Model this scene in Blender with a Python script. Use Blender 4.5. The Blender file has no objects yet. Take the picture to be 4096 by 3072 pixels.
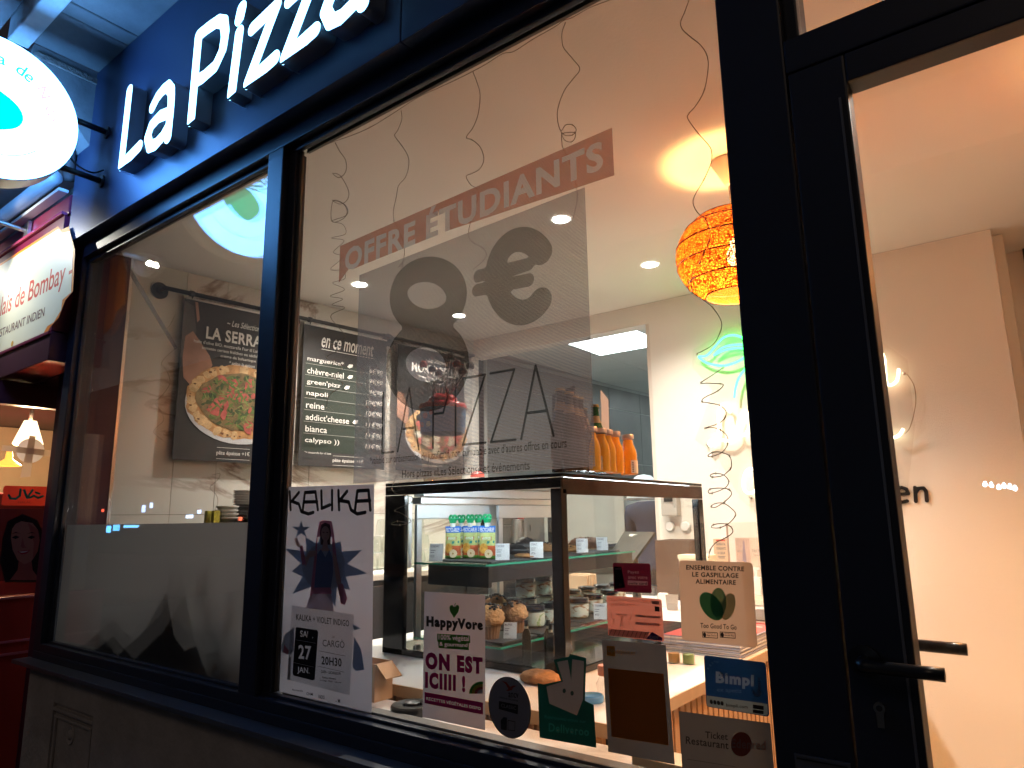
import bpy, math, random
import numpy as np
from mathutils import Vector, Matrix, Quaternion
random.seed(7)
S = bpy.context.scene
COL = S.collection
PI = math.pi

# ------------------------------------------------------------------ camera
FPX, CX, CY = 2767.0, 2048.0, 1536.0            # focal length and centre of the 4096 px wide photograph
CAM = Vector((0.0, -1.30, 1.30))
RIGHT = Vector((0.79333902, 0.60861057, -0.01436577))
DOWN = Vector((-0.12777749, 0.1433964, -0.98138188))
FWD = Vector((-0.59521938, 0.78040416, 0.19152869))
cd = bpy.data.cameras.new('camera'); cam = bpy.data.objects.new('camera', cd); COL.objects.link(cam)
cam.matrix_world = Matrix(((RIGHT.x, -DOWN.x, -FWD.x, CAM.x), (RIGHT.y, -DOWN.y, -FWD.y, CAM.y), (RIGHT.z, -DOWN.z, -FWD.z, CAM.z), (0, 0, 0, 1)))
cd.sensor_width = 36; cd.lens = FPX / 4096 * 36; cd.clip_start = 0.02; cd.clip_end = 400
S.camera = cam

# ------------------------------------------------------------------ world, added fill light, exposure
w = bpy.data.worlds.new('World'); S.world = w; w.use_nodes = True
nt = w.node_tree; bg = nt.nodes['Background']
sky = nt.nodes.new('ShaderNodeTexSky'); sky.sky_type = 'NISHITA'; sky.sun_disc = False
sky.sun_elevation = math.radians(-3); sky.sun_rotation = math.radians(200)
nt.links.new(sky.outputs[0], bg.inputs[0]); bg.inputs[1].default_value = 0.15
sl = bpy.data.lights.new('street_glow_fill', 'SUN'); sl.energy = 0.05; sl.angle = math.radians(12); sl.color = (1.0, 0.72, 0.52)  # unseen warm fill lamp standing in for street glow on the facade
so = bpy.data.objects.new('street_glow_fill', sl); COL.objects.link(so); so.rotation_euler = (math.radians(50), 0, math.radians(20)); so.location = (0, -8, 9)
vs = S.view_settings; vs.view_transform = 'Standard'; vs.look = 'None'; vs.exposure = 0.95; vs.gamma = 1
try: vs.use_curve_mapping = False
except Exception: pass
S.render.engine = 'CYCLES'
cy = S.cycles
cy.use_denoising = True
try: cy.denoiser = 'OPENIMAGEDENOISE'
except Exception: pass
cy.max_bounces = 8; cy.diffuse_bounces = 4; cy.glossy_bounces = 4; cy.transmission_bounces = 6; cy.transparent_max_bounces = 24
cy.caustics_reflective = False; cy.caustics_refractive = False; cy.sample_clamp_indirect = 6; cy.sample_clamp_direct = 0
cy.blur_glossy = 0.5

def ray(x, y): return (RIGHT * (x - CX) + DOWN * (y - CY) + FWD * FPX).normalized()
def at_y(x, y, Y): r = ray(x, y); return CAM + r * ((Y - CAM.y) / r.y)
def at_x(x, y, X): r = ray(x, y); return CAM + r * ((X - CAM.x) / r.x)
def at_z(x, y, Z): r = ray(x, y); return CAM + r * ((Z - CAM.z) / r.z)
def wall_x(y, off=0.0): return -3.905 + 0.10 * y + off      # the left wall runs slightly askew
def at_wall(x, y, off=0.0):
    r = ray(x, y); t = (-3.905 + off + 0.1 * CAM.y - CAM.x) / (r.x - 0.1 * r.y); return CAM + r * t

# ------------------------------------------------------------------ materials
MATS = {}
def _new(name):
    m = bpy.data.materials.new(name); m.use_nodes = True; n = m.node_tree; n.nodes.clear()
    o = n.nodes.new('ShaderNodeOutputMaterial'); return m, n, o
def mat(name, c=(0.5, 0.5, 0.5), rough=0.5, metal=0.0, emis=None, es=0.0, var=0.08, vs_=6.0, bump=0.0, bs=60.0, trans=0.0, spec=0.5, coat=0.0, sub=0.0):
    if name in MATS: return MATS[name]
    m, n, o = _new(name)
    p = n.nodes.new('ShaderNodeBsdfPrincipled'); n.links.new(p.outputs[0], o.inputs[0])
    p.inputs['Roughness'].default_value = rough; p.inputs['Metallic'].default_value = metal
    p.inputs['Specular IOR Level'].default_value = spec; p.inputs['Coat Weight'].default_value = coat
    p.inputs['Transmission Weight'].default_value = trans
    p.inputs['Base Color'].default_value = (*c, 1)
    tc = n.nodes.new('ShaderNodeTexCoord')
    if var > 0:
        t = n.nodes.new('ShaderNodeTexNoise'); t.inputs['Scale'].default_value = vs_; t.inputs['Detail'].default_value = 6
        n.links.new(tc.outputs['Object'], t.inputs['Vector'])
        r = n.nodes.new('ShaderNodeMapRange'); r.inputs[1].default_value = 0.25; r.inputs[2].default_value = 0.75
        r.inputs[3].default_value = 1 - var; r.inputs[4].default_value = 1 + var
        n.links.new(t.outputs[0], r.inputs[0])
        mx = n.nodes.new('ShaderNodeVectorMath'); mx.operation = 'SCALE'; mx.inputs[0].default_value = c
        n.links.new(r.outputs[0], mx.inputs['Scale']); n.links.new(mx.outputs[0], p.inputs['Base Color'])
    if bump > 0:
        t2 = n.nodes.new('ShaderNodeTexNoise'); t2.inputs['Scale'].default_value = bs; t2.inputs['Detail'].default_value = 5
        n.links.new(tc.outputs['Object'], t2.inputs['Vector'])
        b = n.nodes.new('ShaderNodeBump'); b.inputs['Strength'].default_value = bump; b.inputs['Distance'].default_value = 0.01
        n.links.new(t2.outputs[0], b.inputs['Height']); n.links.new(b.outputs[0], p.inputs['Normal'])
    if emis is not None:
        p.inputs['Emission Color'].default_value = (*emis, 1); p.inputs['Emission Strength'].default_value = es
    MATS[name] = m; return m
def glass(name, tint=(1, 1, 1), f0=0.04, k=1.0, rough=0.0, dirt=0.0):
    """thin pane: clear with Schlick reflection, a little dust"""
    if name in MATS: return MATS[name]
    m, n, o = _new(name)
    tr = n.nodes.new('ShaderNodeBsdfTransparent'); tr.inputs[0].default_value = (*tint, 1)
    gl = n.nodes.new('ShaderNodeBsdfGlossy'); gl.inputs['Roughness'].default_value = rough
    lw = n.nodes.new('ShaderNodeLayerWeight'); lw.inputs[0].default_value = 0.5
    pw = n.nodes.new('ShaderNodeMath'); pw.operation = 'POWER'; pw.inputs[1].default_value = 5
    n.links.new(lw.outputs['Facing'], pw.inputs[0])
    ma = n.nodes.new('ShaderNodeMath'); ma.operation = 'MULTIPLY_ADD'; ma.inputs[1].default_value = (1 - f0) * k; ma.inputs[2].default_value = f0
    n.links.new(pw.outputs[0], ma.inputs[0])
    mx = n.nodes.new('ShaderNodeMixShader'); n.links.new(ma.outputs[0], mx.inputs[0]); n.links.new(tr.outputs[0], mx.inputs[1]); n.links.new(gl.outputs[0], mx.inputs[2])
    last = mx
    if dirt > 0:
        tc = n.nodes.new('ShaderNodeTexCoord'); t = n.nodes.new('ShaderNodeTexNoise'); t.inputs['Scale'].default_value = 9; t.inputs['Detail'].default_value = 12; t.inputs['Roughness'].default_value = 0.75
        n.links.new(tc.outputs['Object'], t.inputs['Vector'])
        r = n.nodes.new('ShaderNodeMapRange'); r.inputs[1].default_value = 0.45; r.inputs[2].default_value = 0.85; r.inputs[3].default_value = 0; r.inputs[4].default_value = dirt
        n.links.new(t.outputs[0], r.inputs[0])
        d = n.nodes.new('ShaderNodeBsdfTranslucent'); d.inputs[0].default_value = (0.7, 0.68, 0.65, 1)
        m2 = n.nodes.new('ShaderNodeMixShader'); n.links.new(r.outputs[0], m2.inputs[0]); n.links.new(mx.outputs[0], m2.inputs[1]); n.links.new(d.outputs[0], m2.inputs[2]); last = m2
    n.links.new(last.outputs[0], o.inputs[0]); MATS[name] = m; return m
TK = 1.0      # how much light inks and papers let through
def film(name, c, clear=0.0, back=0.5, rough=0.6, c2=None):
    """printed film or paper: part see-through, part translucent, part diffuse"""
    if name in MATS: return MATS[name]
    m, n, o = _new(name)
    d = n.nodes.new('ShaderNodeBsdfPrincipled'); d.inputs['Base Color'].default_value = (*c, 1); d.inputs['Roughness'].default_value = rough; d.inputs['Specular IOR Level'].default_value = 0.25
    t = n.nodes.new('ShaderNodeBsdfTranslucent'); t.inputs[0].default_value = (*(c2 or tuple(q * TK for q in c)), 1)
    mx = n.nodes.new('ShaderNodeMixShader'); mx.inputs[0].default_value = back
    n.links.new(d.outputs[0], mx.inputs[1]); n.links.new(t.outputs[0], mx.inputs[2]); last = mx
    if clear > 0:
        tr = n.nodes.new('ShaderNodeBsdfTransparent')
        m2 = n.nodes.new('ShaderNodeMixShader'); m2.inputs[0].default_value = clear
        n.links.new(mx.outputs[0], m2.inputs[1]); n.links.new(tr.outputs[0], m2.inputs[2]); last = m2
    n.links.new(last.outputs[0], o.inputs[0]); MATS[name] = m; return m
def glow(name, c, s):
    if name in MATS: return MATS[name]
    m, n, o = _new(name); e = n.nodes.new('ShaderNodeEmission'); e.inputs[0].default_value = (*c, 1); e.inputs[1].default_value = s
    n.links.new(e.outputs[0], o.inputs[0]); MATS[name] = m; return m
def marble(name, base, vein, scale=1.0, vamt=1.0):
    if name in MATS: return MATS[name]
    m, n, o = _new(name); p = n.nodes.new('ShaderNodeBsdfPrincipled'); n.links.new(p.outputs[0], o.inputs[0]); p.inputs['Roughness'].default_value = 0.22
    tc = n.nodes.new('ShaderNodeTexCoord')
    mp = n.nodes.new('ShaderNodeMapping'); mp.inputs['Rotation'].default_value = (0.7, 0.2, 0.4); mp.inputs['Scale'].default_value = (scale, scale * 0.6, scale * 1.5)
    n.links.new(tc.outputs['Object'], mp.inputs[0])
    t = n.nodes.new('ShaderNodeTexNoise'); t.inputs['Scale'].default_value = 0.9; t.inputs['Detail'].default_value = 9; t.inputs['Roughness'].default_value = 0.62; t.inputs['Distortion'].default_value = 0.9
    n.links.new(mp.outputs[0], t.inputs[0])
    a = n.nodes.new('ShaderNodeMath'); a.operation = 'SUBTRACT'; a.inputs[1].default_value = 0.5; n.links.new(t.outputs[0], a.inputs[0])
    b = n.nodes.new('ShaderNodeMath'); b.operation = 'ABSOLUTE'; n.links.new(a.outputs[0], b.inputs[0])
    r = n.nodes.new('ShaderNodeMapRange'); r.inputs[1].default_value = 0; r.inputs[2].default_value = 0.028; r.inputs[3].default_value = vamt; r.inputs[4].default_value = 0
    n.links.new(b.outputs[0], r.inputs[0])
    t2 = n.nodes.new('ShaderNodeTexNoise'); t2.inputs['Scale'].default_value = 1.6; n.links.new(mp.outputs[0], t2.inputs[0])
    r2 = n.nodes.new('ShaderNodeMapRange'); r2.inputs[1].default_value = 0.42; r2.inputs[2].default_value = 0.62; n.links.new(t2.outputs[0], r2.inputs[0])
    mu = n.nodes.new('ShaderNodeMath'); mu.operation = 'MULTIPLY'; n.links.new(r.outputs[0], mu.inputs[0]); n.links.new(r2.outputs[0], mu.inputs[1])
    mx = n.nodes.new('ShaderNodeMix'); mx.data_type = 'RGBA'; mx.inputs[6].default_value = (*base, 1); mx.inputs[7].default_value = (*vein, 1)
    n.links.new(mu.outputs[0], mx.inputs[0]); n.links.new(mx.outputs[2], p.inputs['Base Color'])
    MATS[name] = m; return m

# ------------------------------------------------------------------ scene building helpers
def link(name, me, m, parent=None, loc=None):
    o = bpy.data.objects.new(name, me); COL.objects.link(o)
    if m is not None and len(me.materials) == 0: me.materials.append(m)
    if parent is not None: o.parent = parent
    if loc is not None: o.location = loc
    return o
def tag(o, label, cat, group=None, kind=None):
    if label: o['label'] = label
    if cat: o['category'] = cat
    if group: o['group'] = group
    if kind: o['kind'] = kind
    return o
def thing(name, label, cat, loc=(0, 0, 0), rz=0.0, group=None):
    o = bpy.data.objects.new(name, None); COL.objects.link(o); o.empty_display_size = 0.05
    o.location = loc; o.rotation_euler = (0, 0, rz); return tag(o, label, cat, group)
def dup(root, loc, rz=None, label=None, scale=None):
    r = root.copy(); COL.objects.link(r); r.location = loc
    if rz is not None: r.rotation_euler = (0, 0, rz)
    if label: r['label'] = label
    if scale: r.scale = scale
    for ch in list(root.children):
        c = ch.copy(); COL.objects.link(c); c.parent = r
        for g in list(ch.children):
            d = g.copy(); COL.objects.link(d); d.parent = c
    return r
def mesh(name, vs_, fs, smooth=False):
    me = bpy.data.meshes.new(name); me.from_pydata([tuple(v) for v in vs_], [], fs); me.validate(); me.update()
    if smooth:
        for p in me.polygons: p.use_smooth = True
    return me
BOXF = [(0, 3, 2, 1), (4, 5, 6, 7), (0, 1, 5, 4), (1, 2, 6, 5), (2, 3, 7, 6), (3, 0, 4, 7)]
def boxv(x0, x1, y0, y1, z0, z1):
    return [(x0, y0, z0), (x1, y0, z0), (x1, y1, z0), (x0, y1, z0), (x0, y0, z1), (x1, y0, z1), (x1, y1, z1), (x0, y1, z1)]
def box(name, x0, x1, y0, y1, z0, z1, m, parent=None, bev=0.0, seg=2):
    x0, x1 = min(x0, x1), max(x0, x1); y0, y1 = min(y0, y1), max(y0, y1); z0, z1 = min(z0, z1), max(z0, z1)
    cx, cy_, cz = (x0 + x1) / 2, (y0 + y1) / 2, (z0 + z1) / 2
    me = mesh(name, boxv(x0 - cx, x1 - cx, y0 - cy_, y1 - cy_, z0 - cz, z1 - cz), BOXF)
    if bev > 0:
        import bmesh
        b = bmesh.new(); b.from_mesh(me); bmesh.ops.bevel(b, geom=b.edges[:], offset=bev, segments=seg, affect='EDGES', profile=0.7); b.to_mesh(me); b.free()
    off = Vector(parent.location) if (parent is not None and parent.parent is None) else Vector((0, 0, 0))
    if parent is not None and parent.parent is not None: off = Vector(parent.parent.location) + Vector(parent.location)
    return link(name, me, m, parent, Vector((cx, cy_, cz)) - off)
def lathe(name, prof, seg=20, cap=True):
    vs_, fs = [], []
    for r, z in prof:
        for i in range(seg):
            a = 2 * PI * i / seg; vs_.append((r * math.cos(a), r * math.sin(a), z))
    n = len(prof)
    for k in range(n - 1):
        for i in range(seg):
            j = (i + 1) % seg; fs.append((k * seg + i, k * seg + j, (k + 1) * seg + j, (k + 1) * seg + i))
    if cap:
        if prof[0][0] > 1e-4: fs.append(tuple(reversed(range(seg))))
        if prof[-1][0] > 1e-4: fs.append(tuple(range((n - 1) * seg, n * seg)))
    me = mesh(name, vs_, fs, True)
    try: me.set_sharp_from_angle(angle=math.radians(40))
    except Exception: pass
    return me
def smooth_path(pts, k=6):
    P = [Vector(p) for p in pts]
    if len(P) < 3: return P
    out = []
    for i in range(len(P) - 1):
        p0 = P[max(i - 1, 0)]; p1 = P[i]; p2 = P[i + 1]; p3 = P[min(i + 2, len(P) - 1)]
        for j in range(k):
            t = j / k
            out.append(0.5 * ((2 * p1) + (p2 - p0) * t + (2 * p0 - 5 * p1 + 4 * p2 - p3) * t * t + (3 * p1 - p0 - 3 * p2 + p3) * t ** 3))
    out.append(P[-1]); return out
def tube_mesh(name, pts, r, seg=8, sm=6, closed=False):
    P = smooth_path(pts, sm) if sm > 1 else [Vector(p) for p in pts]
    vs_, fs = [], []; up = Vector((0.01, 0.02, 1)); n = len(P)
    last = None
    for i, p in enumerate(P):
        t = (P[min(i + 1, n - 1)] - P[max(i - 1, 0)])
        if t.length < 1e-9: t = Vector((0, 0, 1))
        t.normalize()
        if last is None:
            a = up.cross(t)
            if a.length < 0.1: a = Vector((1, 0, 0)).cross(t)
            a.normalize()
        else:
            a = last - t * last.dot(t)
            if a.length < 1e-4: a = Vector((1, 0, 0)).cross(t)
            a.normalize()
        last = a; b = t.cross(a)
        rr = r if not callable(r) else r(i / max(1, n - 1))
        for k in range(seg):
            an = 2 * PI * k / seg; vs_.append(p + (a * math.cos(an) + b * math.sin(an)) * rr)
    for i in range(n - 1):
        for k in range(seg):
            j = (k + 1) % seg; fs.append((i * seg + k, i * seg + j, (i + 1) * seg + j, (i + 1) * seg + k))
    fs.append(tuple(reversed(range(seg)))); fs.append(tuple(range((n - 1) * seg, n * seg)))
    return mesh(name, vs_, fs, True)
def prism(name, poly, o, u, v, nrm, d0, d1):
    """2D polygon (list of (a,b)) placed at o + a*u + b*v, extruded along nrm from d0 to d1"""
    n = len(poly); vs_ = [o + u * a + v * b + nrm * d0 for a, b in poly] + [o + u * a + v * b + nrm * d1 for a, b in poly]
    fs = [tuple(reversed(range(n))), tuple(range(n, 2 * n))] + [(i, (i + 1) % n, n + (i + 1) % n, n + i) for i in range(n)]
    return mesh(name, vs_, fs)
# --- flat text and stroke shapes as 2D meshes
_T = {}
def _curve_to_mesh(cu, key):
    ob = bpy.data.objects.new('tmp', cu); COL.objects.link(ob)
    dg = bpy.context.evaluated_depsgraph_get(); dg.update()
    me = bpy.data.meshes.new_from_object(ob.evaluated_get(dg)); vs_ = np.array([v.co[:] for v in me.vertices]) if len(me.vertices) else np.zeros((0, 3)); fs = [tuple(p.vertices) for p in me.polygons]
    bpy.data.objects.remove(ob); bpy.data.meshes.remove(me); bpy.data.curves.remove(cu)
    _T[key] = (vs_, fs); return _T[key]
def text2d(s, bold=0.0, shear=0.0, res=3, extrude=0.0, spacing=1.0):
    if bold > 0.02: spacing *= 1 + bold * 1.6
    bold = min(bold, 0.14) * 0.5
    key = (s, bold, shear, res, extrude, spacing)
    if key in _T: return _T[key]
    cu = bpy.data.curves.new('t', 'FONT'); cu.body = s; cu.offset = bold; cu.shear = shear; cu.resolution_u = res; cu.extrude = extrude; cu.space_character = spacing
    return _curve_to_mesh(cu, key)
def fit(vs_, x0, y0, x1, y1, keep=False):
    lo = vs_.min(0); hi = vs_.max(0); sx = (x1 - x0) / max(1e-6, hi[0] - lo[0]); sy = (y1 - y0) / max(1e-6, hi[1] - lo[1])
    if keep: sx = sy = min(sx, sy)
    ox = (x0 + x1) / 2 - sx * (lo[0] + hi[0]) / 2; oy = (y0 + y1) / 2 - sy * (lo[1] + hi[1]) / 2
    return [(ox + sx * p[0], oy + sy * p[1], p[2]) for p in vs_]
def stroke2d(key, strokes, r, grid=None, extrude=0.0):
    """union of round-ended strokes as clean 2D outlines; strokes: list of point lists (optionally (pts, r))"""
    if key in _T: return _T[key]
    ss = []
    for s in strokes:
        rr = r
        if isinstance(s, tuple) and isinstance(s[1], (int, float)) and isinstance(s[0], list): s, rr = s
        ss.append((s, rr))
    allp = np.array([p for s, _ in ss for p in s], float); mr = max(q for _, q in ss)
    lo = allp.min(0) - mr * 1.4; hi = allp.max(0) + mr * 1.4
    g = grid or mr / 4.0
    nx = int((hi[0] - lo[0]) / g) + 2; ny = int((hi[1] - lo[1]) / g) + 2
    X, Y = np.meshgrid(lo[0] + g * np.arange(nx), lo[1] + g * np.arange(ny)); D = np.full(X.shape, 1e9)
    for s, rr in ss:
        if len(s) == 1: s = [s[0], (s[0][0] + 1e-6, s[0][1])]
        for a, b in zip(s[:-1], s[1:]):
            dx, dy = b[0] - a[0], b[1] - a[1]; L = dx * dx + dy * dy + 1e-12
            t = np.clip(((X - a[0]) * dx + (Y - a[1]) * dy) / L, 0, 1)
            D = np.minimum(D, np.hypot(X - a[0] - t * dx, Y - a[1] - t * dy) - rr)
    segs = {}
    def ip(i, j, k, l):
        a, b = D[j, i], D[l, k]; t = a / (a - b); return (round(X[j, i] + t * (X[l, k] - X[j, i]), 7), round(Y[j, i] + t * (Y[l, k] - Y[j, i]), 7))
    for j in range(ny - 1):
        for i in range(nx - 1):
            c = (D[j, i] < 0) | ((D[j, i + 1] < 0) << 1) | ((D[j + 1, i + 1] < 0) << 2) | ((D[j + 1, i] < 0) << 3)
            if c in (0, 15): continue
            e = [lambda: ip(i, j, i + 1, j), lambda: ip(i + 1, j, i + 1, j + 1), lambda: ip(i, j + 1, i + 1, j + 1), lambda: ip(i, j, i, j + 1)]
            tb = {1: [(3, 0)], 2: [(0, 1)], 3: [(3, 1)], 4: [(1, 2)], 5: [(3, 2), (1, 0)], 6: [(0, 2)], 7: [(3, 2)], 8: [(2, 3)], 9: [(2, 0)], 10: [(0, 3), (2, 1)], 11: [(2, 1)], 12: [(1, 3)], 13: [(1, 0)], 14: [(0, 3)]}[int(c)]
            for p, q in tb: segs[e[p]()] = e[q]()
    cu = bpy.data.curves.new('s', 'CURVE'); cu.dimensions = '2D'; cu.fill_mode = 'BOTH'; cu.extrude = extrude
    while segs:
        st = next(iter(segs)); loop = [st]; nx_ = segs.pop(st)
        while nx_ in segs: loop.append(nx_); nx_ = segs.pop(nx_)
        if len(loop) < 4: continue
        sp = cu.splines.new('POLY'); sp.points.add(len(loop) - 1); sp.use_cyclic_u = True
        for q, p in enumerate(loop): sp.points[q].co = (p[0], p[1], 0, 1)
    return _curve_to_mesh(cu, key)
def loops_of(pts, fs):
    cnt = {}
    for f in fs:
        for a, b in zip(f, f[1:] + f[:1]):
            k = (min(a, b), max(a, b)); cnt[k] = None if k in cnt else (a, b)
    nx_ = {}
    for e in cnt.values():
        if e: nx_.setdefault(e[0], []).append(e[1])
    out = []
    while nx_:
        a = next(iter(nx_)); lp = [a]; b = nx_[a].pop()
        if not nx_[a]: del nx_[a]
        while b != lp[0] and b in nx_:
            lp.append(b); c = nx_[b].pop()
            if not nx_[b]: del nx_[b]
            b = c
        if len(lp) > 2: out.append([pts[i] for i in lp])
    return out
_kn = [0]
class Panel:
    """a flat thing (poster, sticker, sign): unit square o..o+u..o+v, layers stacked towards nrm"""
    def __init__(s, parent, o, u, v, nrm, step=0.0004, off=None):
        s.p = parent; s.o = Vector(o); s.u = Vector(u); s.v = Vector(v); s.n = Vector(nrm).normalized(); s.k = 1; s.step = step
        s.off = Vector(parent.location) if parent is not None else Vector((0, 0, 0))
        if off is not None: s.off = Vector(off)
        s.W = s.u.length; s.H = s.v.length
    def put(s, vs_, fs, m, name='print', z=0.0):
        me = mesh(name, [s.o - s.off + s.u * p[0] + s.v * p[1] + s.n * (s.k * s.step + (p[2] if len(p) > 2 else 0) + z) for p in vs_], fs); s.k += 1
        return link(name, me, m, s.p)
    def poly(s, pts, m, name='printed_shape'): return s.put(pts, [tuple(range(len(pts)))], m, name)
    def rect(s, a, b, c, d, m, name='printed_band'): return s.poly([(a, b), (c, b), (c, d), (a, d)], m, name)
    def rrect(s, a, b, c, d, r, m, name='printed_band'):
        rx, ry = r / s.W, r / s.H; pts = []
        for (x, y, t0) in ((c - rx, b + ry, -90), (c - rx, d - ry, 0), (a + rx, d - ry, 90), (a + rx, b + ry, 180)):
            for i in range(6): t = math.radians(t0 + 18 * i); pts.append((x + rx * math.cos(t), y + ry * math.sin(t)))
        return s.poly(pts, m, name)
    def knock(s, outline, shapes, m, ink=None, name='printed_band'):
        """dark print with pale shapes left open in it; ink (if given) lies in the openings"""
        _kn[0] += 1; cu = bpy.data.curves.new('k', 'CURVE'); cu.dimensions = '2D'; cu.fill_mode = 'BOTH'
        lps = [outline]
        for pts, fs in shapes: lps += loops_of([(p[0], p[1]) for p in pts], fs)
        for lp in lps:
            sp = cu.splines.new('POLY'); sp.points.add(len(lp) - 1); sp.use_cyclic_u = True
            for q, p in enumerate(lp): sp.points[q].co = (p[0] * s.W, p[1] * s.H, 0, 1)
        vs_, fs = _curve_to_mesh(cu, ('knock', _kn[0]))
        o = s.put([(p[0] / s.W, p[1] / s.H) for p in vs_], fs, m, name)
        if ink is not None:
            s.k -= 1
            for pts, fs in shapes: s.put([(p[0], p[1]) for p in pts], fs, ink, 'lettering'); s.k -= 1
            s.k += 1
        return o
    def ell(s, x, y, rx, ry, m, rot=0, name='printed_shape', n=28):
        pts = []
        for i in range(n):
            t = 2 * PI * i / n; a = rx * math.cos(t) * s.W; b = ry * math.sin(t) * s.H; c, d = math.cos(rot), math.sin(rot)
            pts.append((x + (a * c - b * d) / s.W, y + (a * d + b * c) / s.H))
        return s.poly(pts, m, name)
    def text(s, t, a, b, c, d, m, bold=0.0, shear=0.0, res=3, name='lettering', keep=False, spacing=1.0, rise=0.0):
        vs_, fs = text2d(t, bold, shear, res, 0, spacing)
        v = fit(vs_, a, b, c, d)
        if rise: v = [(p[0], p[1] + rise * (p[0] - a), p[2]) for p in v]
        return s.put([(p[0], p[1]) for p in v], fs, m, name)
    def strokes(s, key, st, r, m, name='lettering', grid=None):
        """strokes in panel fractions, radius in metres"""
        st2 = []
        for q in st:
            if isinstance(q, tuple) and isinstance(q[0], list): st2.append(([(x * s.W, y * s.H) for x, y in q[0]], q[1]))
            else: st2.append([(x * s.W, y * s.H) for x, y in q])
        vs_, fs = stroke2d(key, st2, r, grid)
        return s.put([(p[0] / s.W, p[1] / s.H) for p in vs_], fs, m, name)
def sheet(parent, pts, m, name, th=0.0008, nrm=Vector((0, -1, 0))):
    """thin sheet from world corner points, real thickness"""
    off = Vector(parent.location) if parent is not None else Vector((0, 0, 0)); n = len(pts)
    vs_ = [Vector(p) - off for p in pts] + [Vector(p) - off - nrm * th for p in pts]
    fs = [tuple(range(n)), tuple(reversed(range(n, 2 * n)))] + [(i, n + i, n + (i + 1) % n, (i + 1) % n) for i in range(n)]
    return link(name, mesh(name, vs_, fs), m, parent)

# ================================================================== MATERIALS
NAVY = mat('navy_powder_coat', (0.055, 0.085, 0.17), 0.42, metal=0.40, var=0.10, vs_=3, bump=0.05, bs=300, spec=0.8)
FRAME = mat('anthracite_frame', (0.016, 0.020, 0.034), 0.40, var=0.12, vs_=4, bump=0.04, bs=400)
BEAD = mat('grey_glazing_bead', (0.10, 0.095, 0.09), 0.5)
WHITEWALL = mat('white_plaster', (0.80, 0.76, 0.70), 0.75, var=0.03, vs_=2, bump=0.15, bs=140)
CEIL = mat('ceiling_paint', (0.72, 0.68, 0.63), 0.8, var=0.06, vs_=1.2, bump=0.1, bs=90)
STONE = mat('dirty_limestone', (0.30, 0.28, 0.27), 0.85, var=0.28, vs_=5, bump=0.5, bs=22)
STONE2 = mat('pale_render', (0.42, 0.39, 0.37), 0.85, var=0.18, vs_=7, bump=0.4, bs=40)
PAVE = mat('asphalt_pavement', (0.07, 0.07, 0.075), 0.8, var=0.25, vs_=9, bump=0.5, bs=90)
MARBLE = marble('veined_marble', (0.62, 0.585, 0.53), (0.27, 0.20, 0.16), 1.0)
WMARBLE = marble('white_ledge_marble', (0.80, 0.79, 0.77), (0.45, 0.45, 0.46), 2.2, 0.5)
BLACK = mat('black_satin', (0.012, 0.012, 0.014), 0.3, var=0.1)
BLACKG = mat('black_gloss', (0.006, 0.007, 0.009), 0.12, var=0)
BURG = mat('burgundy_paint', (0.16, 0.012, 0.045), 0.35, var=0.12, vs_=4)
BURGD = mat('dark_burgundy_frame', (0.05, 0.008, 0.022), 0.4)
STEEL = mat('brushed_steel', (0.55, 0.56, 0.57), 0.32, metal=1.0, var=0.06, vs_=30)
ALU = mat('anodised_aluminium', (0.62, 0.64, 0.67), 0.4, metal=0.85, var=0.05)
CHROME = mat('corner_strip', (0.75, 0.72, 0.68), 0.25, metal=1.0)
PANE = glass('window_glass', (0.985, 0.99, 0.985), 0.042, 1.0, dirt=0.004)
THIN = glass('thin_display_glass', (0.97, 0.985, 0.975), 0.035, 0.7)
CLEAR = glass('clear_acrylic', (0.96, 0.965, 0.96), 0.05, 0.9)
GREENG = mat('green_glass_edge', (0.04, 0.34, 0.22), 0.15, var=0.0, emis=(0.02, 0.3, 0.16), es=0.0)
SHELFG = glass('shelf_glass', (0.80, 0.93, 0.88), 0.06, 0.9)
WHITEP = mat('white_print', (0.78, 0.78, 0.78), 0.55, var=0)
CREAM = mat('cream_laminate', (0.78, 0.77, 0.76), 0.3, var=0.02)
OAK = mat('oak_edge', (0.50, 0.33, 0.19), 0.5, var=0.12, vs_=20)
SLAT = mat('oak_slat', (0.42, 0.21, 0.09), 0.5, var=0.22, vs_=14, bump=0.2, bs=60)
SLATD = mat('dark_stained_slat', (0.035, 0.025, 0.02), 0.5, var=0.2)
DARKTILE = mat('slate_tile', (0.125, 0.128, 0.120), 0.45, var=0.22, vs_=3.5, bump=0.1, bs=30)
GROUT = mat('pale_grout', (0.35, 0.36, 0.35), 0.8)
TILEW = mat('ceiling_tile_white', (0.66, 0.70, 0.69), 0.8, var=0.03, bump=0.2, bs=120)
DARK = mat('dark_recess', (0.02, 0.018, 0.017), 0.7)
RED = mat('red_plastic', (0.55, 0.02, 0.03), 0.35)

# ================================================================== EXTERIOR STRUCTURE
tag(box('pavement', -14, 8, -16, -0.02, -0.35, -0.15, PAVE), None, None, kind='structure')
tag(box('floor', -4.1, 2.6, 0.06, 6.6, -0.10, 0.0, mat('floor_tile', (0.34, 0.30, 0.26), 0.45, var=0.15)), None, None, kind='structure')
tag(box('ceiling', -4.1, 2.6, 0.055, 2.92, 2.75, 2.85, CEIL), None, None, kind='structure')
tag(box('ceiling', -0.066, 2.6, 2.92, 3.5, 2.75, 2.85, CEIL), None, None, kind='structure')

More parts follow.
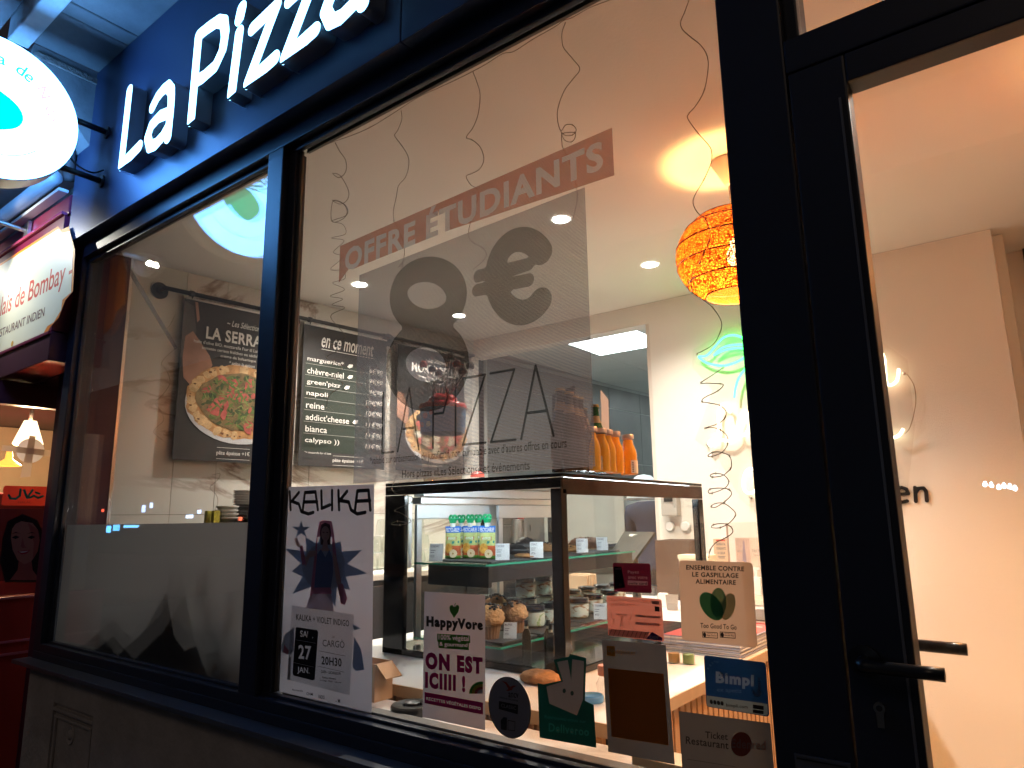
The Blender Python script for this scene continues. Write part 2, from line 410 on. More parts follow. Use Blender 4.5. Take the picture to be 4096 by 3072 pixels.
# facade wall above the glass, behind the fascia
fw = thing('facade_wall', 'dark stone facade wall behind and above the blue shop fascia', 'wall')
fw['kind'] = 'structure'
box('lintel_wall', -3.62, 3.0, 0.052, 0.25, 2.851, 3.6, STONE, fw)
box('inner_head', -3.62, 3.0, 0.0515, 0.056, 2.632, 2.85, CEIL, fw)
box('upper_wall', -3.62, 3.0, -0.02, 0.25, 3.6, 5.0, STONE, fw)
box('side_pier', -3.95, -3.76, 0.051, 0.057, -0.15, 2.84, BURGD, fw)
# stone base under the window
base = thing('base_wall', 'grey rendered base wall with a recessed panel under the metal sill', 'wall', (-2.0, -0.06, 0.3))
base['kind'] = 'structure'
BX = [(-3.58, 0.9)]
relp = [(-3.30, 0.10), (-3.30, 0.60), (-2.93, 0.60), (-2.93, 0.10)]
box('base_block', -3.58, -3.30, -0.06, 0.10, -0.15, 0.70, STONE2, base)
box('base_block', -2.93, -0.42, -0.06, 0.10, -0.15, 0.70, STONE2, base)
box('base_block', -3.30, -2.93, -0.06, 0.10, 0.60, 0.70, STONE2, base)
box('base_block', -3.30, -2.93, -0.06, 0.10, -0.15, 0.06, STONE2, base)
rp = box('recessed_panel', -3.30, -2.93, -0.048, 0.10, 0.06, 0.60, STONE2, base)
box('panel_moulding', -3.30, -2.93, -0.064, -0.0485, 0.572, 0.584, STONE2, base, bev=0.003)
box('panel_moulding', -3.285, -2.945, -0.060, -0.0485, 0.546, 0.556, STONE2, base, bev=0.003)
box('panel_moulding', -3.285, -3.272, -0.058, -0.0485, 0.07, 0.545, STONE2, base, bev=0.003)
box('panel_moulding', -2.958, -2.945, -0.058, -0.0485, 0.07, 0.545, STONE2, base, bev=0.003)
link('carved_rosette', lathe('carved_rosette', [(0.0, 0.012), (0.012, 0.010), (0.02, 0.0), (0.034, 0.004), (0.036, 0.0)], 12), STONE2, base, Vector((-3.14, -0.049, 0.50)) - base.location).rotation_euler = (PI / 2, 0, 0)

# balcony slab over the fascia: soffit, front beam, corbel
bal = thing('balcony', 'weathered stone balcony slab with grooved soffit over the lit letters', 'balcony', (-2.0, -0.25, 3.5))
def strip_box(name, x0, x1, y0, y1, z0, z1, m, p): return box(name, x0, x1, y0, y1, z0, z1, m, p, bev=0.004, seg=1)
gx = [-3.46, -3.13, -3.115, -3.03, -3.015, -1.2, 3.0]
for a, b in ((-3.46, -3.150), (-3.144, -3.050), (-3.044, 3.0)):
    strip_box('soffit_slab', a, b, -0.38, -0.02, 3.495, 3.62, STONE, bal)
box('soffit_joint', -3.46, 3.0, -0.378, -0.022, 3.506, 3.61, mat('pale_joint', (0.5, 0.48, 0.46), 0.9), bal)
strip_box('front_beam', -3.50, 3.0, -0.465, -0.383, 3.475, 3.66, mat('white_painted_stone', (0.85, 0.85, 0.84), 0.8, var=0.12, vs_=12, bump=0.3, bs=50), bal)
strip_box('upper_cornice', -3.62, 3.0, -0.62, -0.468, 3.58, 3.75, STONE2, bal)
# corbel, a moulded stone bracket: side profile in (y, z)
cor = thing('stone_corbel', 'crumbling stone corbel carrying the balcony beside the round sign', 'corbel', (-3.55, -0.2, 3.3))
prof = [(-0.10, 3.494), (-0.37, 3.494), (-0.38, 3.44), (-0.33, 3.425), (-0.345, 3.40), (-0.30, 3.33), (-0.235, 3.26), (-0.18, 3.23), (-0.15, 3.16), (-0.10, 3.10)]
for (x0, x1, dy, m_) in ((-3.62, -3.462, 0.0, STONE),):
    me = prism('bracket', [(a, b) for a, b in prof], Vector((0, 0, 0)) - cor.location, Vector((0, 1, 0)), Vector((0, 0, 1)), Vector((1, 0, 0)), x0, x1)
    link('bracket', me, m_, cor)
prof2 = [(-0.10, 3.452), (-0.36, 3.455), (-0.375, 3.43), (-0.10, 3.425)]
link('broken_edge', prism('broken_edge', prof2, -cor.location, Vector((0, 1, 0)), Vector((0, 0, 1)), Vector((1, 0, 0)), -3.6, -3.450), mat('worn_stone', (0.34, 0.27, 0.23), 0.9, var=0.5, vs_=25, bump=1.0, bs=60), cor)

# ------------------------------------------------------------------ fascia
fa = thing('shop_fascia', 'dark blue metal fascia box carrying the lit white letters', 'shop fascia', (-1.3, -0.1, 2.9))
box('fascia_panel', -3.60, -1.297, -0.10, 0.05, 2.633, 3.49, NAVY, fa, bev=0.003)
box('fascia_panel', -1.293, 3.0, -0.10, 0.05, 2.633, 3.49, NAVY, fa, bev=0.003)

# channel letters "La Pizza"
Lr = 0.0265
def zp(x, y, ox=0, oy=0, s=1.8433): return (ox + x / s, oy + y / s)
def onface(pts): return [(at_y(*zp(x, y), -0.16).x, at_y(*zp(x, y), -0.16).z) for x, y in pts]
LET = {
 'L': [onface([(958, 668), (897, 1218), (1030, 1080)])],
 'a': [onface([(1128, 790), (1165, 715), (1205, 665), (1240, 637), (1266, 670), (1266, 740), (1258, 840), (1240, 1012)]),
       onface([(1256, 830), (1180, 860), (1120, 925), (1092, 1010), (1108, 1082), (1150, 1065), (1200, 1010), (1244, 930)])],
 'P': [onface([(1468, 262), (1412, 885)]), onface([(1468, 262), (1540, 205), (1610, 158), (1655, 165), (1664, 250), (1645, 370), (1590, 490), (1500, 570), (1446, 600)])],
 'i': [onface([(1768, 240), (1711, 688)])],
 'z': [onface([(1866, 212), (2043, 42), (1832, 608), (2030, 428)])],
}
LM = glow('white_lit_acrylic', (0.22, 0.62, 1.0), 5.0)
LS = mat('letter_return', (0.30, 0.36, 0.44), 0.4)
sgn = thing('channel_letters', 'large lit white letters reading La Pizza on the blue fascia', 'sign letters', (-2.3, -0.16, 3.0))
def channel(key, strokes, r, name='letter'):
    vs_, fs = stroke2d('ch' + key, strokes, r, grid=r / 5)
    loop_v = [Vector((p[0], -0.162, p[1])) - sgn.location for p in vs_]
    o = link(name, mesh(name, loop_v, fs), LM, sgn)
    # returns: boundary edges pushed back to the fascia
    from collections import Counter
    ec = Counter(); direc = {}
    for f in fs:
        for a, b in zip(f, f[1:] + f[:1]): ec[tuple(sorted((a, b)))] += 1; direc[tuple(sorted((a, b)))] = (a, b)
    sv, sf = [], []
    for e, c in ec.items():
        if c == 1:
            a, b = direc[e]; k = len(sv); pa, pb = vs_[a], vs_[b]
            sv += [(pa[0], -0.160, pa[1]), (pb[0], -0.160, pb[1]), (pb[0], -0.10, pb[1]), (pa[0], -0.10, pa[1])]; sf.append((k, k + 1, k + 2, k + 3))
    o2 = link('letter_return', mesh('letter_return', [Vector(p) - sgn.location for p in sv], sf), LS, o)
    return o
for k_, st in LET.items(): channel(k_, st, Lr)
dA, dB = onface([(1785, 66)])[0], onface([(1770, 135)])[0]
channel('dot', [[dA, dB]], Lr * 1.12, 'letter_dot')
# second z and final a: same shapes further along the line
z0 = onface([(1825, 610)])[0]; p_ = at_y(1100 + 75 / 1.8433, 420 / 1.8433, -0.16); dz = (p_.x - z0[0] - 0.004, 0.0)
channel('z2', [[(x + dz[0], z + dz[1]) for x, z in LET['z'][0]]], Lr)
a0 = onface([(1240, 1012)])[0]; p_ = at_y(1100 + 650 / 1.8433, 48 / 1.8433, -0.16); da = (p_.x - a0[0], 0.0)
channel('a2', [[(x + da[0], z + da[1]) for x, z in s_] for s_ in LET['a']], Lr)

# ------------------------------------------------------------------ projecting round sign
rs = thing('round_sign', 'round double sided lit sign lettered La Pizza de Nico on two black arms', 'sign', (-3.2, -0.545, 2.984))
RC = Vector((-3.2, -0.545, 2.984)); RR = 0.308
RIM = mat('sign_rim', (0.5, 0.42, 0.36), 0.35, metal=0.6)
SF = glow('sign_face_light', (0.11, 0.38, 1.0), 9.0)
me = lathe('sign_drum', [(RR - 0.006, -0.115), (RR, -0.112), (RR, -0.004), (RR - 0.006, 0.0)], 72, cap=False)
o = link('rim', me, RIM, rs, (0, 0, 0)); o.rotation_euler = (0, PI / 2, 0)
SG = glow('sign_green_print', (0.0, 1.0, 0.55), 1.0); ST = glow('sign_teal_lettering', (0.02, 0.9, 0.62), 1.0); SP = glow('sign_pink_lettering', (1.0, 0.42, 0.85), 1.0)
for sx, side in ((1, 1), (-1, -1)):
    xo = 0.0008 if sx > 0 else -0.1158
    u = Vector((0, 2 * RR, 0)) * (1 if sx > 0 else -1)
    P = Panel(rs, RC + Vector((xo, -RR if sx > 0 else RR, -RR)), u, Vector((0, 0, 2 * RR)), Vector((sx, 0, 0)), step=0.0006)
    P.ell(0.5, 0.5, 0.494, 0.494, SF, name='face', n=64)
    # tomato blob, leaf, smile line
    P.poly([(0.5 + 0.155 * math.cos(t) * (1 + 0.10 * math.cos(2 * t)) - 0.01, 0.47 + 0.145 * math.sin(t) * (1 + 0.05 * math.cos(3 * t))) for t in [2 * PI * i / 36 for i in range(36)]], SG)
    P.strokes('leaf_sign', [[(0.50, 0.62), (0.44, 0.70), (0.32, 0.74), (0.25, 0.70), (0.34, 0.64), (0.45, 0.63), (0.50, 0.62)], [(0.44, 0.65), (0.30, 0.70)]], 0.005, SG, 'leaf')
    P.strokes('smile', [[(0.5 + 0.335 * math.cos(math.radians(a)), 0.5 + 0.335 * math.sin(math.radians(a))) for a in range(205, 325, 6)]], 0.0014, ST, 'ring_line')
    s_ = 'La Pizza de Nico'
    for i, ch in enumerate(s_):
        if ch == ' ': continue
        ang = math.radians(90.4 - (i - 7) * 9.85); R0 = 0.300
        vs_, fs = text2d(ch, 0.02)
        sc = 0.118; wch = (vs_[:, 0].max() + vs_[:, 0].min()) / 2
        ca, sa = math.cos(ang - PI / 2), math.sin(ang - PI / 2)
        pts = [(0.5 + R0 * math.cos(ang) + sc * ((p[0] - wch) * ca - p[1] * sa), 0.5 + R0 * math.sin(ang) + sc * ((p[0] - wch) * sa + p[1] * ca)) for p in vs_]
        P.put(pts, fs, SP if i >= 12 else ST, 'lettering'); P.k -= 1
    P.k += 1
ARM = mat('black_sign_arm', (0.02, 0.02, 0.025), 0.35)
for z_, ya in ((2.845, -0.33), (3.09, -0.29)):
    link('bracket_arm', tube_mesh('bracket_arm', [(-3.26, -0.101, z_), (-3.258, -0.2, z_), (-3.258, ya, z_)], 0.014, 8, 1), ARM, rs, -rs.location)
    o = link('arm_flange', lathe('arm_flange', [(0.0, 0.0), (0.03, 0.0), (0.03, 0.008), (0.0, 0.012)], 14), ARM, rs, Vector((-3.26, -0.101, z_)) - rs.location); o.rotation_euler = (PI / 2, 0, 0)
link('cable', tube_mesh('cable', [(-3.25, -0.30, 2.90), (-3.25, -0.27, 2.93), (-3.25, -0.22, 2.88), (-3.255, -0.15, 2.868), (-3.255, -0.103, 2.90)], 0.004, 6, 5), ARM, rs, -rs.location)

# ------------------------------------------------------------------ shopfront frame and panes
sf_ = thing('shopfront', 'black framed shop window with two large panes beside the glass door', 'shop window', (-2.0, 0.0, 1.6))
def fr(name, *a, m=FRAME, b=0.004): return box(name, *a, m, sf_, bev=b)
fr('stile', -3.62, -3.545, -0.045, 0.05, 0.745, 2.63)
fr('stile', -3.545, -3.530, -0.020, -0.001, 0.80, 2.575)
fr('head_rail', -3.545, -0.29, -0.045, -0.0005, 2.565, 2.63)
fr('head_rail', -3.545, -0.29, 0.0, 0.05, 2.601, 2.63)
fr('bottom_rail', -3.545, -0.417, -0.045, 0.05, 0.74, 0.80)
fr('mullion', -2.012, -1.925, -0.045, 0.05, 0.80, 2.565)
fr('inner_stile', -1.925, -1.888, -0.018, 0.006, 0.80, 2.565)
fr('glazing_bead', -1.888, -1.874, -0.004, 0.004, 0.812, 2.545, m=BEAD, b=0.001)
fr('glazing_bead', -1.888, -0.417, 0.024, 0.034, 2.556, 2.60, m=BEAD, b=0.001)
fr('glazing_bead', -1.864, -0.417, 0.007, 0.045, 0.80, 0.812, m=BEAD)
fr('glazing_bead', -3.53, -2.012, 0.024, 0.034, 2.565, 2.60, m=BEAD, b=0.001)
fr('head_bead', -3.53, -0.417, -0.020, -0.001, 2.545, 2.565)
fr('bottom_bead', -3.515, -0.417, -0.022, -0.001, 0.80, 0.809)
fr('door_post', -0.417, -0.294, -0.045, 0.06, -0.15, 2.565)
fr('pane', -1.888, -0.417, 0.0, 0.004, 0.80, 2.60, m=PANE, b=0)
fr('pane', -3.53, -2.012, 0.0, 0.004, 0.80, 2.60, m=PANE, b=0)
fr('inner_pane', -1.925, -0.417, 0.018, 0.022, 0.80, 2.60, m=PANE, b=0)
fr('inner_pane', -3.53, -2.012, 0.018, 0.022, 0.80, 2.60, m=PANE, b=0)
fr('sill', -3.64, -0.40, -0.115, -0.046, 0.722, 0.738, m=mat('sill_metal', (0.16, 0.17, 0.2), 0.3, metal=0.6), b=0.002)
fr('sill_upstand', -3.60, -0.417, -0.052, -0.0455, 0.738, 0.768)
fr('transom_rail', -0.294, 1.2, -0.045, 0.05, 2.12, 2.19)
fr('transom_stile', -0.294, -0.268, -0.02, 0.05, 2.19, 2.565)
fr('transom_pane', -0.268, 1.2, 0.0, 0.005, 2.19, 2.565, m=PANE, b=0)
# frosted film on the lower half of the left pane
FROST = film('frosted_film', (0.30, 0.30, 0.32), 0.0, 0.86, 0.5, (0.22, 0.22, 0.225))
FROST, n_, o_ = _new('frosted_film2')
t_ = n_.nodes.new('ShaderNodeBsdfTranslucent'); t_.inputs[0].default_value = (0.34, 0.34, 0.35, 1)
r_ = n_.nodes.new('ShaderNodeBsdfRefraction'); r_.inputs['Color'].default_value = (0.62, 0.62, 0.64, 1); r_.inputs['Roughness'].default_value = 0.85; r_.inputs['IOR'].default_value = 1.28
d_ = n_.nodes.new('ShaderNodeBsdfPrincipled'); d_.inputs['Base Color'].default_value = (0.10, 0.10, 0.11, 1); d_.inputs['Roughness'].default_value = 0.5
m1_ = n_.nodes.new('ShaderNodeMixShader'); m1_.inputs[0].default_value = 0.55; n_.links.new(t_.outputs[0], m1_.inputs[1]); n_.links.new(r_.outputs[0], m1_.inputs[2])
m2_ = n_.nodes.new('ShaderNodeMixShader'); m2_.inputs[0].default_value = 0.15; n_.links.new(m1_.outputs[0], m2_.inputs[1]); n_.links.new(d_.outputs[0], m2_.inputs[2]); n_.links.new(m2_.outputs[0], o_.inputs[0])
ff = thing('frosted_film', 'grey frosted privacy film on the lower half of the left pane', 'window film', (-2.8, 0.006, 1.05))
box('film', -3.53, -2.013, 0.0062, 0.0070, 0.801, 1.302, FROST, ff)

# door
dr = thing('glass_door', 'black framed glass entrance door with lever handles', 'door', (0.2, 0.0, 1.0))
box('stile', -0.289, -0.192, -0.052, -0.002, 0.0, 2.112, FRAME, dr, bev=0.004)
box('stile', -0.289, -0.205, -0.001, 0.045, 0.0, 2.112, FRAME, dr, bev=0.004)
box('stile', 0.80, 0.90, -0.052, 0.045, 0.0, 2.112, FRAME, dr, bev=0.004)
box('top_rail', -0.192, 0.80, -0.052, -0.002, 2.056, 2.112, FRAME, dr, bev=0.004)
box('top_rail', -0.204, 0.80, 0.0215, 0.039, 2.085, 2.112, FRAME, dr)
box('bottom_rail', -0.192, 0.80, -0.052, 0.045, 0.0, 0.14, FRAME, dr, bev=0.004)
box('glazing_gasket', -0.2045, -0.197, -0.001, 0.012, 0.14, 2.062, mat('brown_gasket', (0.10, 0.055, 0.035), 0.5), dr)
box('glazing_bead', -0.2045, 0.80, 0.0395, 0.048, 2.096, 2.13, mat('brown_bead', (0.16, 0.11, 0.10), 0.5), dr)
box('edge_strip', -0.2075, -0.2035, -0.0545, -0.0520, 0.3, 2.03, mat('grey_edge_strip', (0.20, 0.20, 0.21), 0.35, metal=0.5), dr)
box('pane', -0.197, 0.80, 0.0, 0.004, 0.14, 2.10, PANE, dr)
box('inner_pane', -0.2045, 0.80, 0.016, 0.020, 0.14, 2.10, PANE, dr)
def lever(y, x0, x1, z):
    h = link('handle', tube_mesh('handle', [(x0, y * 0.6, z), (x0 + 0.004, y, z), (x0 + 0.02, y, z), (x1, y, z - 0.001)], 0.0098, 12, 3), BLACK, dr, -dr.location)
    link('handle_rose', lathe('handle_rose', [(0.0, 0), (0.024, 0), (0.024, 0.008), (0.0, 0.01)], 18), BLACK, h, (x0, -0.052 if y < 0 else 0.046, z)).rotation_euler = (PI / 2 if y < 0 else -PI / 2, 0, 0)
lever(-0.098, -0.262, -0.150, 1.074)
lever(0.095, -0.262, -0.138, 1.081)
lk = link('lock_cylinder', prism('lock_cylinder', [(0.0085 * math.cos(math.radians(t)), 0.012 + 0.0085 * math.sin(math.radians(t))) for t in range(-50, 231, 20)] + [(-0.005, -0.016), (0.005, -0.016)], Vector((0, 0, 0)), Vector((1, 0, 0)), Vector((0, 0, 1)), Vector((0, -1, 0)), 0, 0.007), mat('nickel', (0.30, 0.29, 0.27), 0.35, metal=1), dr, Vector((-0.248, -0.052, 0.995)) - dr.location)
link('keyhole', lathe('keyhole', [(0, 0), (0.0045, 0), (0.0045, 0.001), (0, 0.001)], 12), DARK, lk, (0, -0.007, 0.012)).rotation_euler = (PI / 2, 0, 0)
dp = thing('door_plate', 'small dark plate fixed low on the door post', 'plate', (-0.345, -0.05, 0.88))
box('plate', -0.385, -0.30, -0.049, -0.0455, 0.82, 0.917, mat('dull_plate', (0.09, 0.095, 0.11), 0.4), dp, bev=0.001)
box('plate_border', -0.381, -0.304, -0.0505, -0.0493, 0.910, 0.912, BLACK, dp)
link('plate_dot', lathe('plate_dot', [(0, 0), (0.006, 0), (0.006, 0.001), (0, 0.001)], 12), BLACK, dp, Vector((-0.343, -0.0495, 0.895)) - dp.location).rotation_euler = (PI / 2, 0, 0)

# ================================================================== NEIGHBOUR RESTAURANT (left edge)
nb = thing('restaurant_facade', 'burgundy restaurant shopfront left of the pizzeria', 'shop front', (-4.6, 0, 1.5))
box('fascia', -7.5, -3.63, -0.10, 0.05, 2.80, 2.90, BURG, nb, bev=0.01)
box('fascia_moulding', -7.5, -3.63, -0.13, -0.101, 2.786, 2.802, mat('burgundy_gloss', (0.35, 0.05, 0.12), 0.15), nb, bev=0.004)
box('lower_band', -7.5, -3.63, -0.115, 0.05, 2.06, 2.20, BURGD, nb, bev=0.006)
box('band_moulding', -7.5, -3.63, -0.125, -0.112, 2.185, 2.20, BURG, nb, bev=0.003)
box('upper_wall', -7.5, -3.63, 0.0, 0.09, 2.90, 5.0, STONE, nb)
box('porch_ceiling', -7.5, -3.97, 0.051, 2.5, 2.055, 2.12, BURGD, nb)
box('ceiling_panel', -5.9, -4.6, 0.75, 1.7, 2.045, 2.054, mat('brown_panel', (0.16, 0.10, 0.08), 0.6), nb)
box('back_wall', -9, -3.96, 2.5, 2.6, -0.15, 2.06, mat('tan_wall', (0.42, 0.30, 0.18), 0.8), nb)
box('corner_post', -4.02, -3.96, 0.5, 2.5, -0.15, 2.06, BURGD, nb)
link('spot_ring', lathe('spot_ring', [(0.0, -0.003), (0.04, -0.003), (0.055, 0.0), (0.055, 0.004)], 20), mat('spot_white', (0.8, 0.8, 0.78), 0.4, emis=(1, 0.9, 0.75), es=0.5), nb, at_z(180, 1598, 2.04) - nb.location)
# glazed side screen (plane x = -4.3) with its red lower panel
box('side_frame', -4.33, -4.27, -0.30, 0.60, 1.93, 2.055, BURGD, nb)
box('side_frame', -4.33, -4.27, 0.205, 0.245, 0.35, 1.93, mat('beige_post', (0.45, 0.36, 0.27), 0.5), nb)
box('side_screen', -4.303, -4.298, -0.5, 0.205, 0.80, 1.93, PANE, nb)
box('red_panel', -4.33, -4.28, -0.5, 0.205, 0.10, 0.95, mat('red_lacquer', (0.38, 0.03, 0.02), 0.25), nb)
for z_ in (0.935, 0.72, 0.66): box('panel_moulding', -4.28, -4.27, -0.5, 0.205, z_, z_ + 0.012, mat('pink_trim', (0.55, 0.12, 0.14), 0.3), nb, bev=0.003)
box('red_seat', -6.2, -5.0, -0.6, 0.9, 0.2, 1.50, mat('red_leather', (0.33, 0.02, 0.02), 0.35), nb, bev=0.03)
box('beige_wall', -6.4, -6.3, -1.2, 2.4, -0.15, 2.05, mat('beige_wall', (0.52, 0.42, 0.28), 0.8), nb)
# sign box
ns = thing('restaurant_sign', 'pale lit sign panel reading Palais de Bombay restaurant indien', 'sign', (-4.3, -0.12, 2.5))
box('sign_box', -6.5, -3.632, -0.112, -0.02, 2.205, 2.785, BURG, ns)
CREAMS = mat('cream_sign_face', (0.75, 0.74, 0.55), 0.45, var=0.03)
P = Panel(ns, Vector((-6.5, -0.1125, 2.205)), Vector((2.868, 0, 0)), Vector((0, 0, 0.58)), Vector((0, -1, 0)))
def nsf(x, y):
    q = at_y(x, y, -0.113); return ((q.x + 6.5) / 2.868, (q.z - 2.205) / 0.58)
OR = mat('orange_print', (0.75, 0.22, 0.02), 0.5)
P.rect(0.0, 0.0, 1.0, 1.0, BURG)
P.poly([(0.02, 0.03)] + [nsf(*p) for p in [(180, 1350), (200, 1310), (235, 1270), (262, 1200), (292, 1165), (300, 1000), (275, 905), (245, 920), (232, 905)]] + [(0.02, 0.95)], OR)
P.poly([(0.02, 0.04)] + [nsf(*p) for p in [(165, 1350), (190, 1305), (215, 1290), (245, 1240), (250, 1200), (285, 1170), (292, 1000), (280, 925), (250, 932), (235, 915)]] + [(0.02, 0.93)], CREAMS)
RT = mat('sign_red_lettering', (0.55, 0.05, 0.02), 0.5)
a = nsf(0, 1285); b = nsf(253, 1130)
xs0 = b[0] - 0.34
P.text('Palais de Bombay -', xs0, 0.31, nsf(282, 1150)[0], 0.56, RT, bold=0.02, res=4)
P.text('RESTAURANT INDIEN', nsf(174, 1275)[0] - 0.235, 0.155, nsf(176, 1275)[0], 0.235, mat('sign_dark_lettering', (0.12, 0.03, 0.02), 0.5), bold=0.012)
for px_ in (50, 100): P.strokes('flower', [[(0, 0.0), (0.004, 0.02)], [(0.002, 0.03), (0.010, 0.0)], [(0.012, 0.02), (0.0, 0.012)]], 0.006, OR, 'flower_mark') if False else P.ell(*nsf(px_, 1375), 0.006, 0.025, mat('ochre_print', (0.6, 0.35, 0.05), 0.5))
# lamp arms lighting the sign
for i, (px_, py_) in enumerate(((112, 925), (-120, 1090))):
    q = at_y(px_, py_, -0.11)
    al = thing('arm_lamp', ['grey arm floodlight fixed over the restaurant sign nearer the pizzeria', 'grey arm floodlight over the restaurant sign at the picture edge'][i], 'lamp', q, group='arm lamps over the restaurant sign')
    box('mount_plate', q.x - 0.03, q.x + 0.03, q.y - 0.01, q.y + 0.005, q.z - 0.05, q.z + 0.05, STEEL, al)
    link('arm', tube_mesh('arm', [(0, -0.01, 0), (-0.02, -0.18, 0.02), (-0.04, -0.42, 0.05)], 0.013, 8, 4), STEEL, al)
    hh_ = link('lamp_hood', lathe('lamp_hood', [(0.0, 0.05), (0.03, 0.05), (0.045, 0.02), (0.075, -0.08), (0.072, -0.08), (0.040, 0.018), (0.0, 0.03)], 20, cap=False), STEEL, al, (-0.04, -0.44, 0.03)); hh_.rotation_mode = 'QUATERNION'; hh_.rotation_quaternion = Vector((0.18, 0.40, -0.26)).to_track_quat('-Z', 'Y')
    ll = bpy.data.lights.new('arm_lamp_light', 'SPOT'); ll.energy = 13; ll.color = (1.0, 0.97, 0.86); ll.spot_size = math.radians(95); ll.spot_blend = 0.6; ll.shadow_soft_size = 0.015
    lo = bpy.data.objects.new('arm_lamp_light', ll); COL.objects.link(lo); lo.parent = al; lo.location = (-0.035, -0.43, 0.02)
    lo.rotation_mode = 'QUATERNION'; lo.rotation_quaternion = Vector((0.18, 0.40, -0.26)).to_track_quat('-Z', 'Y')
# rolled awning tube
aw = thing('rolled_awning', 'rolled grey awning cassette running above the burgundy fascia', 'awning', (-5, -0.16, 2.95))
link('cassette', tube_mesh('cassette', [(-7.5, -0.17, 2.965), (-3.64, -0.17, 2.965)], 0.035, 14, 1), mat('awning_grey', (0.5, 0.52, 0.56), 0.35, var=0.1), aw, -aw.location)
box('rail', -7.5, -3.64, -0.15, -0.105, 2.905, 2.922, mat('awning_white', (0.62, 0.62, 0.65), 0.4), aw, bev=0.004)
# bracket moulding over restaurant: pale stone string course
box('string_course', -7.5, -3.63, -0.30, 0.0, 3.06, 3.075, mat('pink_stone', (0.42, 0.30, 0.27), 0.8), nb, bev=0.004)
box('soffit_board', -7.5, -3.63, -0.34, 0.0, 3.08, 3.16, STONE2, nb, bev=0.004)
dpz = thing('dark_shadow_block', 'dark block standing in for a shadow beside the blue fascia', 'pipe', (-3.66, -0.12, 3.2))
link('pipe', tube_mesh('pipe', [(-3.60, -0.14, 3.30), (-3.60, -0.14, 3.20), (-3.61, -0.13, 3.08), (-3.66, -0.10, 2.98)], 0.028, 12, 4), mat('dark_block_and_cord', (0.10, 0.08, 0.08), 0.6, var=0.3, bump=0.3), dpz, -dpz.location)  # dark pipe-shaped block put in where a shadow falls

# things on and behind the side screen
hs = thing('halal_sticker', 'red sticker with green arabic lettering on the restaurant window', 'sticker', at_x(100, 1980, -4.29))
q0, q1, q2 = at_x(5, 2022, -4.294), at_x(192, 2022, -4.294), at_x(8, 1942, -4.294)
P = Panel(hs, Vector((-4.294, q0.y, q0.z)), Vector((0, q1.y - q0.y, 0)), Vector((0, 0, q2.z - q0.z)), Vector((1, 0, 0)))
REDF = film('red_sticker', (0.70, 0.06, 0.03), 0, 0.25)
P.rrect(0, 0, 1, 1, 0.012, REDF, 'sticker_face')
P.strokes('halal', [[(0.86, 0.50), (0.76, 0.40), (0.66, 0.52), (0.60, 0.42), (0.52, 0.40), (0.44, 0.78)], [(0.52, 0.40), (0.62, 0.80)], [(0.70, 0.68), (0.78, 0.62)], [(0.36, 0.82), (0.36, 0.50), (0.28, 0.34), (0.17, 0.36), (0.13, 0.52)]], 0.0055, mat('green_lettering', (0.0, 0.16, 0.09), 0.5))
P.text('HALAL', 0.34, 0.12, 0.62, 0.22, mat('dim_red_lettering', (0.35, 0.02, 0.01), 0.5))
pp = thing('portrait_poster', 'dark red window poster with a smiling woman with black hair', 'poster', at_x(90, 2300, -4.29))
q0, q1, q2 = at_x(-60, 2330, -4.293), at_x(190, 2330, -4.293), at_x(-60, 2035, -4.293)
P = Panel(pp, Vector((-4.293, q0.y, q0.z)), Vector((0, q1.y - q0.y, 0)), Vector((0, 0, q2.z - q0.z)), Vector((1, 0, 0)))
def pf(x, y): q = at_x(x, y, -4.293); return ((q.y - q0.y) / (q1.y - q0.y), (q.z - q0.z) / (q2.z - q0.z))
P.rect(0, 0, 1, 1, film('poster_dark', (0.05, 0.008, 0.01), 0, 0.3), 'poster_sheet')
HAIR = film('poster_hair', (0.008, 0.004, 0.005), 0, 0.2); SKIN = film('poster_skin', (0.42, 0.16, 0.11), 0, 0.35); SKIN2 = film('poster_skin_shade', (0.32, 0.09, 0.07), 0, 0.35); LIP = film('poster_lip', (0.36, 0.03, 0.04), 0, 0.3)
P.poly([pf(*p) for p in [(150, 2080), (172, 2130), (175, 2200), (165, 2290), (150, 2330), (20, 2330), (0, 2250), (10, 2150), (30, 2085), (90, 2055)]], HAIR)
P.poly([pf(*p) for p in [(75, 2240), (125, 2240), (130, 2280), (160, 2320), (40, 2320), (70, 2280)]], SKIN2)
P.poly([pf(*p) for p in [(62, 2095), (85, 2085), (130, 2092), (152, 2120), (158, 2160), (150, 2205), (125, 2245), (98, 2258), (70, 2240), (50, 2200), (43, 2150), (48, 2115)]], SKIN)
P.poly([pf(*p) for p in [(110, 2090), (152, 2120), (158, 2160), (150, 2205), (130, 2240), (135, 2170)]], SKIN2)
for ex in (62, 125):
    P.poly([pf(*p) for p in [(ex - 16, 2150), (ex, 2142), (ex + 16, 2148), (ex, 2156)]], HAIR)
    P.poly([pf(*p) for p in [(ex - 18, 2136), (ex, 2128), (ex + 19, 2134), (ex, 2132)]], HAIR)
P.poly([pf(*p) for p in [(88, 2150), (98, 2185), (106, 2190), (90, 2192), (82, 2186)]], SKIN2)
P.poly([pf(*p) for p in [(68, 2206), (92, 2202), (120, 2200), (105, 2214), (85, 2218)]], LIP)
P.poly([pf(*p) for p in [(74, 2207), (92, 2205), (114, 2203), (100, 2209), (86, 2211)]], film('poster_teeth', (0.6, 0.5, 0.45), 0, 0.3))
pt = thing('paper_disc', 'white paper disc taped with a beige cross on the restaurant window', 'paper disc', at_x(122, 1803, -4.29))
q0 = at_x(122, 1803, -4.294); rr_ = abs(at_x(178, 1803, -4.294).y - q0.y)
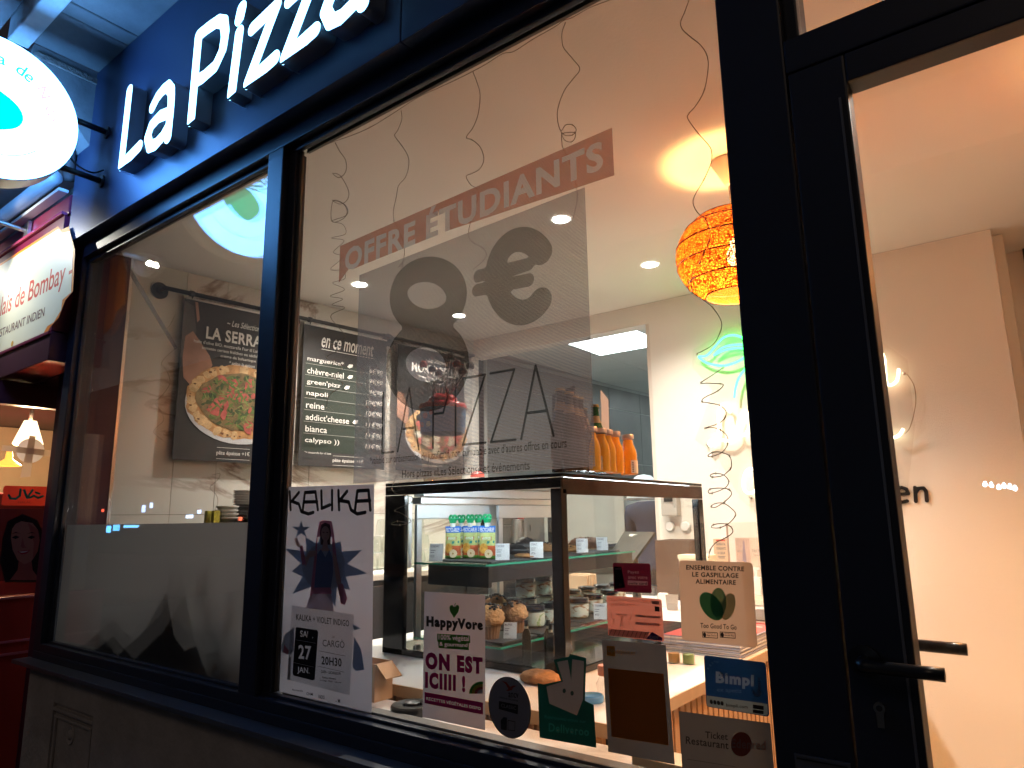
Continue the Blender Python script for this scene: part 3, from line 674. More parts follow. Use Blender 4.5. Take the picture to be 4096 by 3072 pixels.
P = Panel(pt, Vector((-4.294, q0.y - rr_, q0.z - rr_)), Vector((0, 2 * rr_, 0)), Vector((0, 0, 2 * rr_)), Vector((1, 0, 0)))
P.ell(0.5, 0.5, 0.5, 0.5, film('white_paper', (0.80, 0.79, 0.80), 0, 0.5), name='disc')
TAPE = film('masking_tape', (0.62, 0.50, 0.38), 0, 0.5)
P.poly([(-0.50, 0.44), (1.35, 0.30), (1.36, 0.56), (-0.49, 0.66)], TAPE, 'tape'); P.poly([(0.40, 1.12), (0.62, 1.10), (0.60, -0.55), (0.25, -0.60)], TAPE, 'tape')
# restaurant lamps
lp = thing('cone_lamp', 'small lit white cone pendant lamp inside the restaurant', 'lamp', at_x(115, 1745, -5.2))
link('shade', lathe('shade', [(0.02, 0.10), (0.035, 0.10), (0.085, -0.05), (0.075, -0.06)], 20, cap=False), mat('lit_shade', (0.8, 0.7, 0.55), 0.5, emis=(1.0, 0.72, 0.45), es=1.6), lp)
link('cord', tube_mesh('cord', [(0, 0, 0.1), (0, 0, 0.32)], 0.012, 6, 1), mat('dark_block_and_cord', (0.1, 0.08, 0.08)), lp)
ll = bpy.data.lights.new('cone_lamp_light', 'POINT'); ll.energy = 26; ll.color = (1, 0.66, 0.36); ll.shadow_soft_size = 0.06
lo = bpy.data.objects.new('cone_lamp_light', ll); COL.objects.link(lo); lo.parent = lp; lo.location = (0.0, 0, -0.10)
lp2 = thing('brass_lamp', 'small brass lamp glowing amber low inside the restaurant', 'lamp', at_x(35, 1835, -5.0))
link('shade', lathe('shade', [(0.015, 0.05), (0.02, 0.0), (0.07, -0.04), (0.065, -0.045)], 16, cap=False), mat('amber_shade', (0.5, 0.25, 0.05), 0.4, emis=(1.0, 0.4, 0.06), es=1.2), lp2)

# ================================================================== INTERIOR SHELL
wl = thing('wall_left', 'veined marble slab wall behind the hanging menu banners', 'wall', (-3.8, 1.5, 1.4)); wl['kind'] = 'structure'
def wslab(y0, y1, z0, z1, m=MARBLE, name='marble_slab', t=0.0):
    pts = [(wall_x(y0) - 0.03, y0, z0), (wall_x(y0) + t, y0, z0), (wall_x(y1) + t, y1, z0), (wall_x(y1) - 0.03, y1, z0)]
    pts += [(p[0], p[1], z1) for p in pts]
    return link(name, mesh(name, [Vector(p) - wl.location for p in pts], BOXF), m, wl)
ys = [0.322, 0.62, 0.86, 1.46, 2.06, 2.66, 2.918]
for i in range(len(ys) - 1):
    wslab(ys[i] + 0.0015, ys[i + 1] - 0.0015, 0.002, 1.349); wslab(ys[i] + 0.0015, ys[i + 1] - 0.0015, 1.352, 2.748)
wslab(0.322, 2.918, 0.002, 2.748, mat('joint_filler', (0.22, 0.18, 0.15), 0.8), 'slab_joint', -0.004)
wslab(0.06, 0.306, 0.002, 2.748, BURGD, 'dark_jamb', 0.012)
wslab(0.306, 0.321, 0.002, 2.748, CHROME, 'corner_strip', 0.016)
bw = thing('wall_back', 'white back wall carrying the neon sign and small menus', 'wall', (-1.0, 2.95, 1.4)); bw['kind'] = 'structure'
box('wall', -2.03, -0.066, 2.92, 3.04, 0, 2.749, WHITEWALL, bw)
box('lintel', -3.62, -2.03, 2.92, 3.04, 2.605, 2.749, WHITEWALL, bw)
box('jamb_strip', -2.06, -2.03, 2.93, 3.05, 0, 2.605, mat('jamb_trim', (0.7, 0.62, 0.55), 0.6), bw)
box('wall', -0.066, -0.02, 3.04, 3.5, 0, 2.749, WHITEWALL, bw)
box('wall', -0.02, 2.6, 3.4, 3.5, 0, 2.749, WHITEWALL, bw)
box('wall_end_trim', -3.66, -3.61, 2.90, 2.98, 0, 2.605, WHITEWALL, bw)
wr_ = tag(box('wall_right', 2.5, 2.6, 0.06, 3.4, 0, 2.75, WHITEWALL), None, None, kind='structure')
kt = thing('kitchen_walls', 'slate tiled kitchen wall seen through the opening', 'wall', (-3.5, 4.5, 1.4)); kt['kind'] = 'structure'
def kx(y): return -3.565 + 0.07 * (y - 3.2)
def kslab(y0, y1, z0, z1, m, name, t):
    pts = [(kx(y0) - 0.03, y0, z0), (kx(y0) + t, y0, z0), (kx(y1) + t, y1, z0), (kx(y1) - 0.03, y1, z0)]
    pts += [(p[0], p[1], z1) for p in pts]
    return link(name, mesh(name, [Vector(p) - kt.location for p in pts], BOXF), m, kt)
kslab(3.04, 6.6, 0, 2.65, GROUT, 'grout_bed', 0.0)
for yy in np.arange(3.05, 6.5, 0.60):
    z_ = 0.05
    for h in (0.6, 0.6, 0.6, 0.55, 0.22):
        kslab(yy, yy + 0.594, z_, z_ + h - 0.007, DARKTILE, 'wall_tile', 0.006); z_ += h
box('end_wall', -3.7, -1.4, 6.5, 6.6, 0, 2.65, mat('kitchen_white', (0.68, 0.72, 0.71), 0.5), kt)
box('side_wall', -1.5, -1.4, 3.05, 6.5, 0, 2.65, mat('kitchen_white', (0.68, 0.72, 0.71), 0.5), kt)
kc = thing('kitchen_ceiling', 'suspended white tile ceiling of the kitchen', 'ceiling', (-2.5, 4.5, 2.66)); kc['kind'] = 'structure'
box('ceiling_board', -3.7, -1.4, 3.04, 6.6, 2.668, 2.70, mat('ceiling_grid', (0.22, 0.24, 0.24), 0.7), kc)
PX0, PY0 = -2.865, 3.10
cols = [PX0 - 0.6, PX0, PX0 + 0.6, PX0 + 1.2]; rows = [PY0 + 0.6 * i for i in range(6)]
led = glow('led_panel_light', (0.86, 0.96, 1.0), 8.0)
for i, cx_ in enumerate(cols):
    for j, ry in enumerate(rows):
        if (i == 1 and j == 0) or (i == 3 and j == 2) or (i == 1 and j == 4): continue
        box('ceiling_tile', cx_ + 0.004, cx_ + 0.596, ry + 0.004, ry + 0.596, 2.652, 2.667, TILEW, kc)
for n_, (i, j, lb) in enumerate(((1, 0, 'large square lit panel in the kitchen ceiling nearest the lintel'), (3, 2, 'second lit ceiling panel mostly hidden by the white wall edge'), (1, 4, 'far lit ceiling panel deep in the kitchen'))):
    pl = thing('ceiling_light', lb, 'ceiling light', (cols[i] + 0.3, rows[j] + 0.3, 2.655), group='square kitchen ceiling lights')
    x0, y0 = cols[i], rows[j]
    box('frame', x0 + 0.002, x0 + 0.598, y0 + 0.002, y0 + 0.012, 2.648, 2.667, ALU, pl); box('frame', x0 + 0.002, x0 + 0.598, y0 + 0.588, y0 + 0.598, 2.648, 2.667, ALU, pl)
    box('diffuser', x0 + 0.004, x0 + 0.596, y0 + 0.0125, y0 + 0.5875, 2.650, 2.660, led, pl)

# ------------------------------------------------------------------ ceiling spots
SPOTM = glow('spot_lens_light', (1.0, 0.98, 0.94), 60.0)
sp0 = None
spots = [(-3.24, 1.40, 'recessed ceiling spot at the left banner edge'), (-1.736, 1.396, 'recessed ceiling spot behind the top right of the banner'), (-3.22, 2.30, 'recessed ceiling spot above the menu rail end'), (-1.68, 2.25, 'recessed ceiling spot left of the woven pendant'), (0.4, 0.9, 'unseen ceiling spot added for light over the entrance'), (-3.0, 0.35, None)]  # the spot over the entrance is unseen, added as fill
for i, (x, y, lb) in enumerate(spots):
    if lb is None: continue
    if sp0 is None:
        sp0 = thing('ceiling_spot', lb, 'ceiling light', (x, y, 2.749), group='recessed ceiling spots')
        link('trim_ring', lathe('trim_ring', [(0.041, -0.001), (0.050, -0.004), (0.056, 0.0)], 24, cap=False), mat('spot_white', (0.8, 0.8, 0.78)), sp0)
        link('lens', lathe('lens', [(0.0, -0.003), (0.040, -0.003), (0.040, 0.0)], 24), SPOTM, sp0)
        t = sp0
    else: t = dup(sp0, (x, y, 2.749), label=lb)
    l = bpy.data.lights.new('spot_light', 'SPOT'); l.energy = 5 if x > -0.5 else (66 if y < 2 else (52 if x < -2.5 else 9)); l.color = (1.0, 0.89, 0.75) if x > -2.5 else (1.0, 0.92, 0.83); l.spot_size = math.radians(136); l.spot_blend = 1.0; l.shadow_soft_size = 0.035
    lo = bpy.data.objects.new('spot_light', l); COL.objects.link(lo); lo.parent = t; lo.location = (0, 0, -0.03)

# ------------------------------------------------------------------ woven pendant lamps
def shade_mat():
    m, n, o = _new('woven_rattan'); tc = n.nodes.new('ShaderNodeTexCoord')
    wv = n.nodes.new('ShaderNodeTexVoronoi'); wv.feature = 'DISTANCE_TO_EDGE'; wv.inputs['Scale'].default_value = 46
    mp = n.nodes.new('ShaderNodeMapping'); mp.inputs['Scale'].default_value = (1, 1, 1.5); n.links.new(tc.outputs['Object'], mp.inputs[0]); n.links.new(mp.outputs[0], wv.inputs['Vector'])
    v2 = n.nodes.new('ShaderNodeTexVoronoi'); v2.feature = 'DISTANCE_TO_EDGE'; v2.inputs['Scale'].default_value = 90; n.links.new(mp.outputs[0], v2.inputs['Vector'])
    r1 = n.nodes.new('ShaderNodeMapRange'); r1.inputs[1].default_value = 0.03; r1.inputs[2].default_value = 0.10; n.links.new(wv.outputs[0], r1.inputs[0])
    r2 = n.nodes.new('ShaderNodeMapRange'); r2.inputs[1].default_value = 0.06; r2.inputs[2].default_value = 0.22; n.links.new(v2.outputs[0], r2.inputs[0])
    mu = n.nodes.new('ShaderNodeMath'); mu.operation = 'MULTIPLY'; n.links.new(r1.outputs[0], mu.inputs[0]); n.links.new(r2.outputs[0], mu.inputs[1])
    d = n.nodes.new('ShaderNodeBsdfDiffuse'); d.inputs[0].default_value = (0.22, 0.075, 0.02, 1)
    t = n.nodes.new('ShaderNodeBsdfTranslucent'); 
    cr = n.nodes.new('ShaderNodeMix'); cr.data_type = 'RGBA'; cr.inputs[6].default_value = (0.02, 0.003, 0.0005, 1); cr.inputs[7].default_value = (0.50, 0.145, 0.018, 1); n.links.new(mu.outputs[0], cr.inputs[0]); n.links.new(cr.outputs[2], t.inputs[0])
    mx = n.nodes.new('ShaderNodeMixShader'); mx.inputs[0].default_value = 0.55; n.links.new(d.outputs[0], mx.inputs[1]); n.links.new(t.outputs[0], mx.inputs[2])
    tr = n.nodes.new('ShaderNodeBsdfTransparent'); m2 = n.nodes.new('ShaderNodeMixShader')
    s2 = n.nodes.new('ShaderNodeMath'); s2.operation = 'MULTIPLY'; s2.inputs[1].default_value = 0.13; n.links.new(mu.outputs[0], s2.inputs[0])
    n.links.new(s2.outputs[0], m2.inputs[0]); n.links.new(mx.outputs[0], m2.inputs[1]); n.links.new(tr.outputs[0], m2.inputs[2]); n.links.new(m2.outputs[0], o.inputs[0]); return m
RAT = shade_mat(); DK = mat('dark_rattan', (0.06, 0.02, 0.008), 0.7)
pn = thing('pendant_lamp', 'lit orange woven globe pendant half hidden by the black door post', 'pendant lamp', (-0.885, 1.359, 2.335), group='woven pendant lamps')
R_ = 0.232; prof = []
for i in range(25):
    a = math.radians(-58 + i * (58 + 54) / 24); prof.append((R_ * math.cos(a) * (1.0 if a > 0 else 1), 0.178 * math.sin(a) * 1.12))
link('woven_shade', lathe('woven_shade', prof, 48, cap=False), RAT, pn)
for k in (0, 5, 10, 15, 20, 24):
    r, z = prof[k]; link('hoop', tube_mesh('hoop', [((r + 0.001) * math.cos(t), (r + 0.001) * math.sin(t), z) for t in [2 * PI * i / 40 for i in range(41)]], 0.0028, 5, 1), DK, pn)
for k in range(12):
    a = 2 * PI * k / 12; link('rib', tube_mesh('rib', [((r + 0.001) * math.cos(a + 0.5 * math.sin(z * 9)), (r + 0.001) * math.sin(a + 0.5 * math.sin(z * 9)), z) for r, z in prof[::3]], 0.0014, 4, 1), DK, pn)
link('cord', tube_mesh('cord', [(0, 0, 0.06), (0, 0, 0.32)], 0.004, 8, 1), WHITEP, pn)
link('ceiling_cap', lathe('ceiling_cap', [(0.012, 0.305), (0.018, 0.31), (0.066, 0.405), (0.066, 0.413)], 32), mat('cap_white', (0.62, 0.55, 0.48), 0.5), pn)
link('bulb', lathe('bulb', [(0.0, -0.045), (0.02, -0.04), (0.031, -0.015), (0.03, 0.008), (0.014, 0.04), (0.013, 0.06)], 16), glow('warm_bulb', (1.0, 0.72, 0.32), 40.0), pn)
pl_ = bpy.data.lights.new('bulb_light', 'POINT'); pl_.energy = 58; pl_.color = (1.0, 0.44, 0.13); pl_.shadow_soft_size = 0.05
def bulb_light(par, x=0.052):
    lo = bpy.data.objects.new('bulb_light', pl_); COL.objects.link(lo); lo.parent = par; lo.location = (0, 0, -0.085)
bulb_light(pn)
pn2 = dup(pn, (0.42, 1.359, 2.335), 0, 'second woven pendant lamp inside by the entrance door'); pl_ = pl_.copy(); pl_.energy = 38; bulb_light(pn2)

# ------------------------------------------------------------------ banners on a pipe rail
rl = thing('menu_rail', 'black pipe rail on flanges carrying the three menu banners', 'rail', (wall_x(1.6) + 0.06, 1.6, 2.60))
def wp(y, z, off): return Vector((wall_x(y, off), y, z))
PIPE = mat('black_iron_pipe', (0.03, 0.024, 0.024), 0.5, var=0.2)
link('pipe', tube_mesh('pipe', [wp(0.46, 2.605, 0.06), wp(2.86, 2.605, 0.06)], 0.0125, 10, 1), PIPE, rl, -rl.location)
for yy in (0.47, 1.30, 2.06, 2.84):
    link('elbow', tube_mesh('elbow', [wp(yy, 2.605, 0.06), wp(yy, 2.602, 0.035), wp(yy, 2.60, 0.0)], 0.013, 10, 3), PIPE, rl, -rl.location)
    o = link('flange', lathe('flange', [(0, 0.014), (0.018, 0.014), (0.022, 0.008), (0.048, 0.007), (0.048, 0.0)], 20), PIPE, rl, wp(yy, 2.60, 0.001) - rl.location); o.rotation_euler = (0, PI / 2, 0)
for yy in (0.62, 1.20, 1.38, 1.98, 2.14, 2.74):
    o = link('coupling', lathe('coupling', [(0.016, -0.012), (0.018, -0.010), (0.018, 0.010), (0.016, 0.012)], 12), PIPE, rl, wp(yy, 2.605, 0.06) - rl.location); o.rotation_euler = (PI / 2, 0, 0)
DG = mat('banner_charcoal', (0.030, 0.026, 0.026), 0.6, var=0.25, vs_=2.5); DGR = mat('banner_green_black', (0.018, 0.026, 0.018), 0.55, var=0.15)
PWH = mat('banner_white_print', (0.72, 0.68, 0.64), 0.6, var=0)
def banner(y0, label, m, nm='menu_banner'):
    t = thing(nm, label, 'banner', wp(y0, 1.65, 0.045), group='menu banners hanging on the rail')
    a, b = wp(y0, 1.650, 0.045), wp(y0 + 0.66, 1.650, 0.045); u = b - a; nrm = Vector((0.995, -0.0995, 0))
    # gently waving cloth
    vs_, fs = [], []; N = 14
    for i in range(N + 1):
        wv_ = 0.004 * math.sin(i * 0.9 + y0 * 4)
        for z_ in (0.0, 0.925): vs_.append(a + u * (i / N) + nrm * (wv_ * 0) + Vector((0, 0, z_)) - t.location); vs_.append(a + u * (i / N) - nrm * 0.002 + Vector((0, 0, z_)) - t.location)
    for i in range(N): k = 4 * i; fs += [(k, k + 4, k + 6, k + 2), (k + 1, k + 3, k + 7, k + 5)]
    fs += [(0, 2, 3, 1), (4 * N, 4 * N + 1, 4 * N + 3, 4 * N + 2)]
    link('cloth', mesh('cloth', vs_, fs), m, t)
    link('hem_bar', tube_mesh('hem_bar', [a + Vector((0, 0, 0.93)), b + Vector((0, 0, 0.93))], 0.006, 8, 1), PWH, t, -t.location)
    for q in (0.06, 0.94): link('hanging_loop', tube_mesh('hanging_loop', [a + u * q + Vector((0, 0, 0.925)), a + u * q + Vector((0.014, 0, 0.955)), a + u * q + Vector((0.0, 0, 0.972))], 0.0035, 6, 2), PIPE, t, -t.location)
    return t, Panel(t, a, u, Vector((0, 0, 0.925)), nrm, step=0.0005)
CRUST = mat('pizza_crust_print', (0.50, 0.25, 0.09), 0.6, var=0.45, vs_=22); CRUSTL = mat('pizza_crust_light', (0.66, 0.42, 0.20), 0.6, var=0.3, vs_=30)
SAUCE = mat('pizza_inner_print', (0.20, 0.13, 0.05), 0.6, var=0.5, vs_=25); HAM = mat('ham_print', (0.46, 0.09, 0.07), 0.6, var=0.35, vs_=30); LEAF = mat('rocket_print', (0.10, 0.16, 0.03), 0.6, var=0.5, vs_=25); LEAFD = mat('rocket_dark_print', (0.04, 0.07, 0.015), 0.6, var=0.4); LEAFL = mat('rocket_light_print', (0.24, 0.28, 0.08), 0.6, var=0.4)
PSK = mat('arm_skin_print', (0.36, 0.18, 0.12), 0.6, var=0.25, vs_=8); PLATE = mat('plate_print', (0.55, 0.54, 0.56), 0.5); CHAR = mat('crust_char_print', (0.16, 0.06, 0.02), 0.7)
def blob(rs_, cx_, cy_, r, asp, n=12, j=0.3, rot=0):
    o = []
    for i in range(n):
        t = 2 * PI * i / n; q = r * (1 + j * (rs_.random() - 0.5)); a, b = q * math.cos(t), q * math.sin(t) * asp
        o.append((cx_ + a * math.cos(rot) - b * math.sin(rot), cy_ + a * math.sin(rot) + b * math.cos(rot)))
    return o
def many(P, polys, m, name):
    vs_, fs = [], []
    for q, pl in enumerate(polys):
        k = len(vs_); vs_ += [(a, b, 0.00006 * (q % 5)) for a, b in pl]; fs.append(tuple(range(k, k + len(pl))))
    P.put(vs_, fs, m, name)
def pizza_print(P, cx_, cy_, r, asp, seed, toppings):
    rs_ = random.Random(seed); ax = P.W / P.H
    def A(pl): return [(cx_ + x, cy_ + y * ax) for x, y in pl]
    P.poly(A(blob(rs_, 0.01, -0.035, r * 1.03, asp, 40, 0.0)), PLATE, 'plate_print')
    P.poly(A(blob(rs_, 0, 0, r, asp, 48, 0.06)), CRUST, 'crust_print')
    many(P, [A(blob(rs_, r * 0.90 * math.cos(t), r * 0.90 * asp * math.sin(t), r * rs_.uniform(0.05, 0.11), 0.7, 8, 0.5, t)) for t in [rs_.uniform(0, 6.28) for _ in range(46)]], CRUSTL, 'crust_highlight_print')
    many(P, [A(blob(rs_, r * 0.93 * math.cos(t), r * 0.93 * asp * math.sin(t), r * rs_.uniform(0.012, 0.035), 0.8, 6, 0.5)) for t in [rs_.uniform(0, 6.28) for _ in range(30)]], CHAR, 'crust_char_print')
    P.poly(A(blob(rs_, 0, 0.004, r * 0.80, asp * 0.98, 40, 0.08)), SAUCE, 'pizza_inner_print')
    for (m_, cnt, rmin, rmax, asp2, nm) in toppings:
        pl = []
        for _ in range(cnt):
            q = r * 0.72 * math.sqrt(rs_.random()); t = rs_.uniform(0, 6.28)
            pl.append(A(blob(rs_, q * math.cos(t), q * math.sin(t) * asp, r * rs_.uniform(rmin, rmax), asp2, 9, 0.7, rs_.uniform(0, 3.1))))
        many(P, pl, m_, nm)
# 1: La Serrano
t, P = banner(0.59, 'dark banner headed LA SERRANO with a large rocket and ham pizza', DG)
P.poly([(0.0, 0.985), (0.08, 0.96), (0.12, 0.80), (0.07, 0.66), (0.0, 0.62)], mat('apron_shade', (0.09, 0.075, 0.07), 0.6, var=0.3)); 
P.poly([(0.03, 0.76), (0.09, 0.80), (0.16, 0.74), (0.25, 0.66), (0.28, 0.60), (0.20, 0.52), (0.10, 0.46), (0.04, 0.50), (0.02, 0.62)], PSK, 'arm_print')
P.poly([(0.86, 0.52), (0.93, 0.62), (1.0, 0.66), (1.0, 0.36), (0.93, 0.34)], PSK, 'arm_print')
P.poly([(0.09, 0.99), (0.115, 0.99), (0.14, 0.88), (0.12, 0.86)], PSK, 'finger_print')
P.poly([(0.76, 0.60), (0.82, 0.62), (0.88, 0.40), (0.80, 0.40)], mat('cloth_print', (0.20, 0.20, 0.22), 0.6))
pizza_print(P, 0.545, 0.385, 0.475, 0.70, 3, [(LEAFD, 90, 0.03, 0.08, 0.5, 'rocket_dark_print'), (HAM, 16, 0.08, 0.15, 0.6, 'ham_print'), (LEAF, 120, 0.02, 0.09, 0.28, 'rocket_print'), (LEAFL, 80, 0.02, 0.08, 0.16, 'rocket_light_print'), (HAM, 6, 0.05, 0.1, 0.6, 'ham_print')])
P.text('~ Les Sélections ~', 0.38, 0.875, 0.76, 0.915, PWH, shear=0.35, bold=0.01)
P.text('LA SERRANO', 0.20, 0.765, 0.90, 0.845, PWH, bold=0.055)
P.text("huile d'olive BIO, mozzarella Fior di Latte, jambon Serrano", 0.10, 0.722, 0.97, 0.750, PWH)
P.text('tomates cerises fraîches ou séchées*, roquette,', 0.17, 0.688, 0.90, 0.715, PWH)
P.text('crème de balsamique IGP', 0.34, 0.655, 0.74, 0.680, PWH)
P.text('* selon la saison', 0.42, 0.622, 0.66, 0.645, PWH, shear=0.3)
P.text('13€50', 0.80, 0.585, 0.97, 0.63, PWH, bold=0.03)
P.text('pâte épaisse +1€', 0.36, 0.035, 0.66, 0.068, PWH, bold=0.02)
P.rect(0.36, 0.085, 0.66, 0.0875, PWH); P.rect(0.36, 0.015, 0.66, 0.0175, PWH)
# 2: en ce moment
t, P = banner(1.351, 'charcoal menu banner headed en ce moment with eight priced pizzas', DG)
P.rect(0.03, 0.10, 0.80, 0.74, DGR)
P.text('en ce moment', 0.20, 0.855, 0.83, 0.945, PWH, bold=0.02, shear=0.25)
P.rect(0.20, 0.838, 0.84, 0.842, PWH)
rows_ = [('marguerite*', '6€90', 1), ('chèvre-miel', '9€90', 1), ("green'pizz", '9€90', 1), ('napoli', '10€90', 0), ('reine', '10€90', 0), ("addict'cheese", '11€90', 1), ('bianca', '11€90', 0), ('calypso ))', '11€90', 0)]
yy = 0.775
for nm_, pr, lf in rows_:
    wd = 0.036 * len(nm_) + 0.02
    P.text(nm_, 0.05, yy - 0.045, 0.05 + wd, yy - 0.002, PWH, bold=0.012)
    P.text(pr, 0.95 - 0.042 * len(pr), yy - 0.050, 0.95, yy - 0.014, PWH, bold=0.01, shear=0.15)
    if lf: P.poly([(0.09 + wd, yy - 0.033), (0.115 + wd, yy - 0.012), (0.16 + wd, yy - 0.010), (0.15 + wd, yy - 0.032), (0.115 + wd, yy - 0.042)], PWH, 'leaf_mark')
    if nm_[0] != 'c' or nm_[1] != 'a': P.rect(0.03, yy - 0.058, 0.95, yy - 0.0555, mat('banner_rule', (0.35, 0.33, 0.31), 0.6))
    yy -= 0.0825
P.rect(0.77, 0.13, 0.774, 0.77, mat('banner_rule', (0.35, 0.33, 0.31), 0.6))
P.text('*= mozzarella fior di latte', 0.05, 0.085, 0.34, 0.10, PWH)
P.text('pâte épaisse +1€', 0.36, 0.030, 0.72, 0.062, PWH, bold=0.02)
P.rect(0.36, 0.078, 0.72, 0.080, PWH); P.rect(0.36, 0.012, 0.72, 0.014, PWH)
# 3: Mortabella
t, P = banner(2.11, 'dark banner headed MORTABELLA seen through the mesh poster', DG)
P.text('~ Les Sélections ~', 0.40, 0.90, 0.78, 0.935, PWH, shear=0.35)
P.text('MORTABELLA', 0.20, 0.80, 0.92, 0.875, PWH, bold=0.03)
P.text('mozzarella Fior di Latte, mortadelle', 0.30, 0.755, 0.85, 0.78, PWH); P.text('burrata, pistaches', 0.40, 0.72, 0.75, 0.745, PWH)
P.poly([(0.0, 0.62), (0.08, 0.60), (0.17, 0.48), (0.14, 0.36), (0.0, 0.42)], PSK, 'arm_print')
pizza_print(P, 0.58, 0.32, 0.46, 0.66, 9, [(HAM, 26, 0.10, 0.18, 0.7, 'ham_print'), (LEAF, 50, 0.02, 0.06, 0.3, 'rocket_print'), (mat('burrata_print', (0.6, 0.55, 0.45), 0.6), 8, 0.08, 0.16, 0.8, 'burrata_print')])
P.text('pâte épaisse +1€', 0.36, 0.035, 0.66, 0.068, PWH, bold=0.02)

# ------------------------------------------------------------------ window ledge and counter
lg = thing('window_ledge', 'white marble window ledge running along the inside of the panes', 'ledge', (-2.0, 0.1, 0.79))
box('ledge_slab', -3.55, -0.42, 0.051, 0.155, 0.772, 0.800, WMARBLE, lg, bev=0.002)
box('ledge_front', -3.55, -0.42, 0.0515, 0.14, 0.0, 0.771, WHITEWALL, lg)
ct = thing('service_counter', 'white topped service counter with oak edge and vertical oak slats', 'counter', (-1.5, 1.5, 0.8))
box('counter_top', -2.25, -0.865, 0.205, 2.80, 0.798, 0.828, CREAM, ct, bev=0.001)
box('edge_trim', -0.8649, -0.860, 0.200, 2.80, 0.797, 0.829, OAK, ct, bev=0.001)
box('edge_trim', -2.25, -0.866, 0.200, 0.2049, 0.797, 0.829, OAK, ct, bev=0.001)
box('counter_body', -2.20, -0.930, 0.29, 2.80, 0.0, 0.796, DARK, ct)
n_sl = 62
sm0 = None
for i in range(n_sl):
    y0 = 0.285 + i * 0.0405
    b = box('slat', -0.928, -0.905, y0, y0 + 0.030, 0.02, 0.776, SLAT if i % 7 else mat('oak_slat_pale', (0.50, 0.27, 0.12), 0.5, var=0.2), ct, bev=0.002, seg=1) if sm0 is None or i % 7 == 0 else None
    if b is None:
        b = sm0.copy(); COL.objects.link(b); b.location = (sm0.location.x, y0 + 0.015 - ct.location.y, sm0.location.z)
    elif sm0 is None: sm0 = b
sx0 = None
for i in range(30):
    x0 = -0.935 - i * 0.0405
    if sx0 is None: sx0 = box('slat', x0 - 0.030, x0, 0.262, 0.285, 0.02, 0.776, SLAT, ct, bev=0.002, seg=1); xb0 = sx0.location.x
    else:
        b = sx0.copy(); COL.objects.link(b); b.location = (xb0 - i * 0.0405, sx0.location.y, sx0.location.z)

# ------------------------------------------------------------------ display case
dc = thing('display_case', 'black framed glass pastry display case standing on the counter', 'display case', (-1.6, 1.08, 0.83))
XL, XR, Y0, Y1, ZB, ZT = -2.005, -1.205, 0.523, 1.645, 0.829, 1.440
def db(name, *a, m=BLACKG, b=0.003, p=None): return box(name, *a, m, p or dc, bev=b)
db('top_panel', XL, XR, Y0, Y1, ZT - 0.012, ZT)
db('top_border', XL, XR - 0.001, Y0, Y0 + 0.008, ZT - 0.046, ZT - 0.013)
db('top_border', XR - 0.008, XR, Y0 + 0.009, Y1, ZT - 0.066, ZT - 0.013, m=mat('brown_black_gloss', (0.03, 0.016, 0.012), 0.2))
db('corner_post', XR - 0.040, XR, Y0, Y0 + 0.034, ZB, ZT - 0.047)
db('corner_post', XL + 0.0, XL + 0.105, Y0, Y0 + 0.02, ZB, ZT - 0.047)
db('corner_post', XR - 0.030, XR - 0.0, Y1 - 0.05, Y1, ZB, ZT - 0.067)
db('corner_post', XL, XL + 0.04, Y1 - 0.04, Y1, ZB, ZT - 0.067)
db('base', XL, XR, Y0, Y1, ZB, ZB + 0.022)
db('shelf_beam', -1.80, -1.52, 0.548, 0.566, 1.075, 1.143, m=mat('grey_black_beam', (0.010, 0.011, 0.014), 0.45))
db('shelf_beam', -1.545, -1.527, 0.567, 1.58, 1.090, 1.143, m=mat('grey_black_beam', (0.010, 0.011, 0.014), 0.45))
db('shelf_beam', -1.80, -1.46, 0.548, 0.566, 0.835, 0.885, m=mat('grey_black_beam', (0.010, 0.011, 0.014), 0.45))
db('shelf_beam', -1.485, -1.467, 0.567, 1.58, 0.838, 0.885, m=mat('grey_black_beam', (0.010, 0.011, 0.014), 0.45))
sh = db('glass_shelf', -1.86, -1.525, 0.540, 1.60, 1.1445, 1.1505, m=SHELFG, b=0)
db('shelf_edge', -1.86, -1.5245, 0.5385, 0.5399, 1.1440, 1.1510, m=GREENG, b=0); db('shelf_edge', -1.5249, -1.5235, 0.540, 1.60, 1.1440, 1.1510, m=GREENG, b=0)
db('glass_shelf', -1.86, -1.465, 0.540, 1.60, 0.887, 0.893, m=SHELFG, b=0)
db('shelf_edge', -1.86, -1.4645, 0.5385, 0.5399, 0.8865, 0.8935, m=GREENG, b=0); db('shelf_edge', -1.4649, -1.4635, 0.540, 1.60, 0.8865, 0.8935, m=GREENG, b=0)
db('front_glass', XL + 0.106, XR - 0.041, Y0 + 0.004, Y0 + 0.008, ZB + 0.023, ZT - 0.047, m=THIN, b=0)
db('side_glass', XR - 0.008, XR - 0.004, Y0 + 0.035, Y1 - 0.051, ZB + 0.023, ZT - 0.067, m=THIN, b=0)
db('side_panel', XL, XL + 0.004, Y0 + 0.02, 0.62, ZB + 0.022, ZT - 0.047)
db('side_panel', XL + 0.105, XL + 0.109, Y0 + 0.02, 0.56, ZB + 0.3, ZT - 0.05, m=ALU)
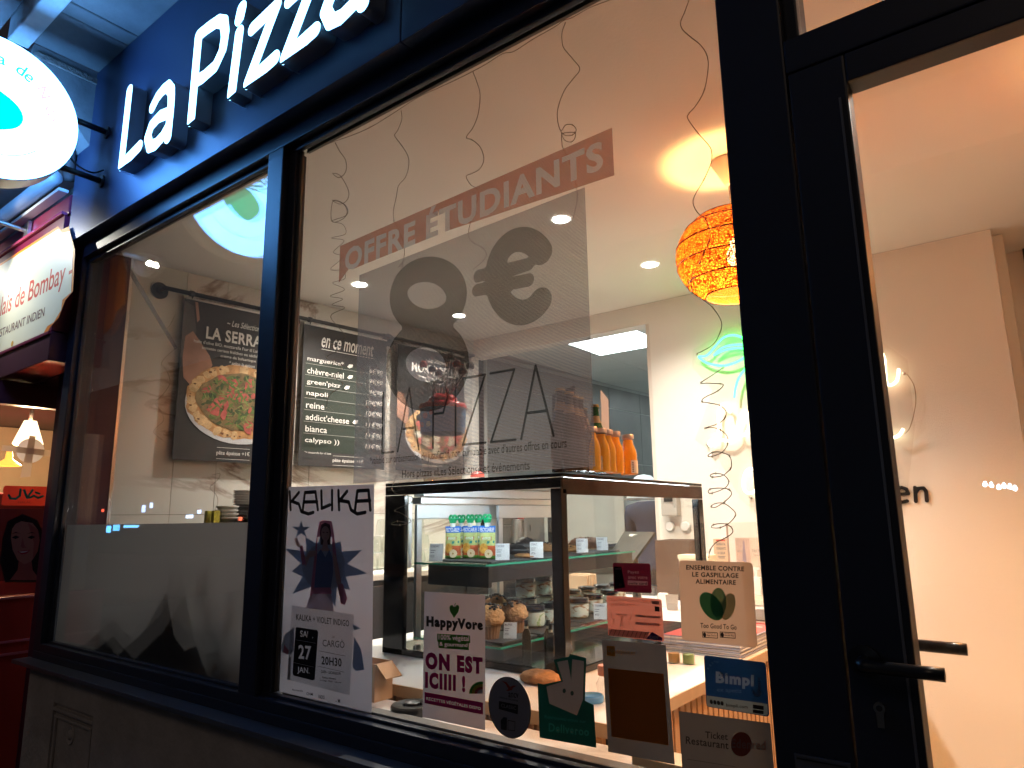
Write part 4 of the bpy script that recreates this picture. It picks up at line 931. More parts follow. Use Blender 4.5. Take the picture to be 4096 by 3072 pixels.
# sliding service doors on the far side
db('door_track', XL + 0.045, XL + 0.10, 0.63, Y1 - 0.04, ZT - 0.050, ZT - 0.013, m=ALU)
db('door_track', XL + 0.035, XL + 0.085, 0.63, Y1 - 0.04, ZT - 0.078, ZT - 0.052, m=STEEL)
for (ya, yb, xo) in ((0.63, 1.12, 0.05), (1.09, 1.60, 0.085)):
    dd = db('sliding_door', XL + xo, XL + xo + 0.014, ya, yb, ZT - 0.135, ZT - 0.08, m=ALU)
    db('sliding_door', XL + xo, XL + xo + 0.014, ya, ya + 0.028, ZB + 0.03, ZT - 0.136, m=ALU)
    db('sliding_door', XL + xo, XL + xo + 0.014, yb - 0.045, yb, ZB + 0.03, ZT - 0.136, m=ALU)
    db('door_glass', XL + xo + 0.005, XL + xo + 0.008, ya + 0.029, yb - 0.046, ZB + 0.03, ZT - 0.136, m=THIN, b=0)
lt = db('hidden_fill_tube', XR - 0.040, XR - 0.018, 0.60, 1.56, ZT - 0.036, ZT - 0.016, m=glow('case_light', (0.80, 0.92, 1.0), 28.0), b=0)  # tubes kept out of sight behind the border, added to brighten the case
db('hidden_fill_tube', XL + 0.13, XR - 0.05, Y0 + 0.012, Y0 + 0.026, ZT - 0.034, ZT - 0.020, m=glow('case_light2', (0.80, 0.92, 1.0), 30.0), b=0)
# slate boards
SLATE = mat('slate_board', (0.035, 0.037, 0.04), 0.55, var=0.2, vs_=12, bump=0.3, bs=80)
for i, (x0, x1, y0, y1, z_) in enumerate(((-1.83, -1.55, 0.60, 0.84, 1.151), (-1.80, -1.545, 0.86, 1.16, 1.151), (-1.80, -1.545, 1.18, 1.50, 1.151), (-1.78, -1.49, 0.58, 0.78, 0.8935), (-1.80, -1.49, 0.80, 1.10, 0.8935), (-1.80, -1.49, 1.12, 1.45, 0.8935))):
    tt = thing('slate_board', ['slate board under the green capped pouches', 'slate board under the black wrapped cookies', 'slate board under the long chocolate cookies', 'slate board under the muffins', 'slate board under the nearest dessert jars', 'slate board under the far dessert jars'][i], 'board', ((x0 + x1) / 2, (y0 + y1) / 2, z_), group='slate boards on the glass shelves')
    box('board', x0, x1, y0, y1, z_, z_ + 0.006, SLATE, tt, bev=0.002)
Z1, Z2 = 1.158, 0.9005

# pouches
def pouch(loc, rz, label):
    t = thing('fruit_pouch', label, 'pouch', loc, rz, 'apple puree pouches on the top shelf')
    W, D, H = 0.066, 0.034, 0.118; vs_, fs = [], []; NZ, NA = 10, 16
    for k in range(NZ + 1):
        z_ = H * k / NZ; th = D * (1 - (k / NZ) ** 2.2) + 0.003; ww = W * (1 - 0.06 * math.sin(PI * k / NZ))
        for i in range(NA):
            a = 2 * PI * i / NA; vs_.append((ww / 2 * math.copysign(abs(math.cos(a)) ** 0.7, math.cos(a)), -th / 2 * math.copysign(abs(math.sin(a)) ** 1.2, math.sin(a)), z_))
    for k in range(NZ):
        for i in range(NA): j = (i + 1) % NA; fs.append((k * NA + j, k * NA + i, (k + 1) * NA + i, (k + 1) * NA + j))
    fs.append(tuple(range(NA))); fs.append(tuple(reversed(range(NZ * NA, NZ * NA + NA))))
    me = mesh('body', vs_, fs, True)
    mm = [mat('pouch_blue', (0.01, 0.12, 0.50), 0.25, var=0), mat('pouch_lime', (0.50, 0.55, 0.22), 0.25, var=0.25, vs_=40), mat('pouch_apple', (0.62, 0.13, 0.05), 0.25, var=0.6, vs_=50), mat('pouch_grass', (0.10, 0.28, 0.03), 0.3, var=0.3)]
    for x in mm: me.materials.append(x)
    for p in me.polygons:
        z_ = p.center.z; p.material_index = 0 if z_ > H * 0.80 else 1 if z_ > H * 0.42 else 2 if z_ > H * 0.10 else 3
    link('body', me, None, t)
    P = Panel(t, Vector((-W / 2, 0, 0)), Vector((W, 0, 0)), Vector((0, 0, H)), Vector((0, -1, 0)), off=(0, 0, 0))
    def surf(a, b): k = b; th = D * (1 - k ** 2.2) + 0.003; return th / 2 * max(0.0, 1 - (2 * abs(a - 0.5)) ** 2) ** 0.6 + 0.0006
    def sput(pts, fs, m, nm):
        me = mesh(nm, [(-W / 2 + W * p[0], -surf(p[0], p[1]) - 0.0004 * P.k, H * p[1]) for p in pts], fs); P.k += 1; link(nm, me, m, t)
    tv, tf = text2d('RECYCLABLE!', 0.03); sput([(p[0], p[1]) for p in fit(tv, 0.08, 0.83, 0.92, 0.95)], tf, WHITEP, 'lettering')
    sput([(0.22, 0.56), (0.80, 0.56), (0.80, 0.68), (0.22, 0.68)], [(0, 1, 2, 3)], mat('pouch_red_label', (0.5, 0.02, 0.03), 0.3), 'brand_label')
    tv, tf = text2d('ANDROS', 0.03); sput([(p[0], p[1]) for p in fit(tv, 0.26, 0.585, 0.76, 0.66)], tf, WHITEP, 'lettering')
    sput([(0.55, 0.46), (0.95, 0.48), (0.95, 0.55), (0.57, 0.54)], [(0, 1, 2, 3)], mat('pouch_teal_label', (0.0, 0.22, 0.2), 0.3), 'flavour_label')
    rs_ = random.Random(2)
    for (x, y, r, m_) in ((0.36, 0.32, 0.26, mat('apple_print', (0.72, 0.35, 0.06), 0.3, var=0.5, vs_=60)), (0.66, 0.16, 0.22, mat('apple_flesh_print', (0.78, 0.62, 0.42), 0.3)), (0.66, 0.16, 0.05, mat('apple_core_print', (0.4, 0.22, 0.05), 0.3))):
        sput([(x + r * math.cos(2 * PI * i / 14), y + r * 0.6 * math.sin(2 * PI * i / 14)) for i in range(14)], [tuple(range(14))], m_, 'apple_print')
    GC = mat('green_cap', (0.01, 0.36, 0.14), 0.3, var=0)
    link('spout', lathe('spout', [(0.009, H - 0.003), (0.009, H + 0.010), (0.011, H + 0.011), (0.011, H + 0.014)], 12), mat('spout_white', (0.7, 0.72, 0.7), 0.3), t)
    cap = link('cap', lathe('cap', [(0.012, H + 0.012), (0.013, H + 0.014), (0.013, H + 0.028), (0.010, H + 0.030)], 14), GC, t)
    for s_ in (-1, 1):
        q = [(s_ * 0.0075 + 0.0070 * math.cos(a), 0, H + 0.031 + 0.0100 * math.sin(a)) for a in [2 * PI * i / 12 for i in range(13)]]
        link('cap_wing', tube_mesh('cap_wing', q, 0.0044, 6, 1), GC, t)
    return t
rzc = math.radians(20)
p0 = at_z(1950, 2235, Z1); pa = pouch((p0.x, p0.y, Z1), rzc, 'front right apple pouch with a glossy highlight beside the white price card')
for k, (px_, lb) in enumerate(((1900, 'apple pouch partly hidden just left of the front one'), (1877, 'middle apple pouch of the five'), (1836, 'apple pouch tucked second from the left'), (1822, 'leftmost apple pouch standing apart from its neighbours'))):
    q = at_z((1914, 1882, 1846, 1812)[k], (2226, 2232, 2226, 2234)[k], Z1); dup(pa, (q.x, q.y, Z1), rzc + math.radians((3, -4, 5, -6)[k]), lb)

# price cards
CARD = film('price_card', (0.82, 0.83, 0.85), 0, 0.25); CT = mat('card_text', (0.12, 0.12, 0.14), 0.6)
def card(px_, py_, zs, txt, price, label, rz=math.radians(35), s=1.0):
    q = at_z(px_, py_, zs); t = thing('price_card', label, 'price card', (q.x, q.y, zs), rz, 'price cards along the shelves')
    W, H = 0.050 * s, 0.062 * s
    tilt = 0.012
    vs_ = [(-W / 2, 0, 0.004), (W / 2, 0, 0.004), (W / 2, tilt, H), (-W / 2, tilt, H)]; vs_ += [(a, b + 0.0015, c) for a, b, c in vs_]
    link('card', mesh('card', vs_, [(0, 1, 2, 3), (7, 6, 5, 4), (0, 4, 5, 1), (1, 5, 6, 2), (2, 6, 7, 3), (3, 7, 4, 0)]), CARD, t)
    P = Panel(t, Vector((-W / 2, -0.0006, 0.004)), Vector((W, 0, 0)), Vector((0, tilt, H - 0.004)), Vector((0, -1, 0.2)), off=(0, 0, 0))
    P.text(txt, 0.08, 0.78, min(0.92, 0.10 + 0.09 * len(txt)), 0.92, CT, bold=0.03); P.rect(0.08, 0.60, 0.45, 0.63, CT); P.rect(0.08, 0.48, 0.38, 0.51, CT); P.text(price, 0.08, 0.22, 0.40, 0.36, CT, bold=0.01)
    box_v = [(-W / 2 - 0.003, -0.012, 0.0), (W / 2 + 0.003, -0.012, 0.0), (W / 2 + 0.003, 0.018, 0.0), (-W / 2 - 0.003, 0.018, 0.0)]
    vs2 = box_v + [(a, b, 0.0035) for a, b, c in box_v]
    link('holder_foot', mesh('holder_foot', vs2, BOXF), CLEAR, t)
    return t
card(1742, 2250, Z1 - 0.006, 'FONDANT', '2€20', 'grey price card reading FONDANT CHOCOLAT left of the pouches', math.radians(22), 1.05)
card(2010, 2246, Z1 - 0.006, 'COOKIE', '2€20', 'bright overlit price card right of the pouches')
card(2147, 2236, Z1 - 0.006, 'DONUT', '2€20', 'price card in front of the black wrapped cookies')
card(2330, 2215, Z1 - 0.006, 'COOKIE', '2€20', 'price card right of the black case post by the pale cookie')
card(2410, 2206, Z1 - 0.006, 'COOKIE', '2€20', 'price card by the far dark cookie on the top shelf')
card(2040, 2560, Z2 - 0.006, 'MUFFIN', '2€20', 'price card reading MUFFIN in front of the muffins', math.radians(28), 0.9)
card(2402, 2482, Z2 - 0.006, 'TIRAMISU', '4€50', 'price card reading TIRAMISU in front of the far jars', math.radians(28), 1.05)

# cookies, wrapped pastries
def lump(name, rx, ry, rz_, m, seed, amp=0.18, seg=18, rings=10, freq=3.0):
    from mathutils import noise
    vs_, fs = [], []
    for k in range(rings + 1):
        ph = PI * k / rings
        for i in range(seg):
            a = 2 * PI * i / seg; d = Vector((math.sin(ph) * math.cos(a), math.sin(ph) * math.sin(a), math.cos(ph)))
            q = 1 + amp * noise.noise(d * freq + Vector((seed * 3.1, seed, 0))) + amp * 0.5 * noise.noise(d * freq * 3 + Vector((seed, 0, 5)))
            z_ = d.z * rz_ * q; z_ = max(z_, -rz_ * 0.55); vs_.append((d.x * rx * q, d.y * ry * q, z_ + rz_ * 0.55))
    for k in range(rings):
        for i in range(seg): j = (i + 1) % seg; fs.append((k * seg + i, (k + 1) * seg + i, (k + 1) * seg + j, k * seg + j))
    return mesh(name, vs_, fs, True)
COOK = mat('cookie_dough', (0.42, 0.20, 0.07), 0.7, var=0.4, vs_=60, bump=0.8, bs=120); CHOC = mat('chocolate_cookie', (0.10, 0.035, 0.018), 0.6, var=0.4, vs_=60, bump=0.8, bs=120); BLK = mat('black_wrap', (0.018, 0.018, 0.02), 0.28, var=0.4, vs_=20, bump=0.6, bs=25)
CHIP = mat('chocolate_chip', (0.02, 0.010, 0.008), 0.35)
def cookie(px_, py_, m, label, rx, ry, rz_, rot, seed, chips=10):
    q = at_z(px_, py_, Z1); t = thing('cookie', label, 'cookie', (q.x, q.y, Z1 - 0.001), rot)
    link('cookie', lump('cookie', rx, ry, rz_, m, seed), m, t); rs_ = random.Random(seed)
    for i in range(chips):
        a = rs_.uniform(0, 6.28); e = rs_.uniform(0.1, 0.8); c = link('chip', lump('chip', 0.005, 0.004, 0.004, CHIP, i), CHIP, t, (rx * e * math.cos(a), ry * e * math.sin(a), rz_ * (0.55 + math.sqrt(max(0, 1 - e * e)) * 0.92)))
cookie(2060, 2215, BLK, 'dark glossy glazed doughnut behind the bright price card', 0.062, 0.05, 0.026, 0.3, 1, 0)
cookie(2105, 2205, BLK, 'dark crumpled chocolate doughnut stacked at the back', 0.055, 0.045, 0.040, 1.0, 2, 4)
cookie(2105, 2228, COOK, 'thin pale cookie lying under the dark doughnuts', 0.048, 0.03, 0.010, 0.2, 3, 3)
cookie(2190, 2205, COOK, 'brown nutty cookie just left of the black case post', 0.055, 0.045, 0.024, 0.5, 4)
cookie(2285, 2205, COOK, 'pale cookie with chips just right of the black case post', 0.055, 0.045, 0.018, 0.2, 5)
cookie(2345, 2192, CHOC, 'big dark chocolate cookie leaning at the back of the shelf', 0.085, 0.055, 0.034, 0.7, 6)
# muffins
MUF = mat('muffin_crumb', (0.50, 0.24, 0.09), 0.75, var=0.35, vs_=45, bump=0.8, bs=90); CUP = mat('muffin_paper_cup', (0.34, 0.17, 0.09), 0.7, var=0.15)
def muffin(px_, py_, label, s=1.0, seed=0):
    q = at_z(px_, py_, Z2); t = thing('muffin', label, 'muffin', (q.x, q.y, Z2), seed, 'chocolate topped muffins')
    vs_, fs = [], []; N = 40
    for k, (r, z_) in enumerate(((0.026, 0), (0.035, 0.045))):
        for i in range(N): a = 2 * PI * i / N; rr = r * s * (1 + (0.04 if i % 2 else -0.04)); vs_.append((rr * math.cos(a), rr * math.sin(a), z_ * s))
    for i in range(N): fs.append((i, (i + 1) % N, N + (i + 1) % N, N + i))
    fs.append(tuple(reversed(range(N)))); link('paper_cup', mesh('paper_cup', vs_, fs), CUP, t)
    link('crumb', lump('crumb', 0.044 * s, 0.043 * s, 0.036 * s, MUF, seed + 3, 0.2, 22, 12), MUF, t, (0, 0, 0.036 * s)); rs_ = random.Random(seed)
    for i in range(26):
        a = rs_.uniform(0, 6.28); e = rs_.random() ** 0.6 * 0.8
        c = link('chocolate_chunk', lump('chocolate_chunk', 0.0085, 0.006, 0.004, CHIP, i, 0.5, 7, 4), CHIP, t, (0.045 * s * e * math.cos(a), 0.044 * s * e * math.sin(a), s * (0.036 + 0.0198 + 0.038 * math.sqrt(1 - e * e)))); c.rotation_euler = (rs_.uniform(-0.6, 0.6), rs_.uniform(-0.6, 0.6), a)
muffin(1958, 2552, 'front muffin beside the green heart flyer', 1.18, 1); muffin(2058, 2528, 'right muffin leaning beside the green dessert jar', 1.16, 2); muffin(1985, 2490, 'rear muffin behind the front one', 1.12, 3)
# jars
JG = glass('jar_glass', (0.95, 0.97, 0.95), 0.05, 0.9); LID = mat('black_jar_lid', (0.012, 0.013, 0.02), 0.22, coat=0.5)
def cream(nm, a, b, sc):
    m, n, o = _new(nm); p = n.nodes.new('ShaderNodeBsdfPrincipled'); p.inputs['Roughness'].default_value = 0.5; n.links.new(p.outputs[0], o.inputs[0])
    tc = n.nodes.new('ShaderNodeTexCoord'); mp = n.nodes.new('ShaderNodeMapping'); mp.inputs['Scale'].default_value = (14, 14, 34); n.links.new(tc.outputs['Object'], mp.inputs[0])
    t = n.nodes.new('ShaderNodeTexNoise'); t.inputs['Scale'].default_value = sc; t.inputs['Detail'].default_value = 3; t.inputs['Distortion'].default_value = 1.2; n.links.new(mp.outputs[0], t.inputs[0])
    r = n.nodes.new('ShaderNodeValToRGB'); r.color_ramp.elements[0].position = 0.50; r.color_ramp.elements[0].color = (*a, 1); r.color_ramp.elements[1].position = 0.60; r.color_ramp.elements[1].color = (*b, 1)
    n.links.new(t.outputs[0], r.inputs[0]); n.links.new(r.outputs[0], p.inputs['Base Color']); return m
CRM = cream('cream_with_biscuit', (0.80, 0.79, 0.70), (0.40, 0.17, 0.06), 1.4); CRG = cream('cream_with_pistachio', (0.70, 0.68, 0.56), (0.22, 0.34, 0.04), 1.0)
def jar(name, label, loc, m, rz=0):
    t = thing(name, label, 'dessert jar', loc, rz, 'black lidded dessert jars'); t.scale = (1.2, 1.2, 1.2)
    link('glass', lathe('glass', [(0.030, 0.0), (0.035, 0.004), (0.036, 0.030), (0.0355, 0.048), (0.031, 0.053), (0.031, 0.058)], 28, cap=False), JG, t)
    link('filling', lathe('filling', [(0.0, 0.004), (0.029, 0.004), (0.033, 0.008), (0.034, 0.030), (0.0335, 0.046), (0.0, 0.050)], 28), m, t)
    ld = link('lid', lathe('lid', [(0.0345, 0.052), (0.035, 0.054), (0.035, 0.064), (0.033, 0.066), (0.029, 0.0665), (0.028, 0.0655), (0.0, 0.0655)], 32), LID, t)
    link('lid_ring', lathe('lid_ring', [(0.014, 0.0657), (0.016, 0.0664), (0.018, 0.0657)], 24, cap=False), LID, ld)
    return t
jq = at_z(2137, 2508, Z2); jg = jar('dessert_jar', 'front dessert jar with green pistachio layer beside the muffin', (jq.x, jq.y, Z2), CRG, 0.4)
spots_j = [((2205, 2495), 'white dessert jar hidden against the left side of the case post'), ((2316, 2472), 'cream jar just right of the case post'), ((2375, 2452), 'cream jar behind the TIRAMISU price card'), ((2040, 2470), 'jar with a wide dark lid behind the right muffin'), ((2110, 2455), 'jar behind the green dessert jar'), ((2180, 2440), 'jar lid lit white left of the case post, second row'), ((2100, 2420), 'jar carrying the left stacked jar'), ((2180, 2412), 'jar carrying the right stacked jar'), ((2290, 2430), 'jar second row right of the case post'), ((2350, 2415), 'jar at the back right of the case post'), ((2410, 2405), 'jar with lit lid in the far row'), ((2440, 2430), 'far right jar behind the dark red card sticker'), ((2470, 2395), 'rearmost jar of the lower shelf'), ((1955, 2455), 'jar behind the front muffin')]
jc = None; base_j = []
for (a, b), lb in spots_j:
    q = at_z(a, b, Z2)
    if jc is None: t = jar('dessert_jar', lb, (q.x, q.y, Z2), CRM, 0.0); jc = t
    else: t = dup(jc, (q.x, q.y, Z2), random.uniform(0, 6), lb)
    base_j.append(q)
for k, (a, b), lb in ((0, (2103, 2392), 'stacked dessert jar on top at the left, orange biscuit showing'), (1, (2170, 2382), 'stacked dessert jar on top at the right')):
    q = at_z(a, b, Z2 + 0.0806); dup(jc, (q.x, q.y, Z2 + 0.0806), 1.2 + k, lb)

# ================================================================== ON TOP OF THE CASE
ZC = 1.4405
OJ = film('orange_juice', (0.95, 0.50, 0.05), 0, 0.35, 0.3); BG = glass('bottle_glass', (0.96, 0.93, 0.88), 0.05, 0.9)
def juice(loc, label, first=None, rz=0):
    t = thing('juice_bottle', label, 'juice bottle', loc, rz, 'orange juice bottles on the display case')
    pr = [(0.0285, 0.0), (0.030, 0.004), (0.030, 0.070), (0.027, 0.088), (0.0185, 0.110), (0.0175, 0.122), (0.0175, 0.127)]
    link('glass', lathe('glass', pr, 24, cap=False), BG, t)
    link('juice', lathe('juice', [(0.0, 0.003), (0.0275, 0.003), (0.0285, 0.069), (0.0255, 0.087), (0.017, 0.108), (0.016, 0.121), (0.0, 0.121)], 24), OJ, t)
    link('cap', lathe('cap', [(0.0205, 0.125), (0.021, 0.127), (0.021, 0.138), (0.0195, 0.140), (0.0, 0.140)], 24), mat('pale_pink_cap', (0.62, 0.46, 0.40), 0.35, metal=0.3), t)
    vs_, fs = [], []
    for k, z_ in enumerate((0.006, 0.050)):
        for i in range(9): a = math.radians(-60 + 11 * i); vs_.append((0.0306 * math.cos(a), 0.0306 * math.sin(a), z_))
    for i in range(8): fs.append((i, i + 1, 10 + i, 9 + i))
    lb_ = link('label', mesh('label', vs_, fs, True), mat('paper_label', (0.72, 0.60, 0.50), 0.6), t)
    for k in range(6): link('label_mark', mesh('label_mark', [(0.0309 * math.cos(a), 0.0309 * math.sin(a), z_) for a, z_ in [(math.radians(-52), 0.010 + k * 0.006), (math.radians(-40), 0.010 + k * 0.006), (math.radians(-40), 0.014 + k * 0.006), (math.radians(-52), 0.014 + k * 0.006)]], [(0, 1, 2, 3)]), CT, lb_)
    return t
q = at_z(2517, 1902, ZC); j0 = juice((q.x, q.y, ZC), 'nearest orange juice bottle at the right end with a paper label', rz=0.2)
for (a, b, lb, r_) in ((2463, 1896, 'orange juice bottle second from the right', -1.6), (2432, 1893, 'orange juice bottle behind the clear sheet', -2.0), (2407, 1890, 'orange juice bottle left of the clear sheet', -1.4), (2368, 1887, 'orange juice bottle half behind the mesh poster edge', -1.4)):
    q = at_z(a, b, ZC); dup(j0, (q.x, q.y, ZC), r_, lb)
BEERG = mat('brown_bottle', (0.055, 0.022, 0.008), 0.12, var=0.1, coat=0.6); GRNB = mat('green_bottle', (0.01, 0.09, 0.02), 0.12, coat=0.6)
def beer(loc, label, m, s=1.0):
    t = thing('beer_bottle', label, 'bottle', loc, 0, 'dark bottles on the display case')
    link('bottle', lathe('bottle', [(0.0, 0), (0.029, 0.0), (0.0305, 0.004), (0.0305, 0.125), (0.027, 0.150), (0.0155, 0.180), (0.013, 0.215), (0.0140, 0.222), (0.0130, 0.232), (0.0, 0.232)], 24), m, t)
    link('cap', lathe('cap', [(0.0145, 0.226), (0.0150, 0.228), (0.0135, 0.235), (0.0, 0.2355)], 18), mat('gold_cap', (0.45, 0.28, 0.10), 0.35, metal=0.8), t)
    link('paper_label', lathe('paper_label', [(0.0308, 0.035), (0.0308, 0.095)], 24, cap=False), mat('dark_label', (0.06, 0.045, 0.035), 0.5), t)
    link('neck_label', lathe('neck_label', [(0.0205, 0.170), (0.0160, 0.182), (0.0145, 0.195)], 20, cap=False), mat('neck_gold', (0.30, 0.19, 0.08), 0.5), t)
    return t
q = at_z(2250, 1888, ZC); b0 = beer((q.x, q.y, ZC), 'large brown bottle nearest the case corner behind the mesh poster', BEERG); b0.scale = (1.12, 1.12, 1.12)
for (a, b, lb, sc) in ((2272, 1884, 'second brown bottle standing close behind the corner one', 1.05), (2292, 1884, 'third brown bottle in the row on the case', 1.0), (2312, 1886, 'fourth brown bottle in the row on the case', 1.0), (2330, 1886, 'brown bottle at the row end nearest the juice', 0.85)):
    q = at_z(a, b, ZC); dup(b0, (q.x, q.y + 0.02, ZC), 0, lb, (sc, sc, sc))
q = at_z(2318, 1884, ZC); gb = beer((q.x - 0.02, q.y + 0.14, ZC), 'green necked bottle behind the brown bottles', GRNB); gb.scale = (0.95, 0.95, 0.95)
db_ = thing('dark_menu_card', 'dark slanted top cardboard stand behind the brown bottles', 'card stand', (-1.30, 0.66, ZC))
q = [at_y(2209, 1890, 0.76), at_y(2300, 1885, 0.76), at_y(2299, 1542, 0.76), at_y(2209, 1578, 0.76)]
for p in q: p.z = max(p.z, ZC + 0.001)
sheet(db_, q, mat('charcoal_card', (0.035, 0.034, 0.045), 0.6), 'board', 0.003); box('foot', -1.36, -1.24, 0.765, 0.80, ZC, ZC + 0.004, mat('charcoal_card', (0.035, 0.034, 0.045)), db_)
ac = thing('acrylic_sheet', 'clear acrylic sheet with a slanted top between the juice bottles', 'acrylic sheet', (-1.18, 0.9, ZC))
q0 = at_z(2413, 1893, ZC); X_ = q0.x
pp_ = [Vector((X_, q0.y, ZC)), Vector((X_, at_x(2437, 1800, X_).y, ZC)), at_x(2433, 1598, X_), at_x(2405, 1562, X_)]
sheet(ac, pp_, film('acrylic_pink_reflection', (0.75, 0.62, 0.56), 0.35, 0.5), 'sheet', 0.003, Vector((1, 0, 0)))  # the wall's pink reflection is put into the sheet colour
sg_ = thing('price_sign', 'small black folded price sign at the foot of the juice bottles', 'price card', (-1.15, 0.75, ZC))
for k, (a, b) in enumerate(((2382, 2415), (2420, 2450))):
    q0, q1 = at_z(a, 1899, ZC), at_z(b, 1901, ZC)
    sheet(sg_, [q0, q1, q1 + Vector((0, 0, 0.014)), q0 + Vector((0, 0, 0.014))], BLACK, 'sign_face', 0.001)

# lollipop tub
tb = thing('lollipop_tub', 'clear plastic tub of lollipops with red lid and blue wrap label', 'tub', (-1.93, 0.76, ZC))
link('tub', lathe('tub', [(0.070, 0.0), (0.076, 0.01), (0.086, 0.12), (0.090, 0.22), (0.094, 0.30), (0.094, 0.31)], 32, cap=True), glass('tub_plastic', (0.80, 0.74, 0.68), 0.06, 0.8, dirt=0.3), tb)
link('wrap_label', lathe('wrap_label', [(0.0905, 0.205), (0.0953, 0.305)], 32, cap=False), mat('tub_blue_label', (0.04, 0.14, 0.34), 0.4, var=0.3, vs_=30), tb)
link('red_lid', lathe('red_lid', [(0.098, 0.305), (0.099, 0.318), (0.094, 0.325), (0.060, 0.335), (0.058, 0.350), (0.040, 0.366), (0.0, 0.372)], 32), RED, tb)
P = Panel(tb, Vector((-0.06, -0.1055, 0.21)), Vector((0.12, 0.055 * 0, 0)), Vector((0, -0.004, 0.09)), Vector((0, -1, 0)), off=(0, 0, 0))
for (a, b, r, m_) in ((0.25, 0.6, 0.12, mat('label_cream', (0.55, 0.5, 0.35), 0.5)), (0.55, 0.65, 0.11, mat('label_pink', (0.5, 0.12, 0.12), 0.5)), (0.82, 0.75, 0.09, mat('label_red', (0.45, 0.02, 0.03), 0.5)), (0.40, 0.25, 0.09, mat('label_pink', (0.5, 0.12, 0.12), 0.5)), (0.70, 0.25, 0.10, mat('label_cream', (0.55, 0.5, 0.35), 0.5))): P.ell(a, b, r, r * 1.3, m_, name='label_spot')
rs_ = random.Random(4); lol = None
LC = [mat('wrap_black_gold', (0.03, 0.02, 0.02), 0.25, var=0.5), mat('wrap_dark_red', (0.28, 0.02, 0.02), 0.25, var=0.4)]
for i, (dx, dz_, c) in enumerate(((-0.075, 0.500, 1), (-0.050, 0.478, 0), (0.0, 0.512, 0), (0.048, 0.508, 0), (0.062, 0.480, 1), (0.105, 0.468, 0), (0.100, 0.440, 0), (-0.02, 0.455, 0))):
    lt_ = thing('lollipop', ['dark red lollipop at the left of the tub top', 'black lollipop low at the left of the tub', 'black lollipop standing highest in the middle', 'black lollipop right of the highest one', 'red lollipop right of the middle', 'black lollipop leaning far right', 'black lollipop lowest at the right', 'black lollipop tucked at the middle of the bunch'][i], 'lollipop', (-1.93, 0.76, ZC), 0, 'lollipops stuck in the tub lid')
    p1 = Vector((dx * 1.25, -0.02 + 0.02 * (i % 3), dz_)); p0_ = Vector((dx * 0.45, -0.01, 0.358))
    link('stick', tube_mesh('stick', [p0_, p1], 0.0022, 6, 1), WHITEP, lt_)
    o = link('candy', lump('candy', 0.019, 0.017, 0.020, LC[c], i, 0.08, 12, 8), LC[c], lt_, p1 - Vector((0, 0, 0.008)))
rb = thing('red_dome', 'small red domed object behind the case top in the kitchen', 'lid', at_y(1910, 1908, 2.0))
link('dome', lathe('dome', [(0.045, 0), (0.042, 0.02), (0.02, 0.035), (0.0, 0.038)], 20), mat('coral_plastic', (0.65, 0.12, 0.10), 0.4), rb)

# wine bottles at the bottom of the case
WB = mat('dark_wine_glass', (0.008, 0.010, 0.009), 0.08, coat=0.8)
wb0 = None
for (a, b, lb) in ((2085, 2745, 'dark wine bottle at the left under the lower shelf'), (2150, 2735, 'dark wine bottle in the middle under the lower shelf'), (2196, 2705, 'dark wine bottle with a pale neck label beside the case post')):
    q = at_z(a, b, 0.852); q.x -= 0.10; q.y += 0.25
    if wb0 is None:
        wb0 = thing('wine_bottle', lb, 'bottle', (-1.62, 0.66, 0.852), 0, 'wine bottles lying low in the case'); 
        link('bottle', lathe('bottle', [(0, 0), (0.037, 0), (0.038, 0.006), (0.038, 0.18), (0.030, 0.21), (0.0155, 0.235), (0.0145, 0.29), (0.0155, 0.30), (0, 0.30)], 24), WB, wb0)
        link('capsule', lathe('capsule', [(0.0160, 0.24), (0.0152, 0.301), (0, 0.302)], 20), mat('dark_foil', (0.012, 0.012, 0.010), 0.4), wb0)
        link('neck_label', lathe('neck_label', [(0.0165, 0.235), (0.0160, 0.255)], 20, cap=False), mat('cream_paper', (0.5, 0.48, 0.38), 0.6), wb0)
        t = wb0
    else: t = dup(wb0, wb0.location, 0, lb)
    t['group'] = 'wine bottles under the counter end'
# they stand on the ledge side shelf in front of the case
wl_pos = [(-1.42, 0.62), (-1.36, 0.66), (-1.31, 0.60)]
for o, (x, y) in zip([o for o in bpy.data.objects if o.name.startswith('wine_bottle')], wl_pos): o.location = (x, y, 0.852); o.scale = (0.40, 0.40, 0.40)
bd = thing('loaf', 'crusty brown flat loaf lying beside the wine bottles', 'bread', at_z(2165, 2728, 0.829))
link('loaf', lump('loaf', 0.07, 0.05, 0.022, COOK, 9, 0.15), mat('bread_crust', (0.38, 0.18, 0.07), 0.8, var=0.4, vs_=30, bump=0.8, bs=60), bd)

# ================================================================== COUNTER ITEMS
def at(o, p): o.location = p
bc = thing('water_bottle', 'small clear bottle with an orange cap on the counter edge', 'bottle', at_z(2425, 2800, 0.829))
link('bottle', lathe('bottle', [(0, 0), (0.024, 0), (0.026, 0.01), (0.022, 0.025), (0.026, 0.04), (0.014, 0.062), (0.012, 0.07)], 20), CLEAR, bc)
link('cap', lathe('cap', [(0.0195, 0.062), (0.02, 0.064), (0.02, 0.084), (0.018, 0.087), (0, 0.087)], 20), mat('salmon_cap', (0.70, 0.28, 0.18), 0.4), bc)
cp = thing('plastic_disc', 'round blue plastic lid lying on the white counter', 'jar lid', at_z(2367, 2805, 0.829))
link('lid', lathe('lid', [(0.031, 0), (0.032, 0.002), (0.032, 0.014), (0.029, 0.017), (0.027, 0.0155), (0, 0.0155)], 30), mat('blue_plastic', (0.10, 0.32, 0.62), 0.35), cp)
sb = None
